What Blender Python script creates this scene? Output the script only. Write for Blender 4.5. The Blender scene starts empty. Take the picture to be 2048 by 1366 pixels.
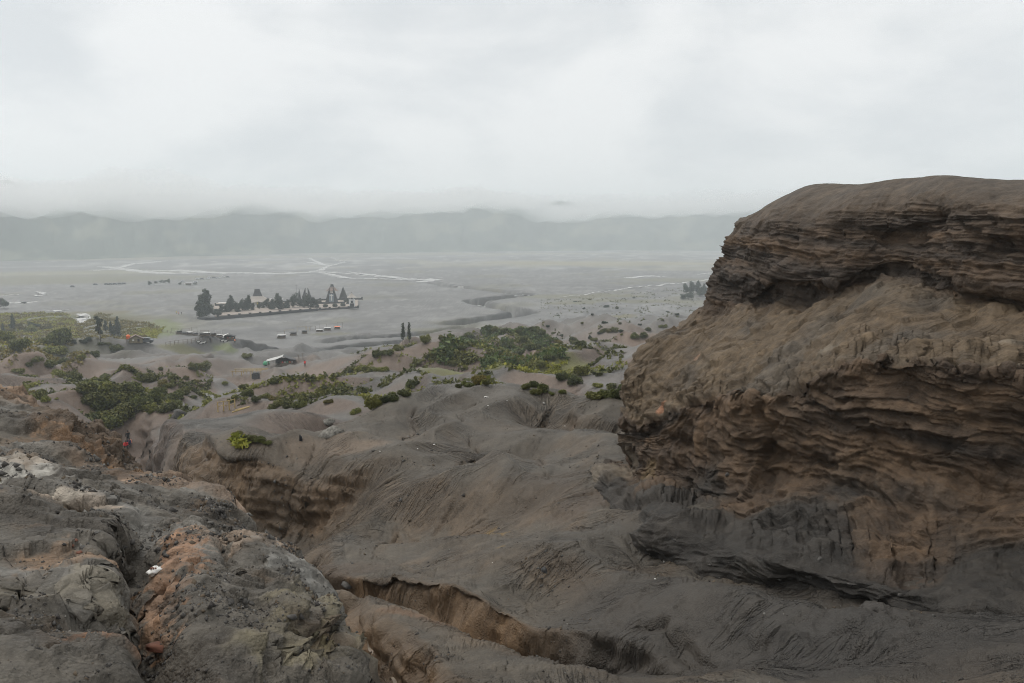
import bpy, math, random
import numpy as np

rng = np.random.default_rng(7)
random.seed(7)
sc = bpy.context.scene
COL = sc.collection

# ------------------------------------------------------------------ camera
CAMZ = 47.0                       # eye height above the sand plain (m)
FPX = 1607.0                      # focal length in pixels of the 2048 px wide photograph
PITCH = math.atan(208.0 / FPX)    # looking slightly down
cam_d = bpy.data.cameras.new('camera')
cam_d.sensor_width = 36.0
cam_d.lens = 36.0 * FPX / 2048.0
cam_d.clip_start = 0.1
cam_d.clip_end = 60000.0
cam = bpy.data.objects.new('camera', cam_d)
COL.objects.link(cam)
cam.location = (0, 0, CAMZ)
cam.rotation_euler = (math.pi / 2 - PITCH, 0, 0)
sc.camera = cam

# ------------------------------------------------------------------ sky
SUN_EL, SUN_AZ = math.radians(60), math.radians(-62)   # azimuth measured from +Y towards +X
world = bpy.data.worlds.new('World')
sc.world = world
world.use_nodes = True
wn, wl = world.node_tree.nodes, world.node_tree.links
wn.clear()
w_out = wn.new('ShaderNodeOutputWorld')
w_bg = wn.new('ShaderNodeBackground')
w_sky = wn.new('ShaderNodeTexSky')
w_sky.sky_type = 'NISHITA'
w_sky.sun_disc = False
w_sky.sun_elevation = SUN_EL
w_sky.sun_rotation = SUN_AZ
w_sky.altitude = 2200
w_scale = wn.new('ShaderNodeVectorMath'); w_scale.operation = 'SCALE'
w_scale.inputs['Scale'].default_value = 0.1
wl.new(w_sky.outputs['Color'], w_scale.inputs[0])
w_tc = wn.new('ShaderNodeTexCoord')
w_map = wn.new('ShaderNodeMapping')
w_map.inputs['Scale'].default_value = (1.0, 1.0, 2.1)
w_map.inputs['Location'].default_value = (3.1, 1.7, 0.4)
wl.new(w_tc.outputs['Generated'], w_map.inputs['Vector'])
w_n = wn.new('ShaderNodeTexNoise')
w_n.inputs['Scale'].default_value = 3.4
w_n.inputs['Detail'].default_value = 5.0
w_n.inputs['Roughness'].default_value = 0.52
w_n.inputs['Distortion'].default_value = 0.25
wl.new(w_map.outputs['Vector'], w_n.inputs['Vector'])
w_ramp = wn.new('ShaderNodeValToRGB')
w_ramp.color_ramp.interpolation = 'EASE'
w_ramp.color_ramp.elements[0].position = 0.36
w_ramp.color_ramp.elements[0].color = (0.665, 0.685, 0.692, 1)
w_ramp.color_ramp.elements[1].position = 0.60
w_ramp.color_ramp.elements[1].color = (0.84, 0.843, 0.832, 1)
wl.new(w_n.outputs['Fac'], w_ramp.inputs['Fac'])
w_mix = wn.new('ShaderNodeMix'); w_mix.data_type = 'RGBA'
w_mix.inputs['Factor'].default_value = 0.94            # a closed cloud deck; a trace of the sky behind
wl.new(w_scale.outputs[0], w_mix.inputs['A'])
wl.new(w_ramp.outputs['Color'], w_mix.inputs['B'])
wl.new(w_mix.outputs['Result'], w_bg.inputs['Color'])
w_bg.inputs['Strength'].default_value = 1.0
wl.new(w_bg.outputs['Background'], w_out.inputs['Surface'])

sun_d = bpy.data.lights.new('sun', 'SUN')
sun_d.energy = 1.5
sun_d.angle = math.radians(45)
sun_d.color = (1.0, 0.96, 0.9)
sun = bpy.data.objects.new('sun', sun_d)
COL.objects.link(sun)
sun.rotation_euler = (math.pi / 2 - SUN_EL, 0, math.pi - SUN_AZ)
sc.view_settings.view_transform = 'Standard'
sc.view_settings.look = 'None'
sc.view_settings.exposure = 0.2
sc.view_settings.gamma = 1.0
sc.cycles.use_denoising = True
sc.cycles.denoising_prefilter = 'FAST'
sc.cycles.filter_width = 1.0
sc.cycles.sample_clamp_indirect = 4.0
sc.cycles.max_bounces = 6
sc.cycles.diffuse_bounces = 3
sc.cycles.glossy_bounces = 2
sc.cycles.transparent_max_bounces = 12
sc.cycles.volume_bounces = 3
sc.cycles.caustics_reflective = False
sc.cycles.caustics_refractive = False

# ------------------------------------------------------------------ measuring helpers
CP, SP = math.cos(PITCH), math.sin(PITCH)

def at(px, py, D):
    """World point seen at photo pixel (px, py) at horizontal distance D metres."""
    a, b = (px - 1024.0) / FPX, (683.0 - py) / FPX
    x, y, z = a, CP + b * SP, -SP + b * CP
    k = D / math.hypot(x, y)
    return np.array((x * k, y * k, CAMZ + z * k))

def on_z(px, py, z=0.0):
    """World point seen at photo pixel (px, py) at height z."""
    a, b = (px - 1024.0) / FPX, (683.0 - py) / FPX
    x, y, zz = a, CP + b * SP, -SP + b * CP
    k = (z - CAMZ) / zz
    return np.array((x * k, y * k, z))

# ------------------------------------------------------------------ noise (numpy)
_perm = np.random.default_rng(11).permutation(256).astype(np.int32)
_perm = np.concatenate([_perm, _perm])
_g2 = np.array([(math.cos(a), math.sin(a)) for a in np.arange(16) * math.pi / 8], np.float32)
_g3 = np.array([(1,1,0),(-1,1,0),(1,-1,0),(-1,-1,0),(1,0,1),(-1,0,1),(1,0,-1),(-1,0,-1),
                (0,1,1),(0,-1,1),(0,1,-1),(0,-1,-1),(1,1,0),(-1,1,0),(0,-1,1),(0,-1,-1)], np.float32)

def perlin2(x, y, seed=0):
    x = np.asarray(x, np.float32); y = np.asarray(y, np.float32)
    xi = np.floor(x); yi = np.floor(y)
    fx = x - xi; fy = y - yi
    xi = (xi.astype(np.int32) + seed * 37) & 255; yi = (yi.astype(np.int32) + seed * 101) & 255
    u = fx * fx * fx * (fx * (fx * 6 - 15) + 10); v = fy * fy * fy * (fy * (fy * 6 - 15) + 10)
    def g(ix, iy, dx, dy):
        h = _perm[_perm[ix & 255] + (iy & 255)] & 15
        return _g2[h, 0] * dx + _g2[h, 1] * dy
    a = g(xi, yi, fx, fy); b = g(xi + 1, yi, fx - 1, fy)
    c = g(xi, yi + 1, fx, fy - 1); d = g(xi + 1, yi + 1, fx - 1, fy - 1)
    return 1.4 * ((a + u * (b - a)) * (1 - v) + (c + u * (d - c)) * v)

def perlin3(x, y, z, seed=0):
    x = np.asarray(x, np.float32); y = np.asarray(y, np.float32); z = np.asarray(z, np.float32)
    xi = np.floor(x); yi = np.floor(y); zi = np.floor(z)
    fx = x - xi; fy = y - yi; fz = z - zi
    xi = (xi.astype(np.int32) + seed * 37) & 255; yi = (yi.astype(np.int32) + seed * 101) & 255
    zi = (zi.astype(np.int32) + seed * 17) & 255
    s = lambda t: t * t * t * (t * (t * 6 - 15) + 10)
    u, v, w = s(fx), s(fy), s(fz)
    def g(i, j, k):
        h = _perm[_perm[_perm[(xi + i) & 255] + ((yi + j) & 255)] + ((zi + k) & 255)] & 15
        gg = _g3[h]
        return gg[..., 0] * (fx - i) + gg[..., 1] * (fy - j) + gg[..., 2] * (fz - k)
    def lay(k):
        a = g(0, 0, k); a += u * (g(1, 0, k) - a)
        b = g(0, 1, k); b += u * (g(1, 1, k) - b)
        return a + v * (b - a)
    a = lay(0)
    return a + w * (lay(1) - a)

def fbm2(x, y, o=4, seed=0, gain=0.5):
    t = 0; a = 1.0; n = 0
    for i in range(o):
        t = t + a * perlin2(x * 2 ** i, y * 2 ** i, seed + i); n += a; a *= gain
    return t / n

def fbm3(x, y, z, o=4, seed=0, gain=0.5, ridged=False):
    t = 0; a = 1.0; n = 0
    for i in range(o):
        p = perlin3(x * 2 ** i, y * 2 ** i, z * 2 ** i, seed + i)
        if ridged: p = 1 - 2 * np.abs(p)
        t = t + a * p; n += a; a *= gain
    return t / n

def worley(x, y, z, seed=0):
    """nearest of the jittered cell points: distance, a random number per cell, and the offset along a random tilt (facets)"""
    xi = np.floor(x - 0.5).astype(np.int32); yi = np.floor(y - 0.5).astype(np.int32); zi = np.floor(z - 0.5).astype(np.int32)
    best = np.full(x.shape, 9.0, np.float32); rnd = np.zeros(x.shape, np.float32); tilt = np.zeros(x.shape, np.float32)
    for i in (0, 1):
        for j in (0, 1):
            for k in (0, 1):
                h = _perm[_perm[_perm[(xi + i + seed * 31) & 255] + ((yi + j) & 255)] + ((zi + k) & 255)]
                h2 = _perm[h + 37]; h3 = _perm[h + 91]
                dx = (x - xi - i - 0.15 - h / 364.0).astype(np.float32); dy = (y - yi - j - 0.15 - h2 / 364.0).astype(np.float32); dz = (z - zi - k - 0.15 - h3 / 364.0).astype(np.float32)
                d = dx * dx + dy * dy + dz * dz
                u = d < best; best = np.where(u, d, best); rnd = np.where(u, h2 / 255.0, rnd)
                tilt = np.where(u, dx * (h / 128.0 - 1) + dy * (h2 / 128.0 - 1) + dz * (h3 / 128.0 - 1), tilt)
    return np.sqrt(best), rnd, tilt

def hash2(i, j):
    return _perm[_perm[i.astype(np.int32) & 255] + (j.astype(np.int32) & 255)] / 255.0

def sstep(a, b, x):
    t = np.clip((x - a) / (b - a), 0, 1)
    return t * t * (3 - 2 * t)

def blur(a, n, axis):
    """box blur, n cells each side, repeated twice"""
    for _ in range(2):
        p = np.pad(a, [(n + 1, n) if k == axis else (0, 0) for k in range(a.ndim)], mode='edge')
        c = np.cumsum(p, axis=axis, dtype=np.float64)
        hi = np.take(c, range(2 * n + 1, c.shape[axis]), axis=axis)
        lo = np.take(c, range(0, c.shape[axis] - 2 * n - 1), axis=axis)
        a = ((hi - lo) / (2 * n + 1)).astype(np.float32)
    return a

def bil(a, i, j):
    """bilinear lookup of grid a at float rows i, columns j"""
    i = np.clip(i, 0, a.shape[0] - 1.001); j = np.clip(j, 0, a.shape[1] - 1.001)
    i0 = i.astype(np.int32); j0 = j.astype(np.int32)
    fi = (i - i0).astype(np.float32); fj = (j - j0).astype(np.float32)
    f = a.reshape(-1); k = i0 * a.shape[1] + j0; w = a.shape[1]
    return (f[k] * (1 - fi) + f[k + w] * fi) * (1 - fj) + (f[k + 1] * (1 - fi) + f[k + w + 1] * fi) * fj

# ------------------------------------------------------------------ mesh / object helpers
def link(name, data, mat=None, parent=None, label=None, category=None, group=None, kind=None, loc=None):
    o = bpy.data.objects.new(name, data)
    COL.objects.link(o)
    if mat is not None and data is not None and len(data.materials) == 0:
        data.materials.append(mat)
    if parent is not None: o.parent = parent
    if loc is not None: o.location = loc
    tag(o, label, category, group, kind)
    return o

def tag(o, label=None, category=None, group=None, kind=None):
    if label: o['label'] = label
    if category: o['category'] = category
    if group: o['group'] = group
    if kind: o['kind'] = kind

def empty(name, loc, rz=0.0, **kw):
    o = bpy.data.objects.new(name, None)
    COL.objects.link(o)
    o.location = loc; o.rotation_euler = (0, 0, rz)
    tag(o, **kw)
    return o

def np_mesh(name, V, F, colors=None, smooth=True, extra=None):
    """V (n,3), F (m,3|4) ints; colors (n,3) per vertex"""
    me = bpy.data.meshes.new(name)
    V = np.ascontiguousarray(V, np.float32); F = np.ascontiguousarray(F, np.int32)
    m, k = F.shape
    me.vertices.add(len(V)); me.vertices.foreach_set('co', V.ravel())
    me.loops.add(m * k); me.loops.foreach_set('vertex_index', F.ravel())
    me.polygons.add(m)
    me.polygons.foreach_set('loop_start', np.arange(0, m * k, k, dtype=np.int32))
    if smooth: me.polygons.foreach_set('use_smooth', np.ones(m, bool))
    me.update(calc_edges=True)
    if colors is not None:
        at_ = me.attributes.new('Col', 'FLOAT_COLOR', 'POINT')
        c4 = np.ones((len(V), 4), np.float32); c4[:, :3] = colors
        at_.data.foreach_set('color', c4.ravel())
    for nm, arr in (extra or {}).items():
        if np.ndim(arr) == 2 and np.shape(arr)[1] == 3:
            a_ = me.attributes.new(nm, 'FLOAT_VECTOR', 'POINT')
            a_.data.foreach_set('vector', np.ascontiguousarray(arr, np.float32).ravel()); continue
        a_ = me.attributes.new(nm, 'FLOAT', 'POINT')
        a_.data.foreach_set('value', np.ascontiguousarray(arr, np.float32).ravel())
    return me

def grid_faces(nr, nc):
    i = np.arange(nr - 1)[:, None] * nc + np.arange(nc - 1)[None, :]
    return np.stack([i, i + 1, i + nc + 1, i + nc], -1).reshape(-1, 4)

def grid_normals(P):
    du = np.gradient(P, axis=1); dv = np.gradient(P, axis=0)
    n = np.cross(du, dv)
    return n / (np.linalg.norm(n, axis=-1, keepdims=True) + 1e-9)

class MB:
    """small mesh builder: boxes, bars, prisms, lathes"""
    def __init__(s): s.v = []; s.f = []
    def add(s, vs, fs):
        b = len(s.v); s.v += [tuple(map(float, p)) for p in vs]; s.f += [tuple(b + i for i in f) for f in fs]
        return s
    def box(s, c, size, rz=0.0, taper=1.0):
        cx, cy, cz = c; sx, sy, sz = (k / 2 for k in size); ca, sa = math.cos(rz), math.sin(rz)
        vs = []
        for dz, t in ((-sz, 1.0), (sz, taper)):
            for dx, dy in ((-sx, -sy), (sx, -sy), (sx, sy), (-sx, sy)):
                dx *= t; dy *= t
                vs.append((cx + dx * ca - dy * sa, cy + dx * sa + dy * ca, cz + dz))
        return s.add(vs, [(3,2,1,0),(4,5,6,7),(0,1,5,4),(1,2,6,5),(2,3,7,6),(3,0,4,7)])
    def bar(s, p, q, r, r2=None, n=6):
        p = np.array(p, float); q = np.array(q, float); r2 = r if r2 is None else r2
        d = q - p; d /= np.linalg.norm(d) + 1e-9
        a = np.cross(d, (0, 0, 1.0) if abs(d[2]) < 0.9 else (1.0, 0, 0)); a /= np.linalg.norm(a); b = np.cross(d, a)
        vs = []
        for c, rr in ((p, r), (q, r2)):
            for k in range(n):
                t = 2 * math.pi * k / n
                vs.append(c + rr * (math.cos(t) * a + math.sin(t) * b))
        fs = [tuple(range(n))[::-1], tuple(range(n, 2 * n))] + [(k, (k + 1) % n, n + (k + 1) % n, n + k) for k in range(n)]
        return s.add(vs, fs)
    def lathe(s, c, prof, n=12, sx=1.0, sy=1.0, rz=0.0, square=False):
        """prof: list of (radius, z); square True gives a 4-sided (pyramidal) body"""
        if square: n = 4; rz += math.pi / 4
        vs = []
        for r, z in prof:
            for k in range(n):
                t = 2 * math.pi * k / n + rz if not square else 2 * math.pi * k / n + math.pi / 4
                x, y = r * math.cos(t) * sx, r * math.sin(t) * sy
                if square:
                    q = rz - math.pi / 4
                    x, y = x * math.cos(q) - y * math.sin(q), x * math.sin(q) + y * math.cos(q)
                vs.append((c[0] + x, c[1] + y, c[2] + z))
        fs = []
        for i in range(len(prof) - 1):
            for k in range(n):
                fs.append((i * n + k, i * n + (k + 1) % n, (i + 1) * n + (k + 1) % n, (i + 1) * n + k))
        fs.append(tuple(range(n))[::-1]); fs.append(tuple((len(prof) - 1) * n + k for k in range(n)))
        return s.add(vs, fs)
    def prism(s, poly, y0, y1):
        """poly of (x, z) extruded along y"""
        n = len(poly)
        vs = [(x, y0, z) for x, z in poly] + [(x, y1, z) for x, z in poly]
        return s.add(vs, [tuple(range(n)), tuple(range(n, 2 * n))[::-1]] + [(k, n + k, n + (k + 1) % n, (k + 1) % n) for k in range(n)])
    def mesh(s, name, smooth=False):
        me = bpy.data.meshes.new(name)
        me.from_pydata(s.v, [], s.f); me.update()
        if smooth: me.polygons.foreach_set('use_smooth', [True] * len(me.polygons))
        return me
    def build(s, name, mat, parent=None, smooth=False, **kw):
        return link(name, s.mesh(name, smooth), mat, parent, **kw)
# ------------------------------------------------------------------ materials
def new_mat(name):
    m = bpy.data.materials.new(name); m.use_nodes = True
    n, l = m.node_tree.nodes, m.node_tree.links
    b = n.get('Principled BSDF')
    return m, n, l, b

def flat_mat(name, color, rough=0.7, var=0.25, scale=3.0, spec=0.4, metal=0.0):
    m, n, l, b = new_mat(name)
    tc = n.new('ShaderNodeTexCoord'); no = n.new('ShaderNodeTexNoise')
    no.inputs['Scale'].default_value = scale; no.inputs['Detail'].default_value = 4
    l.new(tc.outputs['Object'], no.inputs['Vector'])
    mp = n.new('ShaderNodeMapRange'); mp.inputs[1].default_value = 0.3; mp.inputs[2].default_value = 0.7
    mp.inputs[3].default_value = 1 - var; mp.inputs[4].default_value = 1 + var
    l.new(no.outputs['Fac'], mp.inputs[0])
    mx = n.new('ShaderNodeMix'); mx.data_type = 'RGBA'; mx.blend_type = 'MULTIPLY'
    mx.inputs['Factor'].default_value = 1.0; mx.inputs['A'].default_value = (*color, 1)
    l.new(mp.outputs[0], mx.inputs['B']); l.new(mx.outputs['Result'], b.inputs['Base Color'])
    b.inputs['Roughness'].default_value = rough; b.inputs['Specular IOR Level'].default_value = spec
    b.inputs['Metallic'].default_value = metal
    return m

def terrain_mat(name, rough=0.72, spec=0.35, fine=9.0, fvar=0.22, b1=0.05, b2=0.012, grit=0.0, sc_bump=2.2, rills=0.0, layers=0.0):
    """colour from the vertex attribute Col times fine grain; two scales of bump"""
    m, n, l, b = new_mat(name)
    att = n.new('ShaderNodeAttribute'); att.attribute_name = 'Col'
    geo = n.new('ShaderNodeNewGeometry')
    n1 = n.new('ShaderNodeTexNoise'); n1.inputs['Scale'].default_value = fine; n1.inputs['Detail'].default_value = 7; n1.inputs['Roughness'].default_value = 0.65
    l.new(geo.outputs['Position'], n1.inputs['Vector'])
    mp = n.new('ShaderNodeMapRange'); mp.inputs[1].default_value = 0.28; mp.inputs[2].default_value = 0.72
    mp.inputs[3].default_value = 1 - fvar; mp.inputs[4].default_value = 1 + fvar
    l.new(n1.outputs['Fac'], mp.inputs[0])
    mx = n.new('ShaderNodeMix'); mx.data_type = 'RGBA'; mx.blend_type = 'MULTIPLY'; mx.inputs['Factor'].default_value = 1.0
    l.new(att.outputs['Color'], mx.inputs['A']); l.new(mp.outputs[0], mx.inputs['B'])
    last = mx.outputs['Result']
    if grit:
        vo = n.new('ShaderNodeTexNoise'); vo.inputs['Scale'].default_value = 70.0; vo.inputs['Detail'].default_value = 2
        l.new(geo.outputs['Position'], vo.inputs['Vector'])
        gp = n.new('ShaderNodeMapRange'); gp.inputs[1].default_value = 0.6; gp.inputs[2].default_value = 0.78
        gp.inputs[3].default_value = 0; gp.inputs[4].default_value = grit
        l.new(vo.outputs['Fac'], gp.inputs[0])
        m2 = n.new('ShaderNodeMix'); m2.data_type = 'RGBA'
        m2.inputs['B'].default_value = (0.26, 0.24, 0.21, 1)
        l.new(gp.outputs[0], m2.inputs['Factor']); l.new(last, m2.inputs['A'])
        last = m2.outputs['Result']
    b.inputs['Roughness'].default_value = rough
    b.inputs['Specular IOR Level'].default_value = spec
    def math_(op, a, c=None, v=None, v0=None, clamp=False):
        q = n.new('ShaderNodeMath'); q.operation = op; q.use_clamp = clamp
        if a is not None: l.new(a, q.inputs[0])
        if v0 is not None: q.inputs[0].default_value = v0
        if c is not None: l.new(c, q.inputs[1])
        elif v is not None: q.inputs[1].default_value = v
        return q.outputs[0]
    prev = None
    def bump_(h, dist):
        nonlocal prev
        q = n.new('ShaderNodeBump'); q.inputs['Strength'].default_value = 1.0; q.inputs['Distance'].default_value = dist
        l.new(h, q.inputs['Height'])
        if prev is not None: l.new(prev, q.inputs['Normal'])
        prev = q.outputs['Normal']
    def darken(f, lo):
        # darker at low values; along the rills this paints crease shade into the colour
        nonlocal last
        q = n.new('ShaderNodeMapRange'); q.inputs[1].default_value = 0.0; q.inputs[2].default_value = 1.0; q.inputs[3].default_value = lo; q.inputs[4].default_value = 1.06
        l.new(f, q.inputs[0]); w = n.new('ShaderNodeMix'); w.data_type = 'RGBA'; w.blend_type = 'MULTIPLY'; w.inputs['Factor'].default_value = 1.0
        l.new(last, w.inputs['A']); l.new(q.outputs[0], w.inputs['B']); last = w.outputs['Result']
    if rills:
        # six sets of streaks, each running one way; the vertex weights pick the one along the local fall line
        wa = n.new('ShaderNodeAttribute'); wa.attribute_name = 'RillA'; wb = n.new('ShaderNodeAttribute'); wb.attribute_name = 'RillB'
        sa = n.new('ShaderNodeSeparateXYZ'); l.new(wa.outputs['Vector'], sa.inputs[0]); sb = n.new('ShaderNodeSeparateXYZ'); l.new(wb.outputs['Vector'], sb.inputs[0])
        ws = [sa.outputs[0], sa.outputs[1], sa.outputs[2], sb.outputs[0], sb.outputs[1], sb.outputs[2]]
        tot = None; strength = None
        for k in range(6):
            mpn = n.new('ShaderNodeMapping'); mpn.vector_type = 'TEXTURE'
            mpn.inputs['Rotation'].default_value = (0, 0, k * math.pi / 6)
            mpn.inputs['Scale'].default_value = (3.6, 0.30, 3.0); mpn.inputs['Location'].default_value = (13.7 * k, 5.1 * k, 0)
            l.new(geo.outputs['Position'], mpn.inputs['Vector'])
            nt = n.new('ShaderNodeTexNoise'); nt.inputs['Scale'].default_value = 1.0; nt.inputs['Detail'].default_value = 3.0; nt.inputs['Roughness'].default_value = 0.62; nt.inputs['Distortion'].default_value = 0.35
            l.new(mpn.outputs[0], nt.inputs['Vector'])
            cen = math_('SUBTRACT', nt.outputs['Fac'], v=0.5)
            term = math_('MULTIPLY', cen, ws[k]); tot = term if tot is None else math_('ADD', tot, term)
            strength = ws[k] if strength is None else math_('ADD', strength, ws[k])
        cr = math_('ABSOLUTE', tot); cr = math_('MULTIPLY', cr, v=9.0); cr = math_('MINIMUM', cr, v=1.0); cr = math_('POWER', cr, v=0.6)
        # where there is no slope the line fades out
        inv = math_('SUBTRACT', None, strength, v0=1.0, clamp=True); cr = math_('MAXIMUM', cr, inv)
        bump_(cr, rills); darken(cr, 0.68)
    if layers:
        la = n.new('ShaderNodeAttribute'); la.attribute_name = 'Lay'; lw = n.new('ShaderNodeAttribute'); lw.attribute_name = 'LayW'
        sl_ = n.new('ShaderNodeSeparateXYZ'); l.new(lw.outputs['Vector'], sl_.inputs[0])
        vs = n.new('ShaderNodeVectorMath'); vs.operation = 'MULTIPLY'; vs.inputs[1].default_value = (0.55, 9.0, 1.0); l.new(la.outputs['Vector'], vs.inputs[0])
        nt = n.new('ShaderNodeTexNoise'); nt.inputs['Scale'].default_value = 1.0; nt.inputs['Detail'].default_value = 5.0; nt.inputs['Roughness'].default_value = 0.6; nt.inputs['Distortion'].default_value = 0.5
        l.new(vs.outputs[0], nt.inputs['Vector'])
        h_ = math_('MULTIPLY', nt.outputs['Fac'], sl_.outputs[0]); bump_(h_, layers)
        vs2 = n.new('ShaderNodeVectorMath'); vs2.operation = 'MULTIPLY'; vs2.inputs[1].default_value = (4.0, 0.35, 1.0); l.new(la.outputs['Vector'], vs2.inputs[0])
        # the third component carries the across-rill coordinate of the ash bench
        sx_ = n.new('ShaderNodeSeparateXYZ'); l.new(la.outputs['Vector'], sx_.inputs[0])
        cb = n.new('ShaderNodeCombineXYZ'); u_ = math_('MULTIPLY', sx_.outputs[2], v=2.4); v_ = math_('MULTIPLY', sx_.outputs[1], v=0.5); l.new(u_, cb.inputs[0]); l.new(v_, cb.inputs[1])
        nt2 = n.new('ShaderNodeTexNoise'); nt2.inputs['Scale'].default_value = 1.0; nt2.inputs['Detail'].default_value = 4.0; nt2.inputs['Roughness'].default_value = 0.6; nt2.inputs['Distortion'].default_value = 1.3
        l.new(cb.outputs[0], nt2.inputs['Vector'])
        cr = math_('SUBTRACT', nt2.outputs['Fac'], v=0.5); cr = math_('ABSOLUTE', cr); cr = math_('MULTIPLY', cr, v=9.0); cr = math_('MINIMUM', cr, v=1.0)
        hb_ = math_('MULTIPLY', cr, sl_.outputs[1]); bump_(hb_, layers * 0.12)
        lt_ = n.new('ShaderNodeMapRange'); lt_.inputs[1].default_value = 0.36; lt_.inputs[2].default_value = 0.64; l.new(nt.outputs['Fac'], lt_.inputs[0])
        inv = math_('SUBTRACT', None, sl_.outputs[0], v0=1.0, clamp=True); darken(math_('MAXIMUM', lt_.outputs[0], inv), 0.7)
    l.new(last, b.inputs['Base Color'])
    if grit:
        vg = n.new('ShaderNodeTexVoronoi'); vg.inputs['Scale'].default_value = 38.0; l.new(geo.outputs['Position'], vg.inputs['Vector'])
        pm = n.new('ShaderNodeTexNoise'); pm.inputs['Scale'].default_value = 2.3; pm.inputs['Detail'].default_value = 3; l.new(geo.outputs['Position'], pm.inputs['Vector'])
        pr = n.new('ShaderNodeMapRange'); pr.inputs[1].default_value = 0.42; pr.inputs[2].default_value = 0.62; l.new(pm.outputs['Fac'], pr.inputs[0])
        iv = math_('SUBTRACT', None, vg.outputs['Distance'], v0=1.0); bump_(math_('MULTIPLY', iv, pr.outputs[0]), 0.016)
    bn = n.new('ShaderNodeTexNoise'); bn.inputs['Scale'].default_value = sc_bump; bn.inputs['Detail'].default_value = 9; bn.inputs['Roughness'].default_value = 0.6
    l.new(geo.outputs['Position'], bn.inputs['Vector'])
    bu = n.new('ShaderNodeBump'); bu.inputs['Strength'].default_value = 1.0; bu.inputs['Distance'].default_value = b1
    l.new(bn.outputs['Fac'], bu.inputs['Height'])
    if prev is not None: l.new(prev, bu.inputs['Normal'])
    bn2 = n.new('ShaderNodeTexNoise'); bn2.inputs['Scale'].default_value = 26.0; bn2.inputs['Detail'].default_value = 4
    l.new(geo.outputs['Position'], bn2.inputs['Vector'])
    bu2 = n.new('ShaderNodeBump'); bu2.inputs['Strength'].default_value = 1.0; bu2.inputs['Distance'].default_value = b2
    l.new(bn2.outputs['Fac'], bu2.inputs['Height']); l.new(bu.outputs['Normal'], bu2.inputs['Normal'])
    l.new(bu2.outputs['Normal'], b.inputs['Normal'])
    return m

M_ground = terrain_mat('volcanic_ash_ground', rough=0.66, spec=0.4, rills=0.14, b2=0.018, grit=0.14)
M_rock = terrain_mat('layered_tuff_rock', rough=0.72, spec=0.35, fine=6.0, fvar=0.3, b1=0.07, b2=0.02, sc_bump=3.0, layers=0.16)
M_plainrock = terrain_mat('rubble_rock', rough=0.72, spec=0.35, fine=6.0, fvar=0.3)
M_mound = terrain_mat('ash_mound_rock', rough=0.75, spec=0.35, fine=10.0, fvar=0.3, b1=0.035, b2=0.02, grit=0.35, sc_bump=5.0)

def leaf_mat(name, c1, c2, rough=0.55, scale=0.9):
    m, n, l, b = new_mat(name)
    geo = n.new('ShaderNodeNewGeometry'); oi = n.new('ShaderNodeObjectInfo')
    no = n.new('ShaderNodeTexNoise'); no.inputs['Scale'].default_value = scale; no.inputs['Detail'].default_value = 3
    l.new(geo.outputs['Position'], no.inputs['Vector'])
    ad = n.new('ShaderNodeMath'); ad.operation = 'MULTIPLY_ADD'; ad.inputs[1].default_value = 0.5
    l.new(geo.outputs['Random Per Island'], ad.inputs[0]); l.new(no.outputs['Fac'], ad.inputs[2])
    ad2 = n.new('ShaderNodeMath'); ad2.operation = 'MULTIPLY_ADD'; ad2.inputs[1].default_value = 0.35; 
    l.new(oi.outputs['Random'], ad2.inputs[0]); l.new(ad.outputs[0], ad2.inputs[2])
    rp = n.new('ShaderNodeMapRange'); rp.inputs[1].default_value = 0.55; rp.inputs[2].default_value = 1.25
    l.new(ad2.outputs[0], rp.inputs[0])
    mx = n.new('ShaderNodeMix'); mx.data_type = 'RGBA'
    mx.inputs['A'].default_value = (*c1, 1); mx.inputs['B'].default_value = (*c2, 1)
    l.new(rp.outputs[0], mx.inputs['Factor']); l.new(mx.outputs['Result'], b.inputs['Base Color'])
    b.inputs['Roughness'].default_value = rough; b.inputs['Specular IOR Level'].default_value = 0.3
    tr = n.new('ShaderNodeBsdfTranslucent'); l.new(mx.outputs['Result'], tr.inputs['Color'])
    ms = n.new('ShaderNodeMixShader'); ms.inputs[0].default_value = 0.25
    out = n.get('Material Output')
    l.new(b.outputs[0], ms.inputs[1]); l.new(tr.outputs[0], ms.inputs[2]); l.new(ms.outputs[0], out.inputs['Surface'])
    return m
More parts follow.
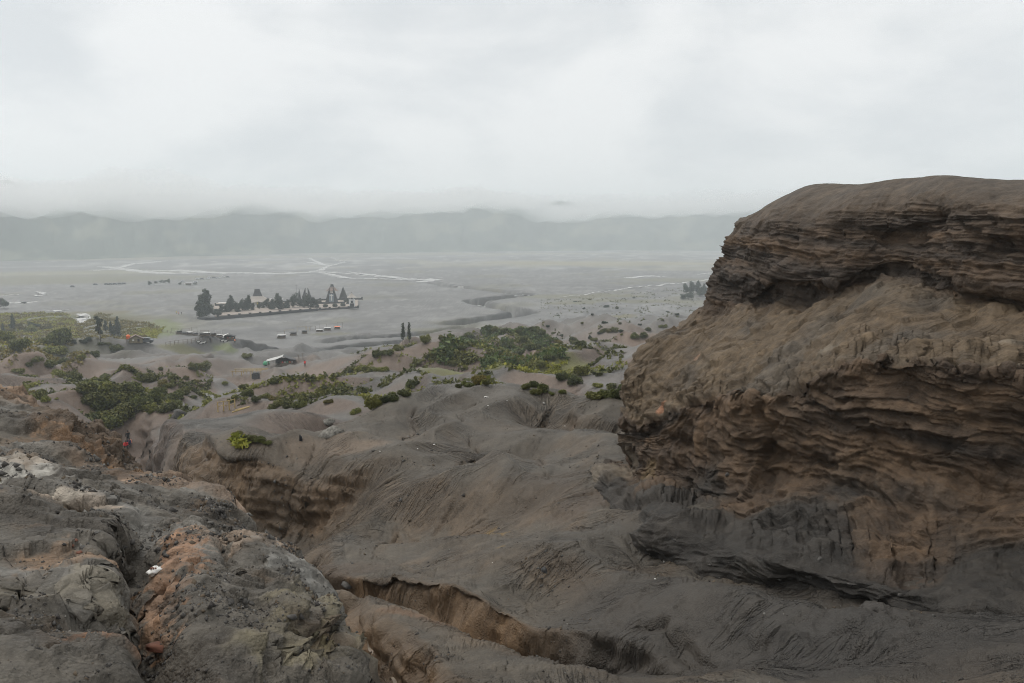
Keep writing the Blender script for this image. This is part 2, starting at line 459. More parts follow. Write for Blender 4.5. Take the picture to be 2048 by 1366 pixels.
# ------------------------------------------------------------------ ground: one sheet from the camera's feet to the far plain
# measured surface points: photo pixel and estimated distance
GP = [
 # near slope in front of the bluff, up to the saddle and the grey hump
 (1000,1366,9.4),(1300,1366,9.2),(1700,1366,8.8),(2048,1366,8.4),(2300,1366,8.2),(800,1366,8.6),
 (900,1300,10.5),(1100,1300,10.6),(1300,1300,10.2),(1600,1300,9.8),(2000,1300,9.4),(2350,1300,9.2),
 (760,1172,14.8),(830,1187,14.0),(900,1215,13.1),(1000,1262,12.0),
 (1100,1200,13.9),(1300,1200,12.3),(1500,1200,11.6),(1700,1220,11.0),(2048,1210,10.9),(2350,1210,10.8),
 (880,1145,17.2),(1000,1100,17.6),(1150,1100,15.8),(1300,1120,14.0),(1450,1130,13.6),
 (640,1118,20.2),(720,1132,18.8),(800,1060,21.6),(900,1040,21.4),(1050,1020,19.6),(1200,1030,17.6),
 (900,1000,22.8),(850,950,24.6),(1000,960,22.5),(1150,960,20.5),(1300,960,20.2),
 (850,900,28.0),(1000,900,27.0),(1150,900,26.0),(1300,900,26.0),
 (760,850,34.0),(900,840,34.0),(1050,850,33.0),(1200,850,32.0),(1350,850,32),
 (640,884,33),(700,846,36.0),(760,809,38.0),(820,788,40.0),(880,777,41.0),(960,776,42.0),(1050,789,42.0),(1150,799,41.0),(1250,803,40.0),(1420,806,40),
 # ravine rim and ground on the near side of it (behind the mound)
 (280,906,33.0),(400,904,31.0),(500,896,30.0),(600,889,30.0),(700,890,29.0),(780,905,27.0),
 (700,1052,23.8),(620,1096,22.4),(150,1000,25),(0,980,26),
 (600,1230,14.5),(0,1100,18),(-200,1080,18),(-400,1050,18),(650,1330,9.5),(500,1350,9),
 (660,1040,25.5),(760,990,24.8),
 # dell behind the rim, rounded hump with stripes
 (440,838,60.0),(520,821,62.0),(600,822,61.0),(660,852,58.0),(500,868,50.0),(400,880,48.0),(560,880,45),(640,880,44),
 (630,801,72.0),(690,806,70.0),(740,830,66),
 (300,850,62.0),(345,852,63.0),(425,884,52.0),(300,893,46.0),(290,868,56),
 # gap with the path, people
 (250,896,100.0),(262,908,86.0),(270,930,70.0),(255,880,107.0),(240,872,112),
 (285,842,112.0),(335,832,110.0),(370,832,118.0),(400,792,163.0),(425,800,150.0),(440,771,190.0),(480,756,215.0),(360,850,100),
 # brown wavy ridge behind the hump
 (545,778,104),(620,768,105.0),(700,754,106.0),(760,742,108.0),(830,744,105.0),(900,744,104.0),(960,742,104.0),(1000,735,103.0),
 (1060,752,98.0),(1120,747,97.0),(1180,737,100.0),(1250,712,118.0),(1350,700,120),
 (580,810,84),(700,806,82.0),(800,800,78.0),(900,800,74),(1000,800,72.0),(1100,805,70.0),(1200,790,78.0),
 (560,825,78),(640,838,68),
 # dunes on the left
 (-60,775,140),(20,762,150.0),(65,753,155.0),(130,766,150.0),(180,772,145.0),(90,780,128.0),(60,800,115.0),(120,818,105.0),(170,835,100),
 (250,753,178.0),(330,746,188.0),(300,770,155),(220,800,125),(210,770,160),(300,800,130),(0,735,200),(100,745,185),
 # gully wall and terraces further down left
 (165,737,228.0),(250,719,255.0),(330,713,270.0),(420,702,290.0),(500,692,312.0),(190,752,208),(300,748,212.0),(420,735,235.0),(520,728,250),
 (130,692,305.0),(250,692,312.0),(0,702,270.0),(60,720,240),(-80,700,270),(-150,730,210),
 (560,726,262),(620,735,250),(680,740,230),(480,712,280),(640,712,290),(700,708,300),
 # green hill in the middle distance and its spur
 (700,722,205),(760,703,222.0),(820,692,232.0),(890,671,250.0),(960,657,262.0),(1050,656,265.0),(1110,678,245.0),(1150,690,225),
 (820,725,175),(900,737,165.0),(1000,742,160),(1060,738,168.0),(1130,722,188.0),(960,700,205),(1050,700,205),(880,712,190),
 (700,748,130),(760,735,140),(860,735,140),(1150,733,130),
 # slopes right of it
 (1190,704,205),(1235,680,232.0),(1290,672,240.0),(1250,735,130),(1200,748,118.0),(1290,715,150.0),(1350,690,190),
 (1150,665,290),(1250,655,300),(1350,645,310),(1500,650,300),(1500,720,140),(1500,780,60),(1700,700,140),(1700,800,50),
 (2000,800,50),(2000,700,140),(2350,800,50),(2350,700,140),(2000,660,300),(2350,660,300),(1700,655,300),(1800,900,24),(2050,900,24),(1600,950,20),(2300,950,20),
]
# hidden hollows: (pixel column, distance, height relative to the eye)
GH = [
 (560,21.5,-9.1),(500,22.5,-10.0),(400,23.5,-10.4),(300,25.5,-10.6),(500,17,-8.6),(400,17,-8.8),(200,18,-9.0),(240,45,-13.8),(254,46,-13.2),(250,60,-17),(262,60,-16.2),(236,76,-21),(270,46,-12.6),
 (300,40,-10.6),(420,38,-10.2),(520,38,-10),(620,39,-10.2),
 (700,56,-17.5),(800,57,-19),(900,57,-20),(1000,57,-20),(1100,56,-19.5),(1250,55,-18.5),(1400,54,-17),(900,47,-12.5),(1000,48,-13),(1100,47,-12.5),
 (350,74,-19),(450,78,-19.5),(560,74,-17.5),(400,88,-22),(500,92,-21),(300,80,-21),
 (650,130,-27),(760,135,-27),(860,130,-25),(960,128,-25.5),(1060,122,-25),(1160,120,-24.5),(600,150,-31),(560,180,-34.5),(640,190,-35.5),
 (100,60,-17),(0,60,-17),(-200,60,-17),(200,62,-19),(100,85,-23),(-150,90,-24),(-300,150,-30),(-300,250,-41),(-300,35,-12),
 (0,175,-33),(120,170,-33),(200,195,-35.5),(350,210,-37),
 (900,300,-44),(1000,310,-44),(1080,300,-43),(800,290,-43),
 (1250,170,-31),(1350,230,-38),(1000,8,-5.0),(600,7,-4.9),(0,10,-5.5),(1500,7,-4.9),(2200,7,-4.9),(1024,5,-4.6),
]
for px in range(-350, 2500, 190):
    GH += [(px, 345, -46.2), (px, 400, -47.0), (px, 520, -47.0)]
pts, val = [], []
for px, py, D in GP:
    p = at(px, py, D); pts.append((math.atan2(p[0], p[1]), math.log(D))); val.append((p[2] - CAMZ) / D)
for px, D, dz in GH:
    p = at(px, 475 - dz / D * FPX, D); pts.append((math.atan2(p[0], p[1]), math.log(D))); val.append(dz / D)
pts = np.array(pts); val = np.array(val)

def relief(X, Y, R):
    """ridges and hollows between the measured points (m)"""
    mid = sstep(46, 85, R) * (1 - sstep(290, 370, R))
    wx = X + 9 * perlin2(X / 25, Y / 25, 31); wy = Y + 9 * perlin2(X / 25, Y / 25, 32)
    rid = 1 - 2 * np.abs(perlin2(wx / 30, wy / 33, 3))
    rid2 = 1 - 2 * np.abs(perlin2(wx / 12 + rid * 0.3, wy / 13, 4))
    h = mid * (4.0 * rid + 1.5 * rid2 - 1.7) * np.clip(R / 130, 0.45, 1.15)
    nearm = 1 - sstep(40, 60, R)
    h = h + nearm * ((0.52 * fbm2(X / 5.5, Y / 5.5, 2, 8) + 0.30 * (0.5 - np.abs(perlin2(X / 2.6 + 0.5 * perlin2(X / 4, Y / 4, 9), Y / 3.4, 10)))) * np.clip(R / 15, 0.5, 1.7))
    hum = sstep(320, 380, R) * (1 - sstep(700, 1000, R)) * (sstep(0.02, 0.14, np.arctan2(X, Y)) + (1 - sstep(-0.42, -0.3, np.arctan2(X, Y))))
    h = h + hum * (2.2 * np.abs(perlin2(X / 30, Y / 55, 14)) + 1.2 * np.abs(perlin2(X / 9, Y / 18, 15)))
    return h
rp = np.exp(pts[:, 1]); val = val - relief(rp * np.sin(pts[:, 0]), rp * np.cos(pts[:, 0]), rp) / rp * (rp < 300)

def tps(d2): return d2 * np.log(d2 + 1e-12) * 0.5
N = len(pts)
d2 = ((pts[:, None] - pts[None]) ** 2).sum(-1)
A = np.zeros((N + 3, N + 3)); A[:N, :N] = tps(d2) + np.eye(N) * 2e-4
A[:N, N] = 1; A[:N, N + 1:] = pts; A[N, :N] = 1; A[N + 1:, :N] = pts.T
wts = np.linalg.solve(A, np.concatenate([val, np.zeros(3)]))

TH0, TH1, DTH = -0.72, 0.72, 1 / 520.0
LR0, LR1 = math.log(4.6), math.log(1150.0)
NT = int((TH1 - TH0) / DTH) + 1
NL = int((LR1 - LR0) / DTH) + 1
gth = TH0 + DTH * np.arange(NT); glr = LR0 + DTH * np.arange(NL)
cth = np.linspace(TH0, TH1, NT // 4 + 1); clr = np.linspace(LR0, LR1, NL // 4 + 1)
CT, CL = np.meshgrid(cth, clr)
Q = (wts[N] + wts[N + 1] * CT + wts[N + 2] * CL).astype(np.float32)
for k in range(N):
    dd = ((CT - pts[k, 0]) ** 2 + (CL - pts[k, 1]) ** 2).astype(np.float32)
    Q += np.float32(wts[k]) * (dd * np.log(dd + 1e-12) * np.float32(0.5))
GI, GJ = np.meshgrid(np.arange(NL) * (len(clr) - 1) / (NL - 1), np.arange(NT) * (len(cth) - 1) / (NT - 1), indexing='ij')
Q = blur(blur(bil(Q, GI, GJ), 3, 0), 3, 1)
R = np.exp(glr)[:, None].astype(np.float32) * np.ones((1, NT), np.float32)
X = R * np.sin(gth)[None, :].astype(np.float32); Y = R * np.cos(gth)[None, :].astype(np.float32)
H = CAMZ + Q * R
fl = sstep(math.log(335), math.log(400), np.log(R))
H = H * (1 - fl)                                          # the plain is level at z = 0
H = np.maximum(H, -1.0 + 0 * H)
H = H + relief(X, Y, R)

def carve(poly, depth, floor, wf, wn, seed=0, taper=0.15, ragged=0.35, taper2=None):
    """cut a gully along poly [(px,py,D)...]; far bank width wf, near bank width wn (m); depth>0 digs"""
    global H
    pl = np.array([at(*p)[:2] for p in poly], np.float32)
    seg = np.linalg.norm(np.diff(pl, axis=0), axis=1); L = seg.sum()
    pad = floor + max(wf, wn) + 1.0
    m = (X > pl[:, 0].min() - pad) & (X < pl[:, 0].max() + pad) & (Y > pl[:, 1].min() - pad) & (Y < pl[:, 1].max() + pad)
    x, y = X[m], Y[m]
    sc_ = max(floor + wf, 0.3) * 2.0
    x = x + ragged * sc_ * 0.5 * fbm2(x / sc_, y / sc_, 3, 40 + seed); y = y + ragged * sc_ * 0.5 * fbm2(x / sc_, y / sc_, 3, 50 + seed)
    best = np.full(x.shape, 1e9, np.float32); sgn = np.ones(x.shape, np.float32); tt = np.zeros(x.shape, np.float32)
    acc = 0.0
    for k in range(len(pl) - 1):
        a, d = pl[k], pl[k + 1] - pl[k]
        t = np.clip(((x - a[0]) * d[0] + (y - a[1]) * d[1]) / (d @ d + 1e-9), 0, 1)
        ex, ey = x - a[0] - t * d[0], y - a[1] - t * d[1]
        e = np.hypot(ex, ey); u = e < best
        best = np.where(u, e, best); tt = np.where(u, (acc + t * seg[k]) / L, tt)
        sgn = np.where(u, np.sign(d[0] * ey - d[1] * ex), sgn)
        acc += seg[k]
    w = np.where(sgn > 0, wf, wn)
    prof = 1 - sstep(0, 1, (best - floor) / w)
    tp = sstep(0, taper, tt) * sstep(0, taper2 or taper, 1 - tt) if taper > 0 else 1.0
    H[m] -= depth * prof * tp

# the ravine with the tall cut bank left of the centre
carve([(255,960,33),(320,985,31.3),(400,1000,29.3),(500,1040,27.6),(600,1050,26.3),(690,1020,25.6),(760,985,25.4),(840,950,25.4)], 1.6, 0.8, 0.75, 3.4, 1, 0.06, 0.4, 0.5)
carve([(250,960,29),(254,940,44),(256,922,60),(256,908,76),(254,897,96),(250,880,112)], 3.2, 1.7, 1.3, 1.3, 20, 0.06, 0.3)
# side gully cut into the slope below it and the ledge gully in front
carve([(560,1085,22.0),(640,1145,18.6),(740,1178,16.4),(860,1225,14.6),(960,1262,13.2),(1060,1296,12.1),(1180,1320,11.2),(1330,1350,10.0),(1480,1380,9.2)], 0.88, 0.16, 0.15, 1.3, 2, 0.30, 0.28)
# stream gully beside the mound
carve([(640,1190,14.5),(690,1245,12.0),(740,1300,10.4),(800,1366,9.0),(900,1470,7.4)], 0.85, 0.22, 0.6, 0.4, 3, 0.06, 0.4)
# small ledges low in the right foreground
carve([(1180,1225,12.1),(1260,1262,11.3),(1330,1275,11.0),(1420,1320,10.2),(1560,1350,9.5)], 0.15, 0.03, 0.12, 0.7, 4, 0.45, 0.9)
carve([(1560,1190,11.9),(1680,1225,11.2),(1790,1275,10.4),(1900,1290,10.1),(2060,1290,9.8)], 0.11, 0.03, 0.10, 0.7, 6, 0.45, 0.9)
carve([(1010,800,37),(1100,830,34.5),(1180,850,32),(1260,850,31.5)], 0.35, 0.1, 0.6, 0.8, 7, 0.2, 0.4)
# swells and swales that sweep down from the bluff to the ravine
carve([(1180,1000,19.2),(1060,1005,20.0),(950,1030,20.9),(850,1062,21.4),(700,1078,22.8)], 0.42, 0.3, 1.6, 1.7, 21, 0.3, 0.3)
carve([(1320,1095,14.6),(1150,1115,15.4),(960,1140,16.8),(860,1118,18.4)], -0.34, 0.2, 1.4, 1.5, 22, 0.35, 0.3)
carve([(1230,1075,16.2),(1400,1150,13.6),(1550,1190,12.5),(1750,1218,11.6),(2040,1235,11.0)], 0.30, 0.15, 0.8, 1.0, 23, 0.3, 0.3)
carve([(1180,1180,13.2),(1300,1205,12.3),(1480,1240,11.4),(1720,1265,10.7),(2040,1300,9.8)], -0.22, 0.1, 0.7, 0.8, 24, 0.3, 0.3)
carve([(1150,1300,10.9),(1350,1318,10.3),(1600,1335,9.7),(2040,1352,9.1)], 0.22, 0.1, 0.5, 0.7, 25, 0.3, 0.4)
carve([(700,1180,14.9),(800,1190,14.2),(900,1225,13.0),(1000,1275,11.8),(1100,1320,10.8)], -0.28, 0.1, 0.7, 0.7, 26, 0.25, 0.3)
carve([(1010,870,31),(1090,905,27.5),(1130,950,23.5),(1120,1000,20.6)], 0.35, 0.3, 1.6, 1.6, 27, 0.3, 0.3)
# canyons in the edge of the plain
carve([(150,752,225),(250,742,232),(330,735,240),(420,725,252),(470,716,268)], 4.6, 2.0, 2.2, 6, 8, 0.12, 0.5)
carve([(470,716,292),(560,706,318),(640,694,338),(700,688,352),(760,682,362),(860,678,372),(950,668,385)], 6.5, 2.6, 1.8, 8, 9, 0.10, 0.6)
carve([(600,706,322),(540,690,345),(505,683,352)], 3.0, 2.0, 5, 5, 10, 0.2, 0.6)
carve([(620,676,372),(700,670,388),(800,668,392),(880,660,408),(950,646,440)], 4.0, 2.0, 1.8, 7, 11, 0.12, 0.6)
CAN = [(872,648,436),(900,644,446),(940,638,463),(975,634,475),(1020,628,494),(1045,622,514),(1000,614,543),(960,606,577),(940,601,600),(975,596,624),(1015,592,646),(1050,588,668),(1010,583,700),(960,577,741),(900,571,787),(860,563,858)]
carve(CAN, 8.0, 5.0, 2.0, 7.0, 12, 0.05, 0.5)
carve([(1000,580,720),(1080,583,699),(1110,581,712)], 2.2, 2.0, 2.0, 6, 13, 0.2, 0.5)
carve([(1010,573,771),(1040,568,812),(1075,562,868)], 1.6, 1.5, 1.5, 5, 14, 0.2, 0.5)
carve([(60,618,530),(150,616,536),(220,620,521),(300,628,494)], 2.2, 1.5, 1.5, 4, 15, 0.2, 0.5)
carve([(160,650,432),(260,655,420),(330,652,427),(420,654,422)], 1.4, 0.8, 1.0, 3, 16, 0.2, 0.6)
carve([(-40,712,262),(60,715,256),(120,722,246),(190,735,226)], 3.5, 2.0, 3.0, 5, 17, 0.15, 0.6)
carve([(1090,655,420),(1170,650,432),(1260,640,458),(1400,630,487)], 1.5, 0.8, 1.0, 4, 18, 0.2, 0.6)

# ---- rain erosion: droplets run down the grid and cut rills (dendritic, following the slope)
def erode(rounds, n, steps, amt, seed):
    global H
    g = np.random.default_rng(seed)
    for rd in range(rounds):
        Hs = blur(blur(H, 1, 0), 1, 1)
        gi, gj = np.gradient(Hs)
        gi /= R * DTH; gj /= R * DTH
        i = g.uniform(2, NL * 0.80, n).astype(np.float32); j = g.uniform(2, NT - 3, n).astype(np.float32)
        vi = np.zeros(n, np.float32); vj = np.zeros(n, np.float32)
        F = np.zeros(NL * NT, np.float64); live = np.ones(n, np.float32); i0, j0 = i.copy(), j.copy()
        for s in range(steps):
            k = i.astype(np.int32) * NT + j.astype(np.int32)
            a, b = gi.reshape(-1)[k], gj.reshape(-1)[k]
            vi = 0.45 * vi - a; vj = 0.45 * vj - b
            L = np.hypot(vi, vj) + 1e-6
            sl = np.minimum(np.hypot(a, b), 0.8)
            i = np.clip(i + vi / L, 1, NL - 2); j = np.clip(j + vj / L, 1, NT - 2)
            F += np.bincount(k, weights=live * np.clip(sl * 2.2, 0, 1) * min(1, s / 12), minlength=NL * NT)
            if s % 6 == 5:                                  # water that pools stops cutting
                live *= (np.hypot(i - i0, j - j0) > 3.2); i0, j0 = i.copy(), j.copy()
        F = F.reshape(NL, NT).astype(np.float32)
        F /= n * steps / (NL * NT * 0.8)
        cut = np.sqrt(np.clip(F - 1.1, 0, 22))
        H = H - amt * R * (0.3 + 0.7 * sstep(18, 32, R)) * (cut - 0.35 * blur(blur(cut, 5, 0), 5, 1))
erode(3, 220000, 84, 0.0011, 5)
# fine rills drawn down the slopes: noise smeared along the fall line, its dark side cut in
def smear(seed, steps, pre):
    Hs = blur(blur(H, 4, 0), 4, 1); gi, gj = np.gradient(Hs); L_ = np.hypot(gi, gj) + 1e-6
    slp = L_ / (R * DTH); gi = (gi / L_).reshape(-1); gj = (gj / L_).reshape(-1)
    w_ = np.random.default_rng(seed).normal(0, 1, (NL, NT)).astype(np.float32)
    if pre: w_ = blur(blur(w_, pre, 0), pre, 1)
    o = w_.copy(); w_ = w_.reshape(-1)
    for sgn in (1, -1):
        ii, jj = np.meshgrid(np.arange(NL, dtype=np.float32), np.arange(NT, dtype=np.float32), indexing='ij')
        for s_ in range(steps):
            k = ii.astype(np.int32) * NT + jj.astype(np.int32)
            ii = np.clip(ii + sgn * gi[k], 0, NL - 1.01); jj = np.clip(jj + sgn * gj[k], 0, NT - 1.01)
            o += w_[ii.astype(np.int32) * NT + jj.astype(np.int32)]
    return o / o.std(), slp
LIC, slp = smear(9, 18, 0)
licw = sstep(0.05, 0.30, slp) * (1 - sstep(300, 360, R))
patch = np.clip(0.45 + 1.3 * fbm2(X / R * 9, np.log(R) * 9, 3, 44), 0, 1)
H = H + LIC * licw * R * 0.0005 - np.clip(-LIC - 0.9, 0, 1.6) * 0.0028 * R * licw * patch

# ---- final sheet: columns of equal bearing, rows packed where the surface faces the camera
NC, NR = 840, 760
fth = np.linspace(TH0, TH1, NC)
fj = (fth - TH0) / DTH
Hc = bil(H, np.arange(NL)[:, None] + np.zeros((1, NC)), np.zeros((NL, 1)) + fj[None, :])
Rc = np.exp(glr)[:, None]
phi = np.arctan((Hc - CAMZ) / Rc)
ds = np.abs(np.diff(phi, axis=0)) * 1.0 + DTH * 0.11
dsb = blur(blur(ds.astype(np.float32), 6, 1), 2, 0)
S = np.concatenate([np.zeros((1, NC)), np.cumsum(dsb, axis=0)], 0)
S /= S[-1:]
tgt = np.linspace(0, 1, NR)
LRF = np.empty((NR, NC), np.float64)
for c in range(NC): LRF[:, c] = np.interp(tgt, S[:, c], glr)
RF = np.exp(LRF).astype(np.float32)
ZF = bil(H, (LRF - LR0) / DTH, np.zeros((NR, 1)) + fj[None, :])
GX = RF * np.sin(fth)[None, :].astype(np.float32); GY = RF * np.cos(fth)[None, :].astype(np.float32)
P = np.stack([GX, GY, ZF], -1).astype(np.float32)
nrm = grid_normals(P)
nrm *= np.sign(nrm[..., 2:3] + 1e-6)
steep = blur(blur(1 - nrm[..., 2], 2, 0), 2, 1)
# lumps and crumbs, each octave only where the sheet can carry it
cell = RF / 600.0
disp = np.zeros((NR, NC), np.float32)
flat_far = 1 - sstep(330, 420, RF) * 0.85
for k, lam in enumerate((0.11, 0.22, 0.45, 0.9, 1.8, 4.0)):
    wgt = sstep(2.0, 4.0, lam / cell) * (1 - sstep(60, 140, lam / cell))
    if wgt.max() < 0.01: continue
    p3 = perlin3(P[..., 0] / lam, P[..., 1] / lam, P[..., 2] / lam, 60 + k)
    disp += wgt * lam * (0.04 + 0.18 * np.clip(steep * 2.2 - 0.25, 0, 1)) * p3
# layered ledges on the cut banks
st = np.clip(steep * 3.2 - 0.9, 0, 1)
zz = P[..., 2] + 0.25 * perlin2(P[..., 0] / 3, P[..., 1] / 3, 70)
lay = perlin3(P[..., 0] * 0.55, P[..., 1] * 0.55, zz * 5.5, 71) + 0.6 * perlin3(P[..., 0] * 0.9, P[..., 1] * 0.9, zz * 13, 72)
disp += st * (1 - sstep(45, 80, RF)) * 0.16 * lay * np.clip(RF / 25, 0.3, 1)
mk = (st > 0.04) & (RF < 36) & (RF > 18)
wd, wr, wt = worley(P[..., 0][mk] / 0.6, P[..., 1][mk] / 0.6, P[..., 2][mk] / 0.35, 9)
disp[mk] += (st[mk] * (0.14 * wt + 0.08 * (wr - 0.5)) * sstep(18, 25, RF[mk])).astype(np.float32)
lay2 = perlin3(P[..., 0] * 0.08, P[..., 1] * 0.08, zz * 1.4, 73)
disp += st * sstep(60, 120, RF) * flat_far * 0.7 * lay2
# small contour ledges and peeling crusts in the ash close by
nz_ = 1 - sstep(22, 32, RF)
zt = P[..., 2] + 0.35 * fbm2(P[..., 0] / 2.4, P[..., 1] / 2.4, 3, 74) + 0.06 * fbm2(P[..., 0] / 0.4, P[..., 1] / 0.4, 2, 77)
kt = zt / 0.26; ft_ = kt - np.floor(kt)
tm = np.clip(1.9 * fbm2(P[..., 0] / 2.8 + 5, P[..., 1] / 2.8, 3, 78) + 0.05, 0, 1)
disp += nz_ * tm * 0.075 * (1 - ft_) ** 1.3
crust = fbm2(P[..., 0] / 1.2 + 2, P[..., 1] / 1.2, 4, 79)
disp += nz_ * (0.030 * sstep(0.03, 0.06, crust) + 0.022 * sstep(0.18, 0.20, crust))
disp *= flat_far
disp[:, [0, -1]] = 0
P += nrm * disp[..., None]
GROUND_P = P

def gz(x, y):
    """height of the eroded ground at (x, y)"""
    r = np.hypot(x, y); t = np.arctan2(x, y)
    return float(bil(H, np.array([(np.log(r) - LR0) / DTH]), np.array([(t - TH0) / DTH]))[0]) if r < 1140 else 0.0

def gzv(x, y):
    r = np.hypot(x, y); t = np.arctan2(x, y)
    return bil(H, (np.log(np.maximum(r, 4.7)) - LR0) / DTH, (t - TH0) / DTH) * (r < 1140)

def ground_hit(px, py, r0=9.0, r1=1100.0):
    """first point of the ground sheet along the sight line through (px, py)"""
    a, b = (px - 1024.0) / FPX, (683.0 - py) / FPX
    d = np.array((a, CP + b * SP, -SP + b * CP)); d /= math.hypot(d[0], d[1])
    rs = np.exp(np.linspace(math.log(r0), math.log(r1), 1500))
    dz = CAMZ + d[2] * rs - gzv(d[0] * rs, d[1] * rs)
    k = np.where(dz < 0)[0]
    if len(k) == 0: return on_z(px, py, 0.0)
    r = rs[k[0]]
    return np.array((d[0] * r, d[1] * r, gz(d[0] * r, d[1] * r)))

# ---- colour of the ground itself
def mixc(c, col, f): return c + (np.asarray(col, np.float32) - c) * f[..., None]
x, y, z = P[..., 0], P[..., 1], P[..., 2]
n_big = fbm2(x / 9, y / 9, 3, 80); n_mid = fbm2(x / 2.0, y / 2.0, 4, 84); n_far = fbm2(x / 45, y / 45, 4, 88)
C = np.zeros((NR, NC, 3), np.float32) + np.array((0.098, 0.085, 0.068), np.float32)
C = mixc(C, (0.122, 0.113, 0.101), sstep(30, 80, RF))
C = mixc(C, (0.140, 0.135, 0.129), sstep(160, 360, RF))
br = sstep(0.03, 0.17, steep + 0.04 * n_mid + 0.05 * n_big)
C = mixc(C, (0.112, 0.082, 0.054), br * (1 - sstep(40, 60, RF)) * (0.75 - 0.35 * sstep(20, 30, RF)))
C = mixc(C, (0.108, 0.080, 0.062), br * sstep(40, 60, RF) * (1 - sstep(200, 300, RF)) * 0.9)
C = mixc(C, (0.062, 0.060, 0.057), br * sstep(230, 320, RF) * 0.9)
# slopes that face the crater side are bare brown tuff, crests and lee slopes keep their grey ash
dzr = bil((np.gradient(blur(blur(H, 5, 0), 5, 1), axis=0) / (R * DTH)).astype(np.float32), (LRF - LR0) / DTH, np.zeros((NR, 1)) + fj[None, :])
tuff = sstep(-0.02, 0.16, dzr + 0.06 * n_big) * sstep(44, 60, RF) * (1 - sstep(200, 290, RF))
C = mixc(C, np.array((0.150, 0.108, 0.082)) , tuff * 0.9)
wall = np.clip(steep * 2.6 - 0.75, 0, 1) * (1 - sstep(40, 60, RF))
C = mixc(C, (0.168, 0.118, 0.074), np.clip(wall * 1.6, 0, 1) * np.clip(0.75 + 0.7 * n_mid, 0, 1))
bp = sstep(0.08, 0.5, fbm2(x / 3.4 + 4, y / 3.4, 4, 108)) * (1 - sstep(30, 50, RF))
C = mixc(C, (0.135, 0.105, 0.074), bp * 0.45)
licf = bil(LIC, (LRF - LR0) / DTH, np.zeros((NR, 1)) + fj[None, :]) * bil(licw, (LRF - LR0) / DTH, np.zeros((NR, 1)) + fj[None, :])
plain = sstep(330, 420, RF)
pw = fbm2(x / 60 + 3 * n_far, y / 110, 4, 98)
thin = 1 - np.abs(fbm2(x / 70 + 2 * n_far, y / 90 + 2 * n_far, 3, 99)) * 9
C = mixc(C, (0.21, 0.205, 0.195), plain * np.clip(thin, 0, 1) * 0.75)
C = mixc(C, (0.135, 0.125, 0.075), plain * sstep(0.12, 0.4, fbm2(x / 85 + 7, y / 120, 3, 111)) * 0.55)
C = mixc(C, (0.085, 0.083, 0.080), plain * np.clip(1 - np.abs(fbm2(x / 55 + 11, y / 80, 3, 113)) * 14, 0, 1) * 0.6)
C *= (1 + plain * 0.35 * pw)[..., None]
C *= np.clip(1 + 0.11 * licf, 0.6, 1.5)[..., None]
grain = perlin2(x / 0.35, y / 0.35, 105) * (1 - sstep(20, 40, RF)) + perlin2(x / 1.3, y / 1.3, 106) * sstep(20, 40, RF) * (1 - sstep(120, 240, RF)) + perlin2(x / 6, y / 6, 107) * sstep(120, 240, RF)
C *= (1 + 0.16 * grain)[..., None]
C *= (1 + 0.20 * n_mid * (1 - sstep(60, 200, RF)) + 0.16 * n_big + 0.10 * n_far)[..., None]

def stamp(C, Pq, px, py, D, rx, ry, col, f, seed=0, soft=0.5):
    """patch of colour on the surface around a measured point; rx across, ry along the line of sight (m)"""
    c = at(px, py, D) if D < 60 or D > 1000 else ground_hit(px, py, 42.0); d = c[:2] / np.linalg.norm(c[:2])
    ex, ey = Pq[..., 0] - c[0], Pq[..., 1] - c[1]
    u = (ex * d[1] - ey * d[0]) / rx; v = (ex * d[0] + ey * d[1]) / ry
    m = (np.abs(u) < 2) & (np.abs(v) < 2)
    if not m.any(): return C
    e = np.hypot(u[m], v[m]) + 0.35 * fbm2(Pq[..., 0][m] / rx * 1.7, Pq[..., 1][m] / rx * 1.7, 4, 90 + seed)
    k = f * (1 - sstep(1 - soft, 1.0, e))
    C[m] = C[m] + (np.asarray(col, np.float32) - C[m]) * k[:, None]
    return C
GRASS = (0.125, 0.125, 0.045)
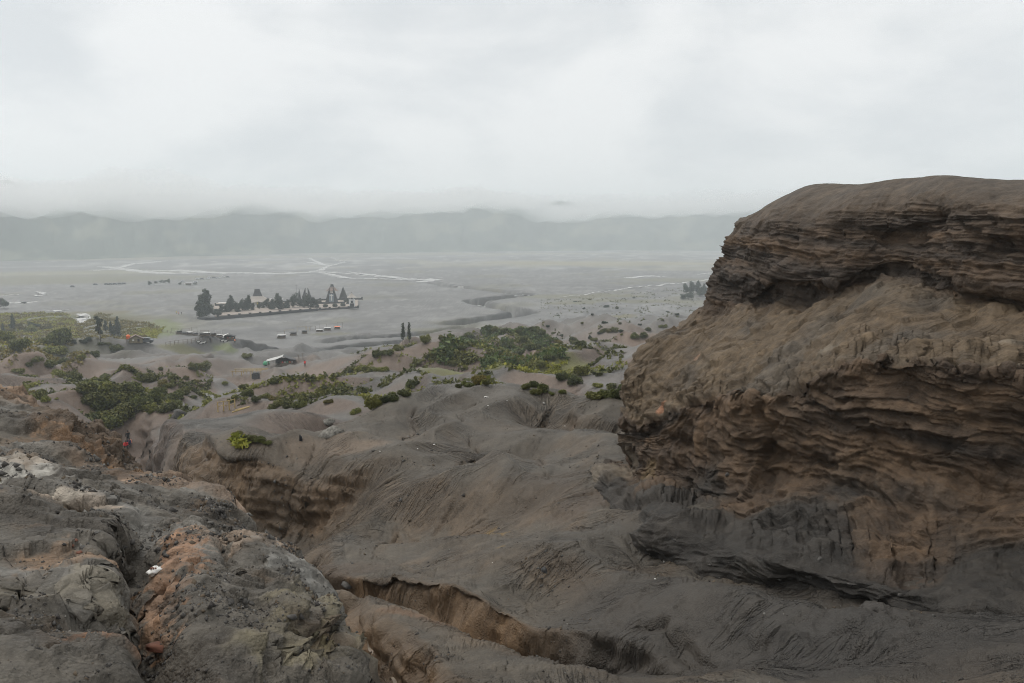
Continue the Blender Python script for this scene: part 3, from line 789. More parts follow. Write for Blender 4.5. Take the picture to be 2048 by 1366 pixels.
for s in [
 (900,792,40.5,4.5,2.5,(0.144,0.137,0.126),.7),(800,812,37,3,1.0,(0.137,0.126,0.108),.6),(960,808,38,3.5,0.8,(0.144,0.133,0.119),.6),
 (640,890,29.5,1.6,1.2,(0.151,0.119,0.090),.8),(720,893,28.6,1.5,0.9,(0.166,0.130,0.097),.9),
 (1080,960,21.5,2.0,1.6,(0.090,0.071,0.052),.8),(1180,990,18.8,1.2,1.2,(0.097,0.073,0.052),.8),(1300,1110,14.2,0.9,0.7,(0.108,0.081,0.054),.7),
 (830,1190,12.7,0.8,0.45,(0.166,0.112,0.072),.9),(900,1210,12.3,0.8,0.4,(0.173,0.115,0.072),.9),(1000,1285,11.0,0.9,0.35,(0.151,0.119,0.086),.8),(940,1270,11.2,0.4,0.3,(0.137,0.108,0.079),.8),
 (830,1050,18.5,0.5,0.3,(0.144,0.115,0.086),.8),(700,1100,18.5,1.2,0.8,(0.104,0.081,0.061),.8),(650,1060,23,2.0,1.4,(0.086,0.068,0.045),.7),
 (1000,1022,19.0,0.5,0.25,(0.216,0.144,0.043),.65),(975,1000,20.2,0.3,0.2,(0.216,0.144,0.043),.6),(1000,1077,16.6,0.15,.1,(0.216,0.144,0.043),.7),
 (1650,1230,11.3,5.5,3.2,(0.056,0.050,0.043),.75),(1350,1280,10.8,3.0,1.6,(0.062,0.055,0.047),.6),(1250,1080,15.5,2.5,1.8,(0.070,0.062,0.052),.5),(1990,1300,9.8,3.5,1.8,(0.050,0.046,0.042),.7),  # dark wet ash at lower right, with the shade there painted in too
 (1030,1430,8.5,1.5,.8,(0.086,0.068,0.050),.7),
 # pale mud on the paths and washed slopes
 (405,790,163,5,5,(0.24,0.235,0.225),.85),(395,812,140,4,4,(0.158,0.155,0.148),.7),(455,765,195,6,8,(0.144,0.140,0.135),.7),
 (1245,757,100,6,5,(0.187,0.180,0.173),.7),(1210,700,208,9,5,(0.173,0.169,0.162),.7),(1255,700,205,7,6,(0.180,0.173,0.166),.7),
 # grass tints on and around the plain
 (300,666,395,16,40,(0.115,0.137,0.036),.85),(325,655,420,12,40,(0.122,0.144,0.040),.8),(450,696,305,5,6,(0.101,0.122,0.036),.8),(370,704,290,12,5,(0.122,0.115,0.036),.6),
 (100,640,455,60,70,(0.094,0.101,0.036),.8),(190,625,500,30,25,(0.115,0.094,0.036),.8),(20,650,430,40,40,(0.086,0.086,0.036),.7),
 (100,560,880,160,130,(0.122,0.112,0.061),.8),(30,540,1150,220,110,(0.130,0.119,0.072),.7),(260,556,930,140,60,(0.122,0.115,0.065),.6),
 (230,640,455,30,35,(0.101,0.086,0.036),.7),(60,690,300,30,25,(0.094,0.090,0.036),.45),(150,665,385,40,40,(0.094,0.086,0.036),.6),
 (1160,592,645,70,35,(0.130,0.119,0.043),.55),(1250,603,590,70,25,(0.130,0.119,0.043),.5),(1240,634,475,14,10,(0.144,0.122,0.043),.7),(1140,607,570,26,14,(0.130,0.119,0.043),.6),
 (1000,732,168,14,8,(0.144,0.144,0.036),.8),(1060,735,165,16,6,(0.158,0.151,0.036),.8),(1130,722,188,9,6,(0.144,0.144,0.036),.6),
 (1350,560,880,90,60,(0.130,0.119,0.050),.5),(850,660,410,20,10,(0.115,0.108,0.043),.5),(660,668,392,14,6,(0.108,0.101,0.036),.7),
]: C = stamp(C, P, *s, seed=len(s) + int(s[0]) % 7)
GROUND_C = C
# far plain beyond the detailed sheet, same columns, out to the foot of the caldera wall and past it
NF = 46
rf = 1150.0 * np.exp(np.linspace(0, math.log(7000 / 1150.0), NF + 1)[1:])
FX = rf[:, None] * np.sin(fth)[None, :]; FY = rf[:, None] * np.cos(fth)[None, :]
PF = np.stack([FX, FY, np.zeros_like(FX)], -1).astype(np.float32)
PF[..., 2] = P[-1:, :, 2] * np.linspace(1, 0, NF)[:, None]
fn = fbm2(PF[..., 0] / 130, PF[..., 1] / 260, 4, 95); fn2 = fbm2(PF[..., 0] / 420, PF[..., 1] / 800, 3, 97)
CF = np.zeros((NF, NC, 3), np.float32) + np.array((0.122, 0.119, 0.115), np.float32)
CF *= (1 + 0.5 * fn)[..., None]
thinf = 1 - np.abs(fbm2(PF[..., 0] / 150, PF[..., 1] / 260, 4, 99)) * 9
CF = mixc(CF, (0.30, 0.295, 0.28), np.clip(thinf, 0, 1) * 0.75)
CF = mixc(CF, (0.085, 0.083, 0.08), np.clip(1 - np.abs(fbm2(PF[..., 0] / 210 + 5, PF[..., 1] / 300, 4, 93)) * 9, 0, 1) * 0.5)
CF = mixc(CF, (0.19, 0.175, 0.11), sstep(0.12, 0.4, fn + fn2) * 0.5)
for s in [(1200,525,1510,330,170,(0.21,0.185,0.10),.75),(1330,545,1080,130,90,(0.20,0.18,0.08),.6),(60,540,1180,300,160,(0.18,0.17,0.10),.7),(300,512,2040,700,220,(0.19,0.175,0.12),.6),
          (900,507,2360,900,160,(0.2,0.185,0.12),.6)]: CF = stamp(CF, PF, *s)
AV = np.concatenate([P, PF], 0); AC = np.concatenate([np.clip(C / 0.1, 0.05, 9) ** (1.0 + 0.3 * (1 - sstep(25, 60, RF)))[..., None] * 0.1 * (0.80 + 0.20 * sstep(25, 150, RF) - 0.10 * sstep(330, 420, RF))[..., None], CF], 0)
# which way the wash lines run at each vertex, and how strongly (for the material)
Hs = blur(blur(H, 6, 0), 6, 1); gi, gj = np.gradient(Hs); slp = np.hypot(gi, gj) / (R * DTH)
ca, sa_ = np.cos(gth)[None, :], np.sin(gth)[None, :]
fx_, fy_ = gi * sa_ + gj * ca, gi * ca - gj * sa_                # gradient in world x, y (radial = (sin, cos), across = (cos, -sin))
ang_ = np.arctan2(fy_, fx_); str_ = sstep(0.02, 0.13, slp) * (1 - sstep(120, 200, R)) * np.clip(0.55 + 1.2 * fbm2(X / R * 8, np.log(R) * 8, 3, 46), 0.1, 1)
c2, s2 = bil(np.cos(2 * ang_).astype(np.float32), (LRF - LR0) / DTH, np.zeros((NR, 1)) + fj[None, :]), bil(np.sin(2 * ang_).astype(np.float32), (LRF - LR0) / DTH, np.zeros((NR, 1)) + fj[None, :])
st_ = bil(str_.astype(np.float32), (LRF - LR0) / DTH, np.zeros((NR, 1)) + fj[None, :])
aa = 0.5 * np.arctan2(s2, c2)
W6 = np.stack([np.maximum(np.cos(aa - k * math.pi / 6) ** 2 - 0.55, 0) ** 2 for k in range(6)], -1); W6 /= W6.sum(-1, keepdims=True) + 1e-6
W6 = W6 * st_[..., None]
W6 = np.concatenate([W6, np.zeros((NF, NC, 6))], 0).reshape(-1, 6)
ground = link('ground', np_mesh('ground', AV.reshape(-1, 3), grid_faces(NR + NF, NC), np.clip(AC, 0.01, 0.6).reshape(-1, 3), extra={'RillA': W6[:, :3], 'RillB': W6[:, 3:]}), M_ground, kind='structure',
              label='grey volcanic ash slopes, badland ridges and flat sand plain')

# ------------------------------------------------------------------ the big layered bluff on the right
def spline_axis(Pc, t, tq):
    """natural cubic spline along axis 0 of control array Pc at parameters t, sampled at tq"""
    n = len(t); h = np.diff(t)
    A = np.zeros((n, n)); B = np.zeros((n,) + Pc.shape[1:])
    A[0, 0] = A[-1, -1] = 1
    for i in range(1, n - 1):
        A[i, i - 1] = h[i - 1]; A[i, i] = 2 * (h[i - 1] + h[i]); A[i, i + 1] = h[i]
        B[i] = 6 * ((Pc[i + 1] - Pc[i]) / h[i] - (Pc[i] - Pc[i - 1]) / h[i - 1])
    M2 = np.linalg.solve(A, B.reshape(n, -1)).reshape(B.shape) * 0.6     # slightly tightened
    k = np.clip(np.searchsorted(t, tq, side='right') - 1, 0, n - 2)
    sh = (slice(None),) + (None,) * (Pc.ndim - 1)
    hk = h[k][sh]; a = (t[k + 1] - tq)[sh] / hk; b = 1 - a
    return a * Pc[k] + b * Pc[k + 1] + ((a ** 3 - a) * M2[k] + (b ** 3 - b) * M2[k + 1]) * hk ** 2 / 6

# rows from the foot to the top; each entry is (px, py, D)
#        foot            pedestal top     overhang line     mid wall         under lip        lip             above lip        bench            wall foot         band             recess           brow             top
BC = [
 [(1215,990,23.5),(1215,925,24.0),(1285,945,24.5),(1290,890,24.8),(1290,865,25.0),(1285,833,25.0),(1295,795,25.5),(1320,715,26.5),(1435,640,28.5),(1450,590,28.6),(1475,530,28.8),(1500,465,29),(1570,410,29.5)],
 [(1193,1005,20.3),(1190,930,20.8),(1262,945,21.0),(1254,890,21.1),(1256,866,21.2),(1246,834,20.9),(1257,792,21.3),(1281,700,22.3),(1407,620,24.4),(1421,566,24.5),(1443,518,24.7),(1474,452,24.8),(1546,406,25.6)],
 [(1240,1035,19.0),(1235,965,19.5),(1280,952,20.0),(1276,898,20.2),(1276,872,20.4),(1270,852,19.9),(1280,815,20.3),(1308,712,21.5),(1424,624,23.6),(1438,570,23.6),(1462,516,23.9),(1494,444,24.0),(1575,389,25.0)],
 [(1300,1070,17.7),(1292,1000,18.2),(1325,960,19.1),(1320,905,19.4),(1322,862,19.7),(1322,836,19.0),(1330,808,19.4),(1358,718,20.8),(1462,618,22.8),(1472,570,22.6),(1492,512,23.0),(1520,438,23.1),(1608,374,24.3)],
 [(1400,1112,16.2),(1392,1048,16.6),(1413,995,17.5),(1410,915,18.0),(1412,838,18.3),(1420,803,17.5),(1427,783,17.9),(1452,712,19.5),(1532,604,21.6),(1540,565,21.2),(1556,508,21.8),(1578,430,21.6),(1662,367,23.2)],
 [(1530,1142,14.9),(1522,1095,15.2),(1545,1070,15.8),(1542,955,16.5),(1550,822,17.0),(1558,790,16.1),(1566,767,16.5),(1592,690,18.2),(1650,598,20.2),(1656,560,19.8),(1670,490,20.5),(1690,420,20.2),(1742,364,21.9)],
 [(1680,1168,13.8),(1688,1138,14.1),(1692,1115,14.4),(1690,965,15.3),(1692,768,16.0),(1700,728,15.1),(1706,708,15.5),(1730,640,17.2),(1775,548,19.4),(1780,525,19.2),(1790,468,19.8),(1800,410,19.5),(1826,355,21.1)],
 [(1850,1188,12.8),(1850,1163,13.0),(1850,1143,13.3),(1850,955,14.3),(1850,768,15.2),(1850,728,14.3),(1851,708,14.7),(1860,650,16.2),(1880,580,18.0),(1885,545,17.6),(1890,470,18.2),(1893,400,18.0),(1888,349,19.8)],
 [(2048,1195,12.2),(2048,1112,12.9),(2048,1083,12.9),(2048,930,13.8),(2048,788,14.6),(2048,753,13.7),(2048,735,14.0),(2048,670,15.4),(2048,612,17.0),(2048,580,16.5),(2048,500,17.0),(2048,412,16.9),(2048,360,18.8)],
 [(2330,1220,11.6),(2330,1120,12.2),(2330,1090,12.2),(2330,930,13.0),(2330,790,13.8),(2330,752,12.9),(2330,735,13.2),(2330,660,14.6),(2330,590,16.2),(2330,560,15.8),(2330,480,16.2),(2330,400,16.1),(2330,345,18.0)],
 [(2750,1260,11.0),(2750,1130,11.6),(2750,1100,11.6),(2750,930,12.4),(2750,790,13.2),(2750,752,12.3),(2750,735,12.6),(2750,660,14.0),(2750,590,15.6),(2750,560,15.2),(2750,480,15.6),(2750,400,15.5),(2750,345,17.4)],
]
for col in BC:
    lipD = col[5][2]
    col[4] = (col[4][0], col[4][1], lipD + 0.08); col[3] = (col[3][0], col[3][1], lipD - 0.12)
    gc_ = ground_hit(col[2][0], col[2][1], 7.0)
    col[2] = (col[2][0], col[2][1], min(col[2][2], lipD - 0.40, math.hypot(gc_[0], gc_[1]) - 0.35))
    jD = col[9][2]; col[10] = (col[10][0], col[10][1], jD + 0.22); col[11] = (col[11][0], col[11][1], jD + 0.40)
for k_, col in enumerate(BC):
    if 1 < k_ < 10:                                           # the layered foot runs out into the ash slope
        g_ = ground_hit(col[0][0], col[0][1] + 30, 7.0); Dg = min(math.hypot(g_[0], g_[1]) - 0.10, col[0][2])
        col[0] = (col[0][0], col[0][1] + 30, Dg)
        bx, by = (col[0][0] + col[2][0]) / 2, 0.5 * (col[0][1] + col[2][1]); g2_ = ground_hit(bx, by, 7.0)
        col[1] = (bx, by, min(math.hypot(g2_[0], g2_[1]) - 0.62, col[2][2] - 0.15))
net = np.array([[at(*p) for p in col] for col in BC])                 # (cols, rows, 3)
foot = net[:, :1].copy(); d0 = foot[..., :2] / np.linalg.norm(foot[..., :2], axis=-1, keepdims=True)
foot[..., 2] -= 1.2; foot[..., :2] -= d0 * 0.25
top = net[:, -1:]; dt = top[..., :2] / np.linalg.norm(top[..., :2], axis=-1, keepdims=True)
b1 = top.copy(); b1[..., :2] += dt * 3.0; b1[..., 2] -= 0.25
b2 = top.copy(); b2[..., :2] += dt * 6.5; b2[..., 2] -= 2.0
b3 = top.copy(); b3[..., :2] += dt * 9.0; b3[..., 2] -= 7.0
net = np.concatenate([foot, net, b1, b2, b3], 1)
NRW = net.shape[1]
# spacing of the samples follows the length of the control polygon as seen from the camera
def spaced(n, lens):
    c = np.concatenate([[0], np.cumsum(lens)]); return np.interp(np.linspace(0, c[-1], n), c, np.arange(len(c)))
BU, BV = 510, 570
lu = np.linalg.norm(np.diff(net[:, 4], axis=0), axis=1) / np.linalg.norm(net[1:, 4, :2], axis=1); lu[-1] *= 0.4; lu[-2] *= 0.6; lu[0] *= 0.35
lv = np.array([0.3, 0.5, 0.3, 0.9, 0.9, 0.30, 0.25, 0.6, 0.9, 0.3, 0.6, 0.65, 0.6, 0.35, 0.2, 0.1])[:NRW - 1]
tu, tv = spaced(BU, lu), spaced(BV, lv)
S1 = spline_axis(net, np.arange(len(net), dtype=float), tu)             # (BU, rows, 3)
# ragged lip: pull the lip row in and out along its length
lipn = fbm2(np.linspace(0, 26, BU), np.zeros(BU), 4, 150) + 0.5 * perlin2(np.linspace(0, 90, BU), np.ones(BU), 151)
lipn = lipn + 0.9 * (hash2(np.floor(np.linspace(0, 70, BU) + 1.5 * lipn), np.zeros(BU)) - 0.5)
S1[:, 6, 2] += 0.12 * lipn; S1[:, 7, 2] += 0.08 * lipn
ov = fbm2(np.linspace(0, 18, BU), np.ones(BU) * 3, 4, 155)
S1[:, 3, 2] += 0.22 * ov; S1[:, 4, 2] += 0.15 * fbm2(np.linspace(0, 9, BU), np.ones(BU) * 5, 3, 156)
S1[:, 9, 2] += 0.30 * fbm2(np.linspace(0, 14, BU), np.ones(BU) * 7, 4, 157)
S1[:, 12, 2] += 0.30 * fbm2(np.linspace(0, 12, BU), np.ones(BU) * 9, 4, 158)
BP = np.swapaxes(spline_axis(np.swapaxes(S1, 0, 1), np.arange(NRW, dtype=float), tv), 0, 1)   # (BU, BV, 3)
BP = np.swapaxes(BP, 0, 1).astype(np.float32)                           # (BV rows up, BU cols)
bn = grid_normals(BP); ctr = np.array((14.0, 24.0, 45.0))
sg = np.sign(((BP - ctr) * bn).sum(-1).mean()); bn *= sg
RV = tv[:, None] * np.ones((1, BU)); UU = np.arange(BU)[None, :] / BU * np.ones((BV, 1))
x, y, z = BP[..., 0], BP[..., 1], BP[..., 2]
bench = sstep(6.0, 6.5, RV) * (1 - sstep(8.6, 9.15, RV)); topm = sstep(11.2, 12.6, RV)
wallm = np.clip(1 - bench - topm, 0, 1)
lowm = 1 - sstep(5.6, 6.0, RV)
# lumps
wd_b, wr_b, wt_b = worley(x / 0.55, y / 0.55, z / 0.35, 21)
lump = fbm3(x / 2.2, y / 2.2, z / 1.3, 3, 160)
disp = lump * (0.34 * wallm + 0.10 * bench + 0.10 * topm)
mid_l = fbm3(x / 0.75, y / 0.75, z / 0.5, 3, 163)
disp += mid_l * (0.22 * wallm + 0.05 * bench + 0.02)
# layers: warped height; ledges stand proud with a sharp under-edge
warp = 0.55 * fbm3(x / 3.5, y / 3.5, z / 3.5, 2, 166) + 0.10 * fbm3(x / 0.6, y / 0.6, z / 0.6, 2, 168)
along = x * 0.80 - y * 0.60
dip = (0.04 - 0.24 * (1 - sstep(3.0, 6.2, RV))) * along
zl = z + warp * np.where(RV < 6, 0.85, 0.5) + dip
def ledge(h, lam, seed):
    """0..1 saw across a layer: each layer juts out most at its base and is irregular along its length"""
    k = h / lam + 0.45 * perlin2(along * 0.25, h * 0.5, seed)
    i = np.floor(k); f = k - i
    rnd = perlin2(i * 7.31 + 0.5 + along * 0.05, along * 0.35 + i * 3.7, seed + 1)
    w = along / (lam * 2.6) + 0.5 * perlin2(along * 1.1, h * 1.5, seed + 2) + 5.3 * hash2(i, i * 0 + seed)
    blk = hash2(np.floor(w), i + seed) - 0.5; fw = w - np.floor(w)
    joint = 1 - 0.5 * np.exp(-(np.minimum(fw, 1 - fw) / 0.06) ** 2)
    return (1 - f) ** 1.4 * (0.62 + 0.6 * rnd + 0.75 * blk) * joint
band = np.clip(0.5 + 1.7 * fbm3(x / 2.2, y / 2.2, z / 0.9, 3, 172), 0.05, 1.15)
disp += wallm * band * (0.45 + 0.55 * sstep(2.4, 3.4, RV)) * (0.12 * ledge(zl, 0.46, 175) + 0.115 * ledge(zl, 0.17, 178) + 0.07 * ledge(zl, 0.08, 181))
fine = perlin3(x * 1.6, y * 1.6, zl * 15, 184) + 0.6 * perlin3(x * 3.5, y * 3.5, zl * 32, 185)
disp += wallm * 0.05 * fine
wd, wr, wt = worley(x / 0.42, y / 0.42, zl / 0.20, 3)
wd_c, wr_c, wt_c = worley(x / 1.5, y / 1.5, zl / 0.75, 23)
disp += wallm * (0.17 * wt_c + 0.11 * (wr_c - 0.5))
disp += wallm * np.clip(0.3 + 1.2 * fbm3(x / 1.3, y / 1.3, z / 1.0, 2, 188), 0, 1) * (0.11 * wt + 0.07 * (wr - 0.5))
crumb = fbm3(x / 0.22, y / 0.22, z / 0.18, 2, 187)
disp += crumb * (0.040 * wallm + 0.022 * bench + 0.008 * topm)
# scooped hollows in the walls
hol = np.clip(fbm3(x / 1.6 + 5, y / 1.6, zl / 0.7, 2, 190) - 0.12, 0, 1)
disp -= wallm * 0.45 * hol
# rills down the ash bench and the talus apron, leaning to the left as they run down
ur = along + 0.35 * perlin2(along * 0.5, RV * 0.9, 193) - 0.95 * RV
ril = np.abs(perlin2(ur * 2.1, RV * 0.55, 195)); ril2 = np.abs(perlin2(ur * 5.5, RV * 0.9, 196)); ril3 = np.abs(perlin2(ur * 11, RV * 1.6, 197))
rf_ = sstep(6.5, 7.4, RV) * (0.45 + 0.75 * np.clip(0.5 + fbm3(x / 1.8, y / 1.8, z / 1.8, 2, 194), 0, 1))
disp += bench * rf_ * (0.22 * np.minimum(ril, 0.4) + 0.045 * np.minimum(ril2, 0.35))
disp += bench * (0.14 * fbm3(x / 1.1, y / 1.1, z / 0.8, 3, 295) + 0.10 * wt_b + 0.05 * (wr_b - 0.5))
disp += bench * 0.10 * np.clip(fbm3(x / 0.5, y / 0.5, zl / 0.14, 3, 198, ridged=True), -0.3, 1) * (1 - sstep(7.2, 8.6, RV))
plates = np.clip(fbm3(x / 0.9, y / 0.9, z / 0.35, 3, 199), 0, 1) * sstep(7.6, 6.6, RV) if False else np.clip(fbm3(x / 0.9, y / 0.9, z / 0.35, 3, 199), 0, 1) * (1 - sstep(6.9, 7.9, RV)) * bench
disp += 0.22 * plates
disp *= (1 - 0.85 * sstep(14, 15.5, RV)) * (0.72 + 0.28 * sstep(2.2, 3.2, RV))
BP = BP + bn * disp[..., None].astype(np.float32)
# colour of the layers
c = np.zeros(BP.shape, np.float32) + np.array((0.088, 0.064, 0.044), np.float32)
lt = perlin2(zl * 2.2, along * 0.08, 201) + 0.6 * perlin2(zl * 6.5, along * 0.15, 202)
c = mixc(c, (0.052, 0.042, 0.034), sstep(0.0, 0.6, lt) * 0.75 * wallm)
c = mixc(c, (0.118, 0.084, 0.055), sstep(0.0, 0.55, -lt + 0.3 * mid_l) * 0.65 * wallm)
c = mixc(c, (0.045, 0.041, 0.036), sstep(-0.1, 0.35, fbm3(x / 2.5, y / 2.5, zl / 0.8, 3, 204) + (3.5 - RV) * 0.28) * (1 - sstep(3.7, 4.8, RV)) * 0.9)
c = mixc(c, (0.112, 0.088, 0.060), bench * (0.75 + 0.25 * lump))
c = mixc(c, (0.20, 0.18, 0.152), bench * sstep(0.1, 0.5, fbm3(x / 0.8, y / 0.8, z / 0.8, 3, 206)) * 0.55 * (1 - sstep(7.3, 8.2, RV)))
c = mixc(c, (0.086, 0.076, 0.064), bench * sstep(0.05, 0.4, fbm3(x / 1.6, y / 1.6, z / 1.6, 2, 208)) * 0.6)
c = mixc(c, (0.080, 0.065, 0.050), topm * 0.9)
c *= np.clip(1 + 0.40 * mid_l + 0.35 * crumb + 0.25 * (wr - 0.5) * wallm, 0.35, 1.9)[..., None]
for px, py, D, r_, col, f in [(1325,815,19.3,.22,(0.24,0.14,0.09),.8),(1640,715,17.2,.16,(0.27,0.2,0.13),.8),(1400,705,20.2,.3,(0.22,0.15,0.11),.6),(1225,935,20.5,1.0,(0.17,0.145,0.115),.7),(1300,950,19.0,.5,(0.14,0.105,0.06),.7)]:
    q = at(px, py, D); e = np.sqrt(((BP - q) ** 2).sum(-1)) / r_ + 0.5 * mid_l
    c = mixc(c, col, f * (1 - sstep(0.6, 1.0, e)))
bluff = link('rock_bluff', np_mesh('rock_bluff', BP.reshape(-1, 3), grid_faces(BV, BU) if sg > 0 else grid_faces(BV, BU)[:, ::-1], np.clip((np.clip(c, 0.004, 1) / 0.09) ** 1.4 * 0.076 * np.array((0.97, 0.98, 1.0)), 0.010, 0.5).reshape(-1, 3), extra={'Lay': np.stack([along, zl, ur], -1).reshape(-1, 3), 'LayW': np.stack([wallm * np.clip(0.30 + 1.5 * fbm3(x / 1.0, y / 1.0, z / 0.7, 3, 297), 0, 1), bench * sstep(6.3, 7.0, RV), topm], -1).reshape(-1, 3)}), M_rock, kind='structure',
             label='tall dark brown bluff of layered volcanic tuff with an overhanging lip')

# ------------------------------------------------------------------ the ash mound at the left, on which the photographer stands
# outline of its edge, in photo pixels and distance, running from the back left round the right to behind the camera
ME = [(-420,735,15.5),(-200,752,15),(0,771,14.5),(62,787,14.2),(130,831,13.8),(192,851,13.4),(236,871,13.0),(258,915,12.5),(273,953,12.0),(345,972,11.2),(432,1001,10.3),(482,1033,9.6),
      (552,1083,8.6),(622,1134,7.7),(667,1193,6.9),(692,1252,6.1),(706,1305,5.5),(716,1366,5.0),(740,1480,4.1),(800,1700,3.0)]
edge = [at(*p) for p in ME] + [np.array((0.9, 0.6, 44.6)), np.array((0.8, -1.5, 45.0)), np.array((-2, -3, 45.3)), np.array((-6, -2.5, 45.3)), np.array((-11, 1, 45.0)), np.array((-13.5, 6, 44.7))]
edge = np.array(edge)
MC = np.array((-2.5, 4.4))
MT = [(-300,1100,6.6),(0,1366,4.35),(250,1366,4.4),(450,1366,4.5),(620,1366,4.8),(0,1200,5.6),(200,1200,5.6),(400,1200,5.6),(560,1220,5.7),
      (0,1080,7.0),(150,1060,7.4),(300,1060,7.6),(430,1070,7.6),(540,1120,7.1),(0,960,9.2),(150,960,9.4),(280,990,9.5),(380,1010,9.4),
      (0,860,11.6),(120,880,11.8),(200,930,11.5),(240,955,11.0),(-200,950,9.5),(-250,850,12),(120,1010,8.2),(20,1010,8.1)]
tp = np.array([at(*p) for p in MT] + list(edge - np.array((0, 0, 0.0))))
kx = tp[:, :2]; kz = tp[:, 2]
Am = np.zeros((len(kx) + 3,) * 2); dd = ((kx[:, None] - kx[None]) ** 2).sum(-1)
Am[:len(kx), :len(kx)] = dd * np.log(dd + 1e-9) * 0.5 + np.eye(len(kx)) * 0.05
Am[:len(kx), -3] = 1; Am[:len(kx), -2:] = kx; Am[-3, :len(kx)] = 1; Am[-2:, :len(kx)] = kx.T
mw = np.linalg.solve(Am, np.concatenate([kz, np.zeros(3)]))
def mtop(x, y):
    o = mw[-3] + mw[-2] * x + mw[-1] * y
    for k in range(len(kx)):
        q = (x - kx[k, 0]) ** 2 + (y - kx[k, 1]) ** 2
        o = o + mw[k] * q * np.log(q + 1e-9) * 0.5
    return o
ang = np.unwrap(np.arctan2(edge[:, 1] - MC[1], edge[:, 0] - MC[0]))
el = np.concatenate([edge, edge[:1]], 0); seg = np.linalg.norm(np.diff(el[:, :2], axis=0), axis=1)
tl_ = np.concatenate([[0], np.cumsum(seg)])
MU, MV = 610, 380
# more samples on the part of the edge that faces the view
wgt = np.ones(len(seg)); wgt[:19] = 4.0
tw = np.concatenate([[0], np.cumsum(seg * wgt)])
su = np.interp(np.linspace(0, tw[-1], MU), tw, tl_)
E2 = np.stack([np.interp(su, tl_, el[:, k]) for k in range(3)], -1)
E2[1:-1] = 0.25 * E2[:-2] + 0.5 * E2[1:-1] + 0.25 * E2[2:]
rag = fbm2(su / 1.3, np.zeros(MU), 4, 210)
rho = np.concatenate([np.linspace(0.0, 0.75, int(MV * 0.48), endpoint=False), np.linspace(0.75, 1.0, int(MV * 0.24), endpoint=False), np.linspace(1.0, 2.0, MV - int(MV * 0.48) - int(MV * 0.24))])
RHO = rho[:, None] * np.ones((1, MU))
rr = np.minimum(RHO, 1.0)
ex = E2[None, :, 0] - MC[0]; ey = E2[None, :, 1] - MC[1]; el_ = np.hypot(ex, ey)
over = np.maximum(RHO - 1, 0)
outw = over * 1.0 + 0.10 * rag[None, :] * sstep(0.8, 1.0, RHO)
MXx = MC[0] + ex * rr + ex / el_ * outw; MYy = MC[1] + ey * rr + ey / el_ * outw
MZ = mtop(MXx, MYy) if False else mtop(MC[0] + ex * rr, MC[1] + ey * rr)
MZ = MZ - 0.10 * sstep(0.9, 1.0, RHO) ** 2 - 3.6 * over ** 0.75
def mcarve(poly, depth, floor, wl_, wr_, seed):
    """gully on the mound along photo points; wl_ bank width on the left of its course, wr_ on the right"""
    global MZ
    pl = np.array([at(*p)[:2] for p in poly]); xx = MXx + 0.10 * fbm2(MXx / 0.35, MYy / 0.35, 4, seed); yy = MYy + 0.10 * fbm2(MXx / 0.35, MYy / 0.35, 4, seed + 5)
    best = np.full(xx.shape, 1e9); sg_ = np.ones(xx.shape); tt = np.zeros(xx.shape); n_ = len(pl) - 1
    for k in range(n_):
        a, d = pl[k], pl[k + 1] - pl[k]
        t = np.clip(((xx - a[0]) * d[0] + (yy - a[1]) * d[1]) / (d @ d), 0, 1)
        ex_, ey_ = xx - a[0] - t * d[0], yy - a[1] - t * d[1]; e = np.hypot(ex_, ey_); u = e < best
        best = np.where(u, e, best); sg_ = np.where(u, np.sign(d[0] * ey_ - d[1] * ex_), sg_); tt = np.where(u, (k + t) / n_, tt)
    w = np.where(sg_ > 0, wl_, wr_)
    MZ = MZ - depth * (1 - sstep(0, 1, (best - floor) / w)) * sstep(0, .3, tt) * sstep(0, .12, 1 - tt)
mcarve([(330,1010,8.8),(262,1070,7.4),(240,1130,6.5),(250,1200,5.7),(258,1270,5.1),(300,1366,4.4),(330,1450,4.0)], 0.46, 0.05, 0.40, 0.16, 500)
mcarve([(-60,1215,5.5),(30,1225,5.4),(100,1262,5.15),(175,1268,5.1),(235,1240,5.3)], 0.09, 0.05, 0.22, 0.5, 510)
mcarve([(395,1010,9.3),(420,1080,7.5),(470,1150,6.5),(560,1165,6.6)], 0.10, 0.03, 0.3, 0.06, 520)
mcarve([(560,1366,4.6),(610,1290,5.3),(650,1230,6.0)], 0.16, 0.04, 0.2, 0.3, 530)
mcarve([(-50,985,8.7),(60,998,8.5),(160,1012,8.2),(230,1045,7.7)], 0.10, 0.03, 0.07, 0.6, 540)
MP = np.stack([MXx, MYy, MZ], -1).astype(np.float32)
x, y, z = MP[..., 0].astype(np.float64), MP[..., 1].astype(np.float64), MP[..., 2].astype(np.float64)
def near(px, py, D, rx, ry, rot=0.0, seed=0, rg=0.4):
    """ragged elliptical mask around a measured point: rx across, ry along the sight line"""
    q = at(px, py, D); d = q[:2] / np.linalg.norm(q[:2])
    u = (x - q[0]) * d[1] - (y - q[1]) * d[0]; v = (x - q[0]) * d[0] + (y - q[1]) * d[1]
    u, v = u * math.cos(rot) + v * math.sin(rot), -u * math.sin(rot) + v * math.cos(rot)
    e = np.hypot(u / rx, v / ry)
    m = e < 1.9
    o = np.zeros(e.shape); o[m] = 1 - sstep(0.55, 1.0, e[m] + rg * fbm2(x[m] / rx * 2.2, y[m] / rx * 2.2, 4, 220 + seed))
    return o
rock_out = np.clip(near(190,900,12.4,1.0,1.5,0,1) + near(230,930,11.8,0.9,1.3,0,2) + near(215,960,11.2,.6,.4,0,3) * 0.6 + near(30,790,14,1.4,.8,0,13)*.7, 0, 1)
layer_r = np.clip(near(620,1260,5.8,0.42,0.55,0,4) + near(560,1330,4.9,0.40,0.4,0,5), 0, 1)
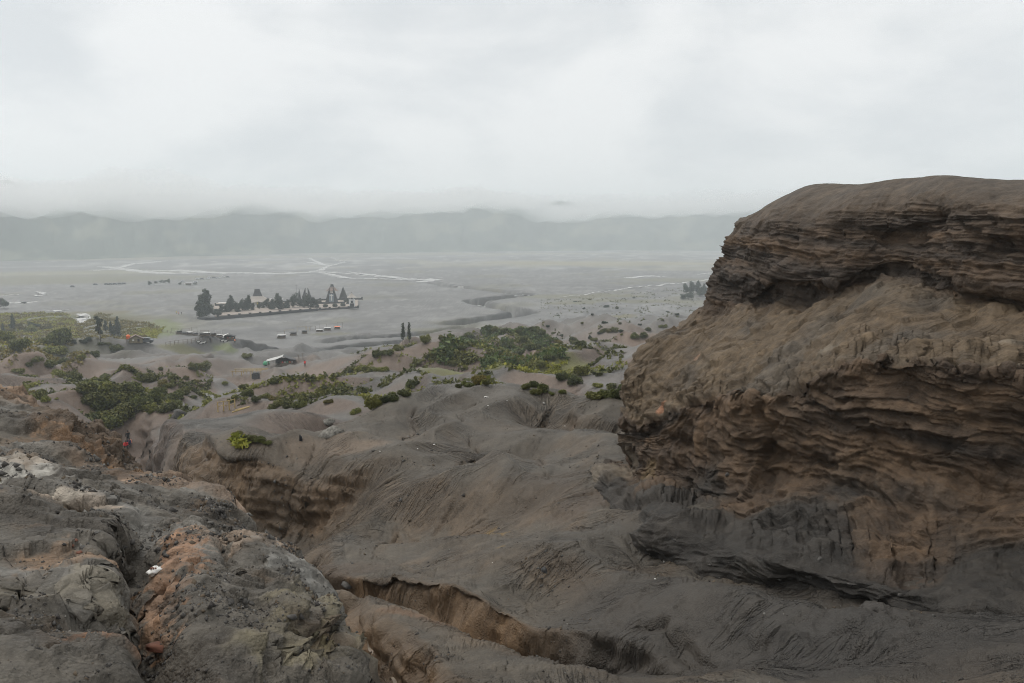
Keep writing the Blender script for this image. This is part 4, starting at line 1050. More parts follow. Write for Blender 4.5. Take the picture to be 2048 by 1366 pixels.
layer_l = near(80,1240,5.4,0.40,0.30,0,6)
pit = near(225,1150,6.2,0.20,0.80,0.12,7, 0.9)
pit2 = near(225,1260,5.2,0.18,0.5,0.1,8, 0.9)
crest2 = near(380,985,10.4,1.9,0.55,-0.35,9)
mn = grid_normals(MP); mn *= np.sign(mn[..., 2:3].mean())
skirt = sstep(0.98, 1.06, RHO)
d_ = 0.16 * fbm2(x / 1.9, y / 1.9, 2, 230) + 0.05 * (0.5 - np.abs(fbm2(x / 1.1, y / 1.4, 2, 232)) * 2) + 0.03 * fbm3(x / 0.35, y / 0.35, z / 0.35, 3, 234)
d_ += 0.014 * fbm3(x / 0.09, y / 0.09, z / 0.09, 2, 238)
rough_m = np.clip(-0.25 + 2.0 * fbm2(x / 1.5 + 9, y / 1.5, 3, 239), 0, 1) * (1 - sstep(9, 11, np.hypot(x, y)) * 0.6)
d_ += rough_m * (0.085 * fbm3(x / 0.42, y / 0.42, z / 0.30, 3, 280, ridged=True) + 0.05 * fbm3(x / 0.16, y / 0.16, z / 0.1, 3, 284))
lump2 = fbm3(x / 0.5, y / 0.5, z / 0.4, 4, 240); 
d_ += (rock_out + 0.7 * skirt) * (0.22 * lump2 + 0.07 * fbm3(x / 0.13, y / 0.13, z / 0.1, 3, 244, ridged=True))
zs = z + 0.35 * (x + 0.4 * y) + 0.12 * fbm3(x / 0.6, y / 0.6, z / 0.6, 2, 248)
def saw(h, lam, seed):
    k = h / lam + 0.4 * perlin2(x * 1.3, y * 1.3, seed); return (1 - (k - np.floor(k))) ** 1.5 * (0.5 + 0.8 * perlin2(np.floor(k) * 5.3 + 0.5, x * 0.7, seed + 1))
d_ += layer_r * (0.17 * saw(zs, 0.17, 250) + 0.08 * saw(zs, 0.06, 252))
zs2 = z - 0.15 * x + 0.1 * fbm3(x / 0.5, y / 0.5, z / 0.5, 2, 254)
d_ += layer_l * (0.10 * saw(zs2, 0.14, 256) + 0.06)
d_ += skirt * 0.10 * saw(z + 0.1 * lump2, 0.25, 258)
d_ += crest2 * (0.10 + 0.08 * lump2)
# peeling crusts: thin plates with a sharp edge
wd, wr, wt = worley(x / 0.20, y / 0.20, z / 0.15, 5)
wd2, wr2, wt2 = worley(x / 0.55, y / 0.55, z / 0.4, 7)
chip = np.clip(rough_m * 0.8 + rock_out + skirt * 0.7 + pit * 0.8 + pit2 * 0.8, 0, 1)
d_ += chip * (0.055 * wt + 0.035 * (wr - 0.5)) + (0.10 * wt2 + 0.05 * (wr2 - .5)) * np.clip(rock_out + skirt + 0.5 * rough_m, 0, 1)
pl_ = fbm2(x / 0.8 + 3, y / 0.8, 4, 260)
d_ += 0.05 * sstep(0.02, 0.05, pl_) + 0.035 * sstep(0.16, 0.19, pl_ + 0.3 * fbm2(x / 0.3, y / 0.3, 3, 262)) + 0.022 * sstep(0.10, 0.12, fbm2(x / 0.35, y / 0.35, 3, 264))
MP = MP + mn * d_[..., None].astype(np.float32)
c = np.zeros(MP.shape, np.float32) + np.array((0.088, 0.081, 0.071), np.float32)
nn = fbm2(x / 1.1, y / 1.1, 4, 270); n2_ = fbm2(x / 0.4, y / 0.4, 4, 274)
c = mixc(c, (0.165, 0.162, 0.155), sstep(0.0, 0.5, nn) * 0.8)
stripe = perlin2(zs * 9, x * 0.6, 290) + 0.5 * perlin2(zs * 22, x, 291)
c = mixc(c, (0.135, 0.122, 0.088), layer_r * sstep(0.0, 0.4, stripe) * 0.8)
c = mixc(c, (0.055, 0.05, 0.042), layer_r * sstep(0.05, 0.4, -stripe) * 0.8)
c = mixc(c, (0.048, 0.043, 0.037), (1 - layer_r) * sstep(0.05, 0.4, -nn + 0.3 * n2_) * 0.75)
c = mixc(c, (0.105, 0.072, 0.045), sstep(0.12, 0.5, fbm2(x / 0.9 + 7, y / 0.9, 4, 277)) * 0.7)
c = mixc(c, (0.098, 0.070, 0.048), np.clip(rock_out + skirt * 0.9 + crest2 * 0.6, 0, 1) * (0.6 + 0.5 * lump2))
for px, py, D, rx, ry, rot, col, f, s in [
    (365,1120,6.7,.17,.75,0,(0.21,0.135,0.09),.8,1),(345,1190,5.9,.13,.4,0,(0.20,0.135,0.095),.75,2),(330,1215,5.6,.10,.35,.2,(0.25,0.165,0.11),.7,3),
    (270,1140,6.5,.06,.5,-.2,(0.24,0.15,0.085),.7,4),(480,1100,7.3,.45,.35,0,(0.22,0.175,0.14),.75,5),(540,1090,7.6,.35,.3,0,(0.23,0.18,0.14),.7,6),
    (140,1170,6.1,.32,.35,0,(0.21,0.15,0.105),.7,7),(215,1310,4.8,.20,.2,0,(0.27,0.145,0.08),.85,8),(110,1010,8.3,.7,.22,0,(0.24,0.2,0.165),.7,9),
    (90,1000,8.4,.5,.10,0,(0.30,0.28,0.25),.8,10),(20,945,9.5,.5,.7,0,(0.27,0.265,0.25),.75,11),(60,925,10,.6,.3,.2,(0.21,0.18,0.15),.5,12),
    (230,950,11.3,.7,.4,0,(0.2,0.13,0.075),.8,13),(150,925,11.6,.4,.4,0,(0.2,0.13,0.08),.7,14),(400,990,10.2,1.4,.45,-.3,(0.19,0.145,0.112),.8,15),
    (630,1220,6.2,.25,.4,0,(0.14,0.128,0.1),.6,16),(600,1300,5.2,.28,.3,0,(0.14,0.125,0.09),.6,17),(640,1290,5.3,.10,.2,0,(0.155,0.135,0.085),.6,18),
    (600,1170,6.9,.35,.3,0,(0.19,0.19,0.185),.7,19),(250,1340,4.6,.15,.12,0,(0.28,0.155,0.09),.8,20),(40,790,14,1.6,.6,0,(0.2,0.15,0.115),.7,21),
    (90,1240,5.4,.4,.2,0,(0.15,0.135,0.108),.7,22),(20,1320,4.7,.3,.25,0,(0.055,0.05,0.045),.7,23)]:
    c = mixc(c, np.array(col) * 1.0, np.clip(f * near(px, py, D, rx * 1.1, ry * 1.1, rot, 30 + s, 1.1) * (0.75 + 0.7 * n2_ + 0.5 * (wr - 0.5)), 0, 1))
c *= np.clip(1 + 0.35 * n2_ + 0.2 * lump2 + 0.3 * (wr - 0.5), 0.4, 1.8)[..., None]
mf = grid_faces(MV, MU)
wrap = np.stack([np.arange(MV - 1) * MU + MU - 1, np.arange(MV - 1) * MU, np.arange(1, MV) * MU, np.arange(1, MV) * MU + MU - 1], -1)
mf = np.concatenate([mf, wrap], 0)
mound = link('ash_mound', np_mesh('ash_mound', MP.reshape(-1, 3), mf, np.clip((np.clip(c, 0.004, 1) / 0.1) ** 1.3 * 0.100 * np.array((1.0, 0.98, 0.945)), 0.010, 0.5).reshape(-1, 3)), M_mound, kind='structure',
             label='near mound of grey ash and crumbling orange-brown rock at the left')
# ------------------------------------------------------------------ water lying on the plain and in the gullies
def water_mat():
    m, n, l, b = new_mat('silty_water')
    geo = n.new('ShaderNodeNewGeometry'); no = n.new('ShaderNodeTexNoise'); no.inputs['Scale'].default_value = 0.25; no.inputs['Detail'].default_value = 5
    l.new(geo.outputs['Position'], no.inputs['Vector'])
    rp = n.new('ShaderNodeValToRGB'); rp.color_ramp.elements[0].position = 0.35; rp.color_ramp.elements[0].color = (0.36, 0.35, 0.335, 1)
    rp.color_ramp.elements[1].position = 0.65; rp.color_ramp.elements[1].color = (0.56, 0.55, 0.53, 1)
    l.new(no.outputs['Fac'], rp.inputs['Fac']); l.new(rp.outputs['Color'], b.inputs['Base Color'])
    b.inputs['Roughness'].default_value = 0.4; b.inputs['Specular IOR Level'].default_value = 0.4
    bu = n.new('ShaderNodeBump'); bu.inputs['Distance'].default_value = 0.02; n2 = n.new('ShaderNodeTexNoise'); n2.inputs['Scale'].default_value = 1.5
    l.new(geo.outputs['Position'], n2.inputs['Vector']); l.new(n2.outputs['Fac'], bu.inputs['Height']); l.new(bu.outputs['Normal'], b.inputs['Normal'])
    return m
M_water = water_mat()
M_mud = flat_mat('wet_silt', (0.26, 0.215, 0.17), 0.45, 0.25, 6.0)

def stream(pts, widths, label, z=None, seed=0, n=90, name='stream', follow=False, mat=None, lift=0.05):
    """ribbon of water along photo points on the plain (or following the ground), ragged banks"""
    p = np.array([on_z(a, b, 0.0) if not follow else ground_hit(a, b) for a, b in pts])
    seg = np.linalg.norm(np.diff(p[:, :2], axis=0), axis=1); t = np.concatenate([[0], np.cumsum(seg)])
    q = np.linspace(0, t[-1], n)
    cx, cy = np.interp(q, t, p[:, 0]), np.interp(q, t, p[:, 1]); w = np.interp(q, t, np.interp(np.linspace(0, 1, len(p)), np.linspace(0, 1, len(widths)), widths))
    if len(p) > 2:
        for _ in range(3):
            cx[1:-1] = (cx[:-2] + 2 * cx[1:-1] + cx[2:]) / 4; cy[1:-1] = (cy[:-2] + 2 * cy[1:-1] + cy[2:]) / 4
    lam = max(t[-1] / 14, 2.0)
    cx = cx + 0.35 * w * perlin2(q / lam * 2, q * 0 + seed, 301); cy = cy + 0.8 * w * perlin2(q / lam, q * 0 + seed + 9, 302)
    tx, ty = np.gradient(cx), np.gradient(cy); L = np.hypot(tx, ty) + 1e-9; nx, ny = -ty / L, tx / L
    rag1 = np.clip(0.42 + 1.7 * fbm2(q / lam * 3, q * 0 + seed, 4, 303), 0.06, 1.3); rag2 = np.clip(0.42 + 1.7 * fbm2(q / lam * 3, q * 0 + seed + 5, 4, 306), 0.06, 1.3)
    cap = np.minimum(1, np.minimum(np.arange(n), np.arange(n)[::-1]) / 5.0)
    a = np.stack([cx + nx * w * rag1 * cap, cy + ny * w * rag1 * cap], -1); b = np.stack([cx - nx * w * rag2 * cap, cy - ny * w * rag2 * cap], -1)
    mid = (a + b) / 2
    zc = np.full(n, z) if z is not None else None
    V = []
    for i in range(n):
        if zc is None:
            g_ = min(gz(*a[i]), gz(*b[i]), gz(*mid[i])) + 0.06 if follow else max(gz(*a[i]), gz(*b[i]), gz(*mid[i])) + lift + 0.0004 * i
            V += [(a[i][0], a[i][1], g_), (b[i][0], b[i][1], g_)]
        else: V += [(a[i][0], a[i][1], zc[i]), (b[i][0], b[i][1], zc[i])]
    F = [(2 * i, 2 * i + 1, 2 * i + 3, 2 * i + 2) for i in range(n - 1)]
    return link(name, np_mesh(name, np.array(V), np.array(F), smooth=True), mat or M_water, kind='structure', label=label)

ST = [
 ([(170,542),(240,538),(300,545),(370,547),(440,545),(560,548),(650,543),(720,550)], (10.8,28.8,46.8,54.0,36.0,21.6,18.0), 'broad pale braided stream across the far left of the plain'),
 ([(230,537),(262,528),(330,522),(372,522)], (14.4,21.6,16.2,9.0), 'pale side channel behind the braided stream on the left'),
 ([(200,533),(225,535),(250,540)], (10.8,16.2,10.8), 'short pale pool at the left end of the braided stream'),
 ([(290,541),(340,541),(395,543),(450,548)], (18.0,39.6,32.4,14.4), 'wide wet sheet in the middle of the braided stream'),
 ([(500,548),(560,543),(600,546),(640,541),(655,533),(690,524),(660,514)], (4.8,8.4,8.4,10.8,9.6,6.0,3.0), 'branching pale channel in the centre of the plain'),
 ([(590,515),(620,517),(640,527),(660,532)], (9.0,12.6,16.2,12.6), 'upper left arm of the branching channel'),
 ([(595,527),(625,525),(655,531)], (9.0,16.2,10.8), 'middle arm of the branching channel'),
 ([(640,545),(690,556),(760,558),(830,560),(862,562)], (15.0,18.0,18.0,21.0,27.0), 'lower pale stream leading right towards the canyon'),
 ([(700,545),(750,551),(800,556),(850,560)], (9.0,27.0,18.0,12.0), 'upper pale stream leading right towards the canyon'),
 ([(845,564),(860,559),(874,560)], (9.0,21.0,9.0), 'bright pool at the head of the canyon'),
 ([(897,570),(912,571),(926,573)], (4.0,6.1,3.6), 'bright pool below the canyon head'),
 ([(10,594),(30,593),(25,594)], (5.4,3.6,3.6), 'thin pale streak at the left edge of the plain'),
 ([(70,596),(90,590),(75,585)], (3.6,5.4,3.6), 'faint pale track at the left of the plain'),
 ([(1105,597),(1150,593),(1210,585),(1250,581),(1290,575),(1340,570),(1400,562),(1440,556)], (1.2,2.2,2.6,3.4,4.4,5,5,4), 'long pale stream running up to the bluff on the right'),
 ([(1250,556),(1300,552),(1330,554)], (9.0,15.0,9.0), 'short pale streak beyond the grove on the right'),
 ([(1395,549),(1430,545),(1470,542)], (7.2,10.8,9.0), 'pale streak on the plain right behind the bluff edge'),
 ([(1352,585),(1362,583),(1374,584)], (2.7,5.4,2.7), 'small pool beside the far grove'),
]
for k, (p, w, lb) in enumerate(ST): stream(p, [v * (0.55 if k < 9 else 0.8) for v in w], lb, seed=k * 3.7, lift=0.05 + 0.012 * k, n=150)
for k, (p, w, lb) in enumerate(ST[:9]):                      # braided side strands that leave and rejoin the main course
    for q_ in range(2):
        pp = [(a + random.uniform(-9, 9), b + random.uniform(-1.6, 1.9)) for a, b in p]
        stream(pp, [v * random.uniform(0.12, 0.3) for v in w], ('upper' if q_ else 'lower') + ' thin side strand of the ' + lb.replace('the ', '', 1), seed=200 + k * 5.3 + q_, lift=0.28 + 0.012 * (2 * k + q_), n=150)
stream([(1028,588),(1045,587),(1058,589)], (2,7,2), 'bright pool in the canyon bend', z=-1.2, seed=77)
stream([(955,604),(963,606),(972,607)], (1,3,1), 'small bright water patch in the canyon', z=-2.2, seed=78)
stream([(18,608),(40,607),(72,607)], (3,7,3), 'oval pond with a pale rim at the left', seed=80, name='pond')
stream([(92,622),(120,623),(138,621)], (2,4,2), 'pale pond below the grassy bank', seed=81, name='pond')
stream([(152,627),(165,632),(168,638),(163,645),(165,650)], (1,5,6,4,1.5), 'bright stream curving through the grassy bank at the left', seed=82)
stream([(735,1290),(760,1322),(785,1350),(825,1395)], (0.05,0.10,0.10,0.10), 'pale rivulet at the bottom of the near gully', seed=83, follow=True, n=120, mat=M_mud)

# ------------------------------------------------------------------ vegetation prototypes (unit size, base at z = 0)
def leaves(C0, N0, size, g, aspect=1.7, jitter=0.9):
    """small bent leaf faces at points C0 facing roughly N0"""
    n = len(C0)
    nv = N0 + g.normal(0, jitter, (n, 3)); nv /= np.linalg.norm(nv, axis=1, keepdims=True)
    t = np.cross(nv, g.normal(0, 1, (n, 3))); t /= np.linalg.norm(t, axis=1, keepdims=True) + 1e-9
    b = np.cross(nv, t)
    s = size * g.uniform(0.6, 1.3, (n, 1))
    V = np.stack([C0 - t * s * aspect * 0.5, C0 + b * s * 0.5 + nv * s * 0.1, C0 + t * s * aspect * 0.5, C0 - b * s * 0.5 + nv * s * 0.1], 1)
    return V.reshape(-1, 3)

def blob_pts(blobs, n, g, shell=0.55):
    """points in the outer part of several ellipsoids (x,y,z,rx,ry,rz)"""
    w = np.array([b[3] * b[4] + b[3] * b[5] for b in blobs]); w /= w.sum()
    k = g.choice(len(blobs), n, p=w); B = np.array(blobs)[k]
    d = g.normal(0, 1, (n, 3)); d /= np.linalg.norm(d, axis=1, keepdims=True)
    r = g.uniform(shell, 1.0, (n, 1)) ** 0.6 * (1 + 0.16 * g.normal(0, 1, (n, 1)))
    return B[:, :3] + d * B[:, 3:] * r, d

def leaf_mesh(name, blobs, n, size, seed, stems=True, aspect=1.7, shell=0.55, flat=0.03):
    g = np.random.default_rng(seed)
    P0, N0 = blob_pts(blobs, n, g, shell)
    P0[:, 2] = np.maximum(P0[:, 2], flat * g.uniform(0, 1, n))
    N0 = N0 + np.array((0, 0, 0.5))
    V = leaves(P0, N0, size, g, aspect)
    F = np.arange(len(V)).reshape(-1, 4)
    return np_mesh(name, V, F, smooth=False)

def shrub_blobs(g, k=7, h=0.8, spread=0.62):
    B = [(0, 0, h * 0.42, 0.55, 0.55, h * 0.48)]
    for i in range(k):
        a = g.uniform(0, 2 * math.pi); d = g.uniform(0.25, spread)
        r = g.uniform(0.2, 0.42); z = g.uniform(0.15, 1.0) * h * (1 - 0.5 * d)
        B.append((d * math.cos(a), d * math.sin(a), max(z, r * 0.5), r, r, r * g.uniform(0.65, 1.0)))
    return B
def conifer_blobs(g, n=22, w=0.24, top=1.0, low=0.06, power=0.8):
    B = []
    for i in range(n):
        t = (i + g.uniform(0, 1)) / n; z = low + (top - low) * t
        rad = w * (1 - t) ** power * (0.5 + 0.5 * min(1, t / 0.12)) + 0.025
        a = g.uniform(0, 2 * math.pi); o = rad * g.uniform(0.15, 0.6)
        B.append((o * math.cos(a), o * math.sin(a), z, rad * 0.75, rad * 0.75, 0.07))
    return B
gv = np.random.default_rng(3)
SHRUB = [leaf_mesh('shrub_foliage', shrub_blobs(gv, 8, h, s), 1500, 0.105, 40 + i) for i, (h, s) in enumerate([(0.85, .62), (0.7, .7), (1.0, .55), (0.62, .72), (0.9, .66), (0.75, .6)])]
FINE = [leaf_mesh('shrub_foliage', shrub_blobs(gv, 9, h, s), 3800, 0.062, 60 + i) for i, (h, s) in enumerate([(0.8, .65), (0.65, .7), (0.95, .55)])]
TREEC = [leaf_mesh('tree_crown', conifer_blobs(gv, 24, w, 1.0, 0.10, p), 1500, 0.045, 80 + i) for i, (w, p) in enumerate([(0.27, .6), (0.23, .75), (0.30, .55), (0.2, .8)])]
BROADC = [leaf_mesh('tree_crown', [(0, 0, .55, .28, .28, .35)] + [(0.25 * math.cos(a), 0.25 * math.sin(a), z, .2, .2, .17) for a, z in zip(gv.uniform(0, 6.28, 10), gv.uniform(.25, .9, 10))], 2200, 0.045, 90 + i) for i in range(2)]
COLUMN = [leaf_mesh('tree_crown', [(0.13 * math.cos(a) * (1 - .6 * z), 0.13 * math.sin(a) * (1 - .6 * z), z, .17 * (1.15 - .75 * z), .17 * (1.15 - .75 * z), .13) for a, z in zip(gv.uniform(0, 6.28, 14), np.linspace(.16, .92, 14) + gv.normal(0, .02, 14))], 1500, 0.05, 101 + i) for i in range(2)]
POPLAR = leaf_mesh('tree_crown', conifer_blobs(gv, 26, 0.085, 1.0, 0.28, .35), 700, 0.03, 95)
PINE = leaf_mesh('tree_crown', [(0.14 * math.cos(a), 0.14 * math.sin(a), z, .13, .13, .06) for a, z in zip(gv.uniform(0, 6.28, 12), np.linspace(.38, .97, 12))], 1100, 0.04, 96)
ROUND = leaf_mesh('shrub_foliage', [(0, 0, 0.42, 0.5, 0.5, 0.42)], 1100, 0.10, 97, shell=0.8)

M_olive = leaf_mat('olive_leaves', (0.042, 0.050, 0.014), (0.175, 0.17, 0.042))
M_dark = leaf_mat('dark_leaves', (0.030, 0.040, 0.010), (0.125, 0.135, 0.026))
M_bright = leaf_mat('fresh_leaves', (0.075, 0.09, 0.018), (0.24, 0.235, 0.05))
M_rust = leaf_mat('rusty_leaves', (0.065, 0.065, 0.014), (0.21, 0.16, 0.035))
M_blue = leaf_mat('bluish_leaves', (0.028, 0.042, 0.026), (0.07, 0.09, 0.055))
M_conif = leaf_mat('conifer_needles', (0.022, 0.032, 0.018), (0.05, 0.064, 0.034))
M_fern = leaf_mat('fern_leaves', (0.032, 0.055, 0.016), (0.125, 0.165, 0.045))
M_grass = leaf_mat('yellow_grass', (0.16, 0.18, 0.02), (0.36, 0.34, 0.05), rough=0.7)
M_bark = flat_mat('grey_bark', (0.07, 0.06, 0.05), 0.9)
MATS = dict(o=M_olive, d=M_dark, b=M_bright, r=M_rust, u=M_blue)
_meshcache = {}
def mesh_with(me, mat):
    k = (me.name, mat.name)
    if k not in _meshcache:
        c = me.copy(); c.materials.clear(); c.materials.append(mat); _meshcache[k] = c
    return _meshcache[k]

ORD = ['leftmost', 'second', 'third', 'fourth', 'fifth', 'sixth', 'seventh', 'eighth', 'ninth', 'tenth', 'eleventh', 'twelfth', 'thirteenth', 'fourteenth', 'fifteenth', 'sixteenth', 'seventeenth', 'eighteenth', 'nineteenth', 'twentieth']
ORD += ['twenty-' + w for w in ('first', 'second', 'third', 'fourth', 'fifth', 'sixth', 'seventh', 'eighth', 'ninth')] + ['thirtieth'] + ['thirty-' + w for w in ('first', 'second', 'third', 'fourth', 'fifth', 'sixth')]
COLN = dict(o='olive green', d='dark green', b='fresh green', r='rusty green', u='bluish green')
def nth(i): return 'leftmost' if i == 0 else ORD[i] + ' from left'
def ordinal(i): return ('leftmost' if i == 0 else ORD[i] + ' from the left')
PLANTED = []
def shrub(px, py, w, kind, label, group, hs=1.0, fine=False):
    p = ground_hit(px, py)
    D = math.hypot(p[0], p[1]); s = w * D / FPX / 2 * 1.22
    me = mesh_with((FINE if fine else SHRUB)[random.randrange(3 if fine else 6)], MATS[kind])
    o = link('shrub', me, label=label, category='shrub', group=group)
    o.location = (p[0], p[1] + 0.25 * s, gz(p[0], p[1] + 0.25 * s) - 0.12 * s); o.scale = (s, s, s * hs * random.uniform(0.9, 1.1)); o.rotation_euler = (0, 0, random.uniform(0, 6.28))
    PLANTED.append((p[0], p[1], s))
    return o
def cluster(where, items, group, fine=False):
    """items: (px, base_py, width_px, colour key[, height scale]); labelled by their order from the left"""
    items = sorted(items, key=lambda t: t[0])
    for i, it in enumerate(items):
        px, py, w, k = it[:4]; hs = it[4] if len(it) > 4 else 1.0
        lb = f'{COLN[k]} shrub, {nth(i)} {where}' if len(items) > 1 else f'{COLN[k]} shrub {where}'
        shrub(px, py, w, k, lb, group, hs, fine)

cluster('in the dense thicket left of the path', [(172,792,42,'o'),(190,782,52,'b'),(214,790,46,'o'),(240,786,44,'o'),(262,790,46,'d'),(180,812,44,'o'),(207,820,50,'d'),(236,816,50,'o'),(264,810,44,'d'),(196,842,50,'d'),(226,846,48,'o'),(250,834,44,'o'),(284,822,40,'d'),(218,862,40,'b')], 'shrubs in the thicket left of the path')
cluster('between the thicket and the muddy path', [(305,806,30,'d',1.7),(330,823,36,'o'),(318,790,34,'d'),(345,800,38,'d'),(365,790,27,'o'),(385,797,18,'d'),(352,812,26,'b'),(300,830,30,'b')], 'shrubs beside the muddy path')
cluster('on the brown dunes at the left edge', [(48,795,30,'r'),(72,799,34,'o'),(90,803,20,'b'),(112,800,8,'b')], 'shrubs on the brown dunes')
cluster('along the crest above the thicket', [(115,752,24,'b'),(136,754,24,'o'),(150,763,28,'o'),(209,760,20,'d'),(200,772,32,'d'),(170,777,32,'o'),(186,768,24,'o')], 'shrubs on the crest above the thicket')
cluster('around the bare pyramid ridge', [(272,760,18,'b'),(290,766,34,'o'),(342,761,19,'o'),(324,774,24,'r'),(338,776,24,'o'),(372,760,14,'r'),(320,742,12,'o')], 'shrubs around the pyramid ridge')
cluster('on the grey slope below the yellow rails', [(388,745,24,'o'),(406,742,30,'o'),(418,765,13,'b'),(393,768,12,'r')], 'shrubs below the yellow rails')
cluster('alone on the bank behind the patched tent', [(492,717,22,'o')], 'shrubs behind the tent')
cluster('on the dark slopes down at the far left', [(10,683,30,'b'),(26,688,20,'o'),(36,703,38,'d'),(112,688,46,'d',1.2),(92,690,26,'o'),(105,708,36,'b'),(122,712,24,'o'),(70,723,26,'o'),(96,728,28,'b'),(124,727,24,'d'),(98,738,21,'d'),(58,737,15,'o'),(35,749,20,'o'),(187,713,19,'d',1.3),(161,721,18,'b'),(232,703,24,'d')], 'shrubs on the dark slopes at the far left')
cluster('on the terrace left of the brown roofed hut', [(144,688,14,'u'),(166,688,14,'u'),(177,688,14,'u'),(215,694,12,'o'),(204,693,14,'d'),(78,690,14,'o'),(60,665,24,'b'),(44,660,14,'r'),(10,656,18,'r'),(16,664,16,'r'),(36,656,14,'r'),(74,655,12,'u'),(90,660,26,'r'),(120,652,14,'r'),(105,680,18,'o')], 'shrubs on the terrace left of the hut')
cluster('in the hollow below the yellow rails', [(486,780,22,'o'),(494,793,28,'d'),(530,796,25,'o'),(510,806,22,'d'),(553,800,26,'r'),(560,810,28,'o'),(605,806,25,'o'),(575,817,34,'o'),(598,816,28,'b'),(545,818,26,'o'),(470,800,14,'b'),(450,770,14,'b')], 'shrubs in the hollow below the yellow rails')
cluster('on the brown striped ridge', [(684,774,15,'b'),(634,793,12,'b'),(655,806,18,'r'),(545,768,18,'d'),(577,768,12,'o')], 'shrubs on the brown striped ridge')
cluster('at the left foot of the grey hump', [(710,828,24,'b'),(750,814,44,'o',1.3),(784,800,34,'d'),(808,792,26,'o'),(770,806,26,'d'),(735,800,20,'o')], 'shrubs at the left foot of the grey hump')
cluster('on the ridge behind the grey hump', [(825,775,34,'d',1.35),(935,772,26,'d'),(956,768,32,'r'),(972,772,22,'o'),(918,775,16,'o')], 'shrubs on the ridge behind the grey hump')
cluster('along the near foot of the green hill', [(706,745,28,'o'),(722,742,26,'b'),(740,745,36,'o'),(762,744,28,'b'),(752,718,24,'d'),(770,712,30,'d'),(795,700,24,'o'),(850,690,26,'b'),(835,731,24,'o'),(826,735,14,'b'),(884,683,19,'o'),(930,739,15,'b'),(897,719,10,'b'),(914,725,11,'o'),(905,733,22,'o'),(886,722,20,'o')], 'shrubs along the near foot of the green hill')
cluster('on the crest of the green hill', [(938,679,26,'d'),(975,663,14,'d',1.5),(990,668,22,'o'),(1010,668,22,'o'),(1035,672,20,'d'),(1068,664,22,'d'),(1082,674,24,'d'),(1048,690,22,'d'),(1100,684,16,'d'),(1116,690,20,'r'),(920,700,30,'d'),(960,690,26,'r')], 'shrubs on the crest of the green hill')
cluster('on the near side of the green hill', [(1000,727,30,'o'),(1020,720,32,'r'),(1050,728,34,'o'),(1085,735,34,'b'),(1100,722,26,'d'),(1065,700,34,'d'),(985,712,34,'o'),(1015,700,34,'d'),(940,722,30,'o'),(1040,712,30,'d')], 'shrubs at the near side of the green hill')
cluster('in the brown cleft right of the grey hump', [(1052,778,22,'o'),(1068,776,30,'d'),(1086,784,32,'d'),(1072,790,24,'o'),(1122,764,28,'d'),(1140,758,30,'d'),(1165,752,36,'o'),(1150,770,34,'d'),(1125,790,18,'b'),(1104,790,14,'b'),(1190,800,34,'o'),(1214,798,44,'d'),(1240,800,40,'d'),(1226,778,36,'o'),(1196,776,22,'b'),(1248,782,30,'d')], 'shrubs in the cleft right of the grey hump')
cluster('on the washed slopes right of the green hill', [(1146,684,18,'d'),(1160,694,30,'d'),(1150,688,20,'o'),(1188,683,15,'o'),(1180,678,9,'u',2.0),(1207,665,18,'o'),(1200,668,12,'u'),(1230,665,18,'o'),(1242,664,14,'u'),(1218,665,16,'r'),(1297,662,16,'o'),(1325,657,17,'b'),(1243,672,7,'o'),(1227,706,11,'d'),(1270,678,22,'d'),(1288,680,22,'o'),(1210,647,12,'u'),(1280,652,8,'u'),(1108,668,9,'d'),(1122,672,8,'u')], 'shrubs on the washed slopes right of the green hill')
cluster('scattered over the rilled flats at the right', [(1213,615,11,'u'),(1168,619,7,'u'),(1234,618,10,'o'),(1335,624,8,'u'),(1355,631,9,'u'),(1116,632,7,'u'),(1165,650,9,'o'),(1240,650,8,'o'),(1325,642,10,'o'),(1268,597,7,'u'),(1150,604,7,'u'),(1180,600,7,'o'),(1095,655,9,'u'),(1185,632,7,'u')], 'small shrubs on the rilled flats at the right')
cluster('flowering in the near dell before the striped hump', [(476,872,22,'o',.7),(490,878,26,'d',.8),(506,884,28,'o',.7),(522,888,26,'d',.75),(537,890,20,'d',.6)], 'shrubs in the near dell', fine=True)

# ------------------------------------------------------------------ trees: crown and trunk
def tree(px, py, h, w, crown, mat, label, group, trunk=0.02, name='tree', lean=0.0, D=None, z=None):
    p = ground_hit(px, py) if D is None else at(px, py, D)
    if z is not None: p = on_z(px, py, z)
    D = math.hypot(p[0], p[1]); H_ = h * D / FPX; W_ = w * D / FPX
    e = empty(name, (p[0], p[1], p[2] - 0.1), random.uniform(0, 6.28), label=label, category='tree', group=group)
    ext = {'tree_crown': 1.0}
    c = link('crown', mesh_with(crown, mat), parent=e)
    bb = 0.56 if crown in TREEC else 0.5 if crown in COLUMN else (0.2 if crown is POPLAR else 0.9 if crown in BROADC else 0.52)
    c.scale = (W_ / bb, W_ / bb, H_)
    t = MB().bar((0, 0, 0), (0.02 * H_, 0, H_ * 0.5), H_ * trunk, H_ * trunk * 0.6).bar((0.02 * H_, 0, H_ * 0.5), (0, 0, H_ * 0.93), H_ * trunk * 0.6, H_ * trunk * 0.15)
    for k in range(5):
        a = 1.3 * k; zz = H_ * (0.35 + 0.11 * k)
        t.bar((0, 0, zz), (W_ * 0.3 * math.cos(a), W_ * 0.3 * math.sin(a), zz + H_ * 0.07), H_ * trunk * 0.35, H_ * trunk * 0.1, 4)
    t.build('trunk', M_bark, e)
    return e
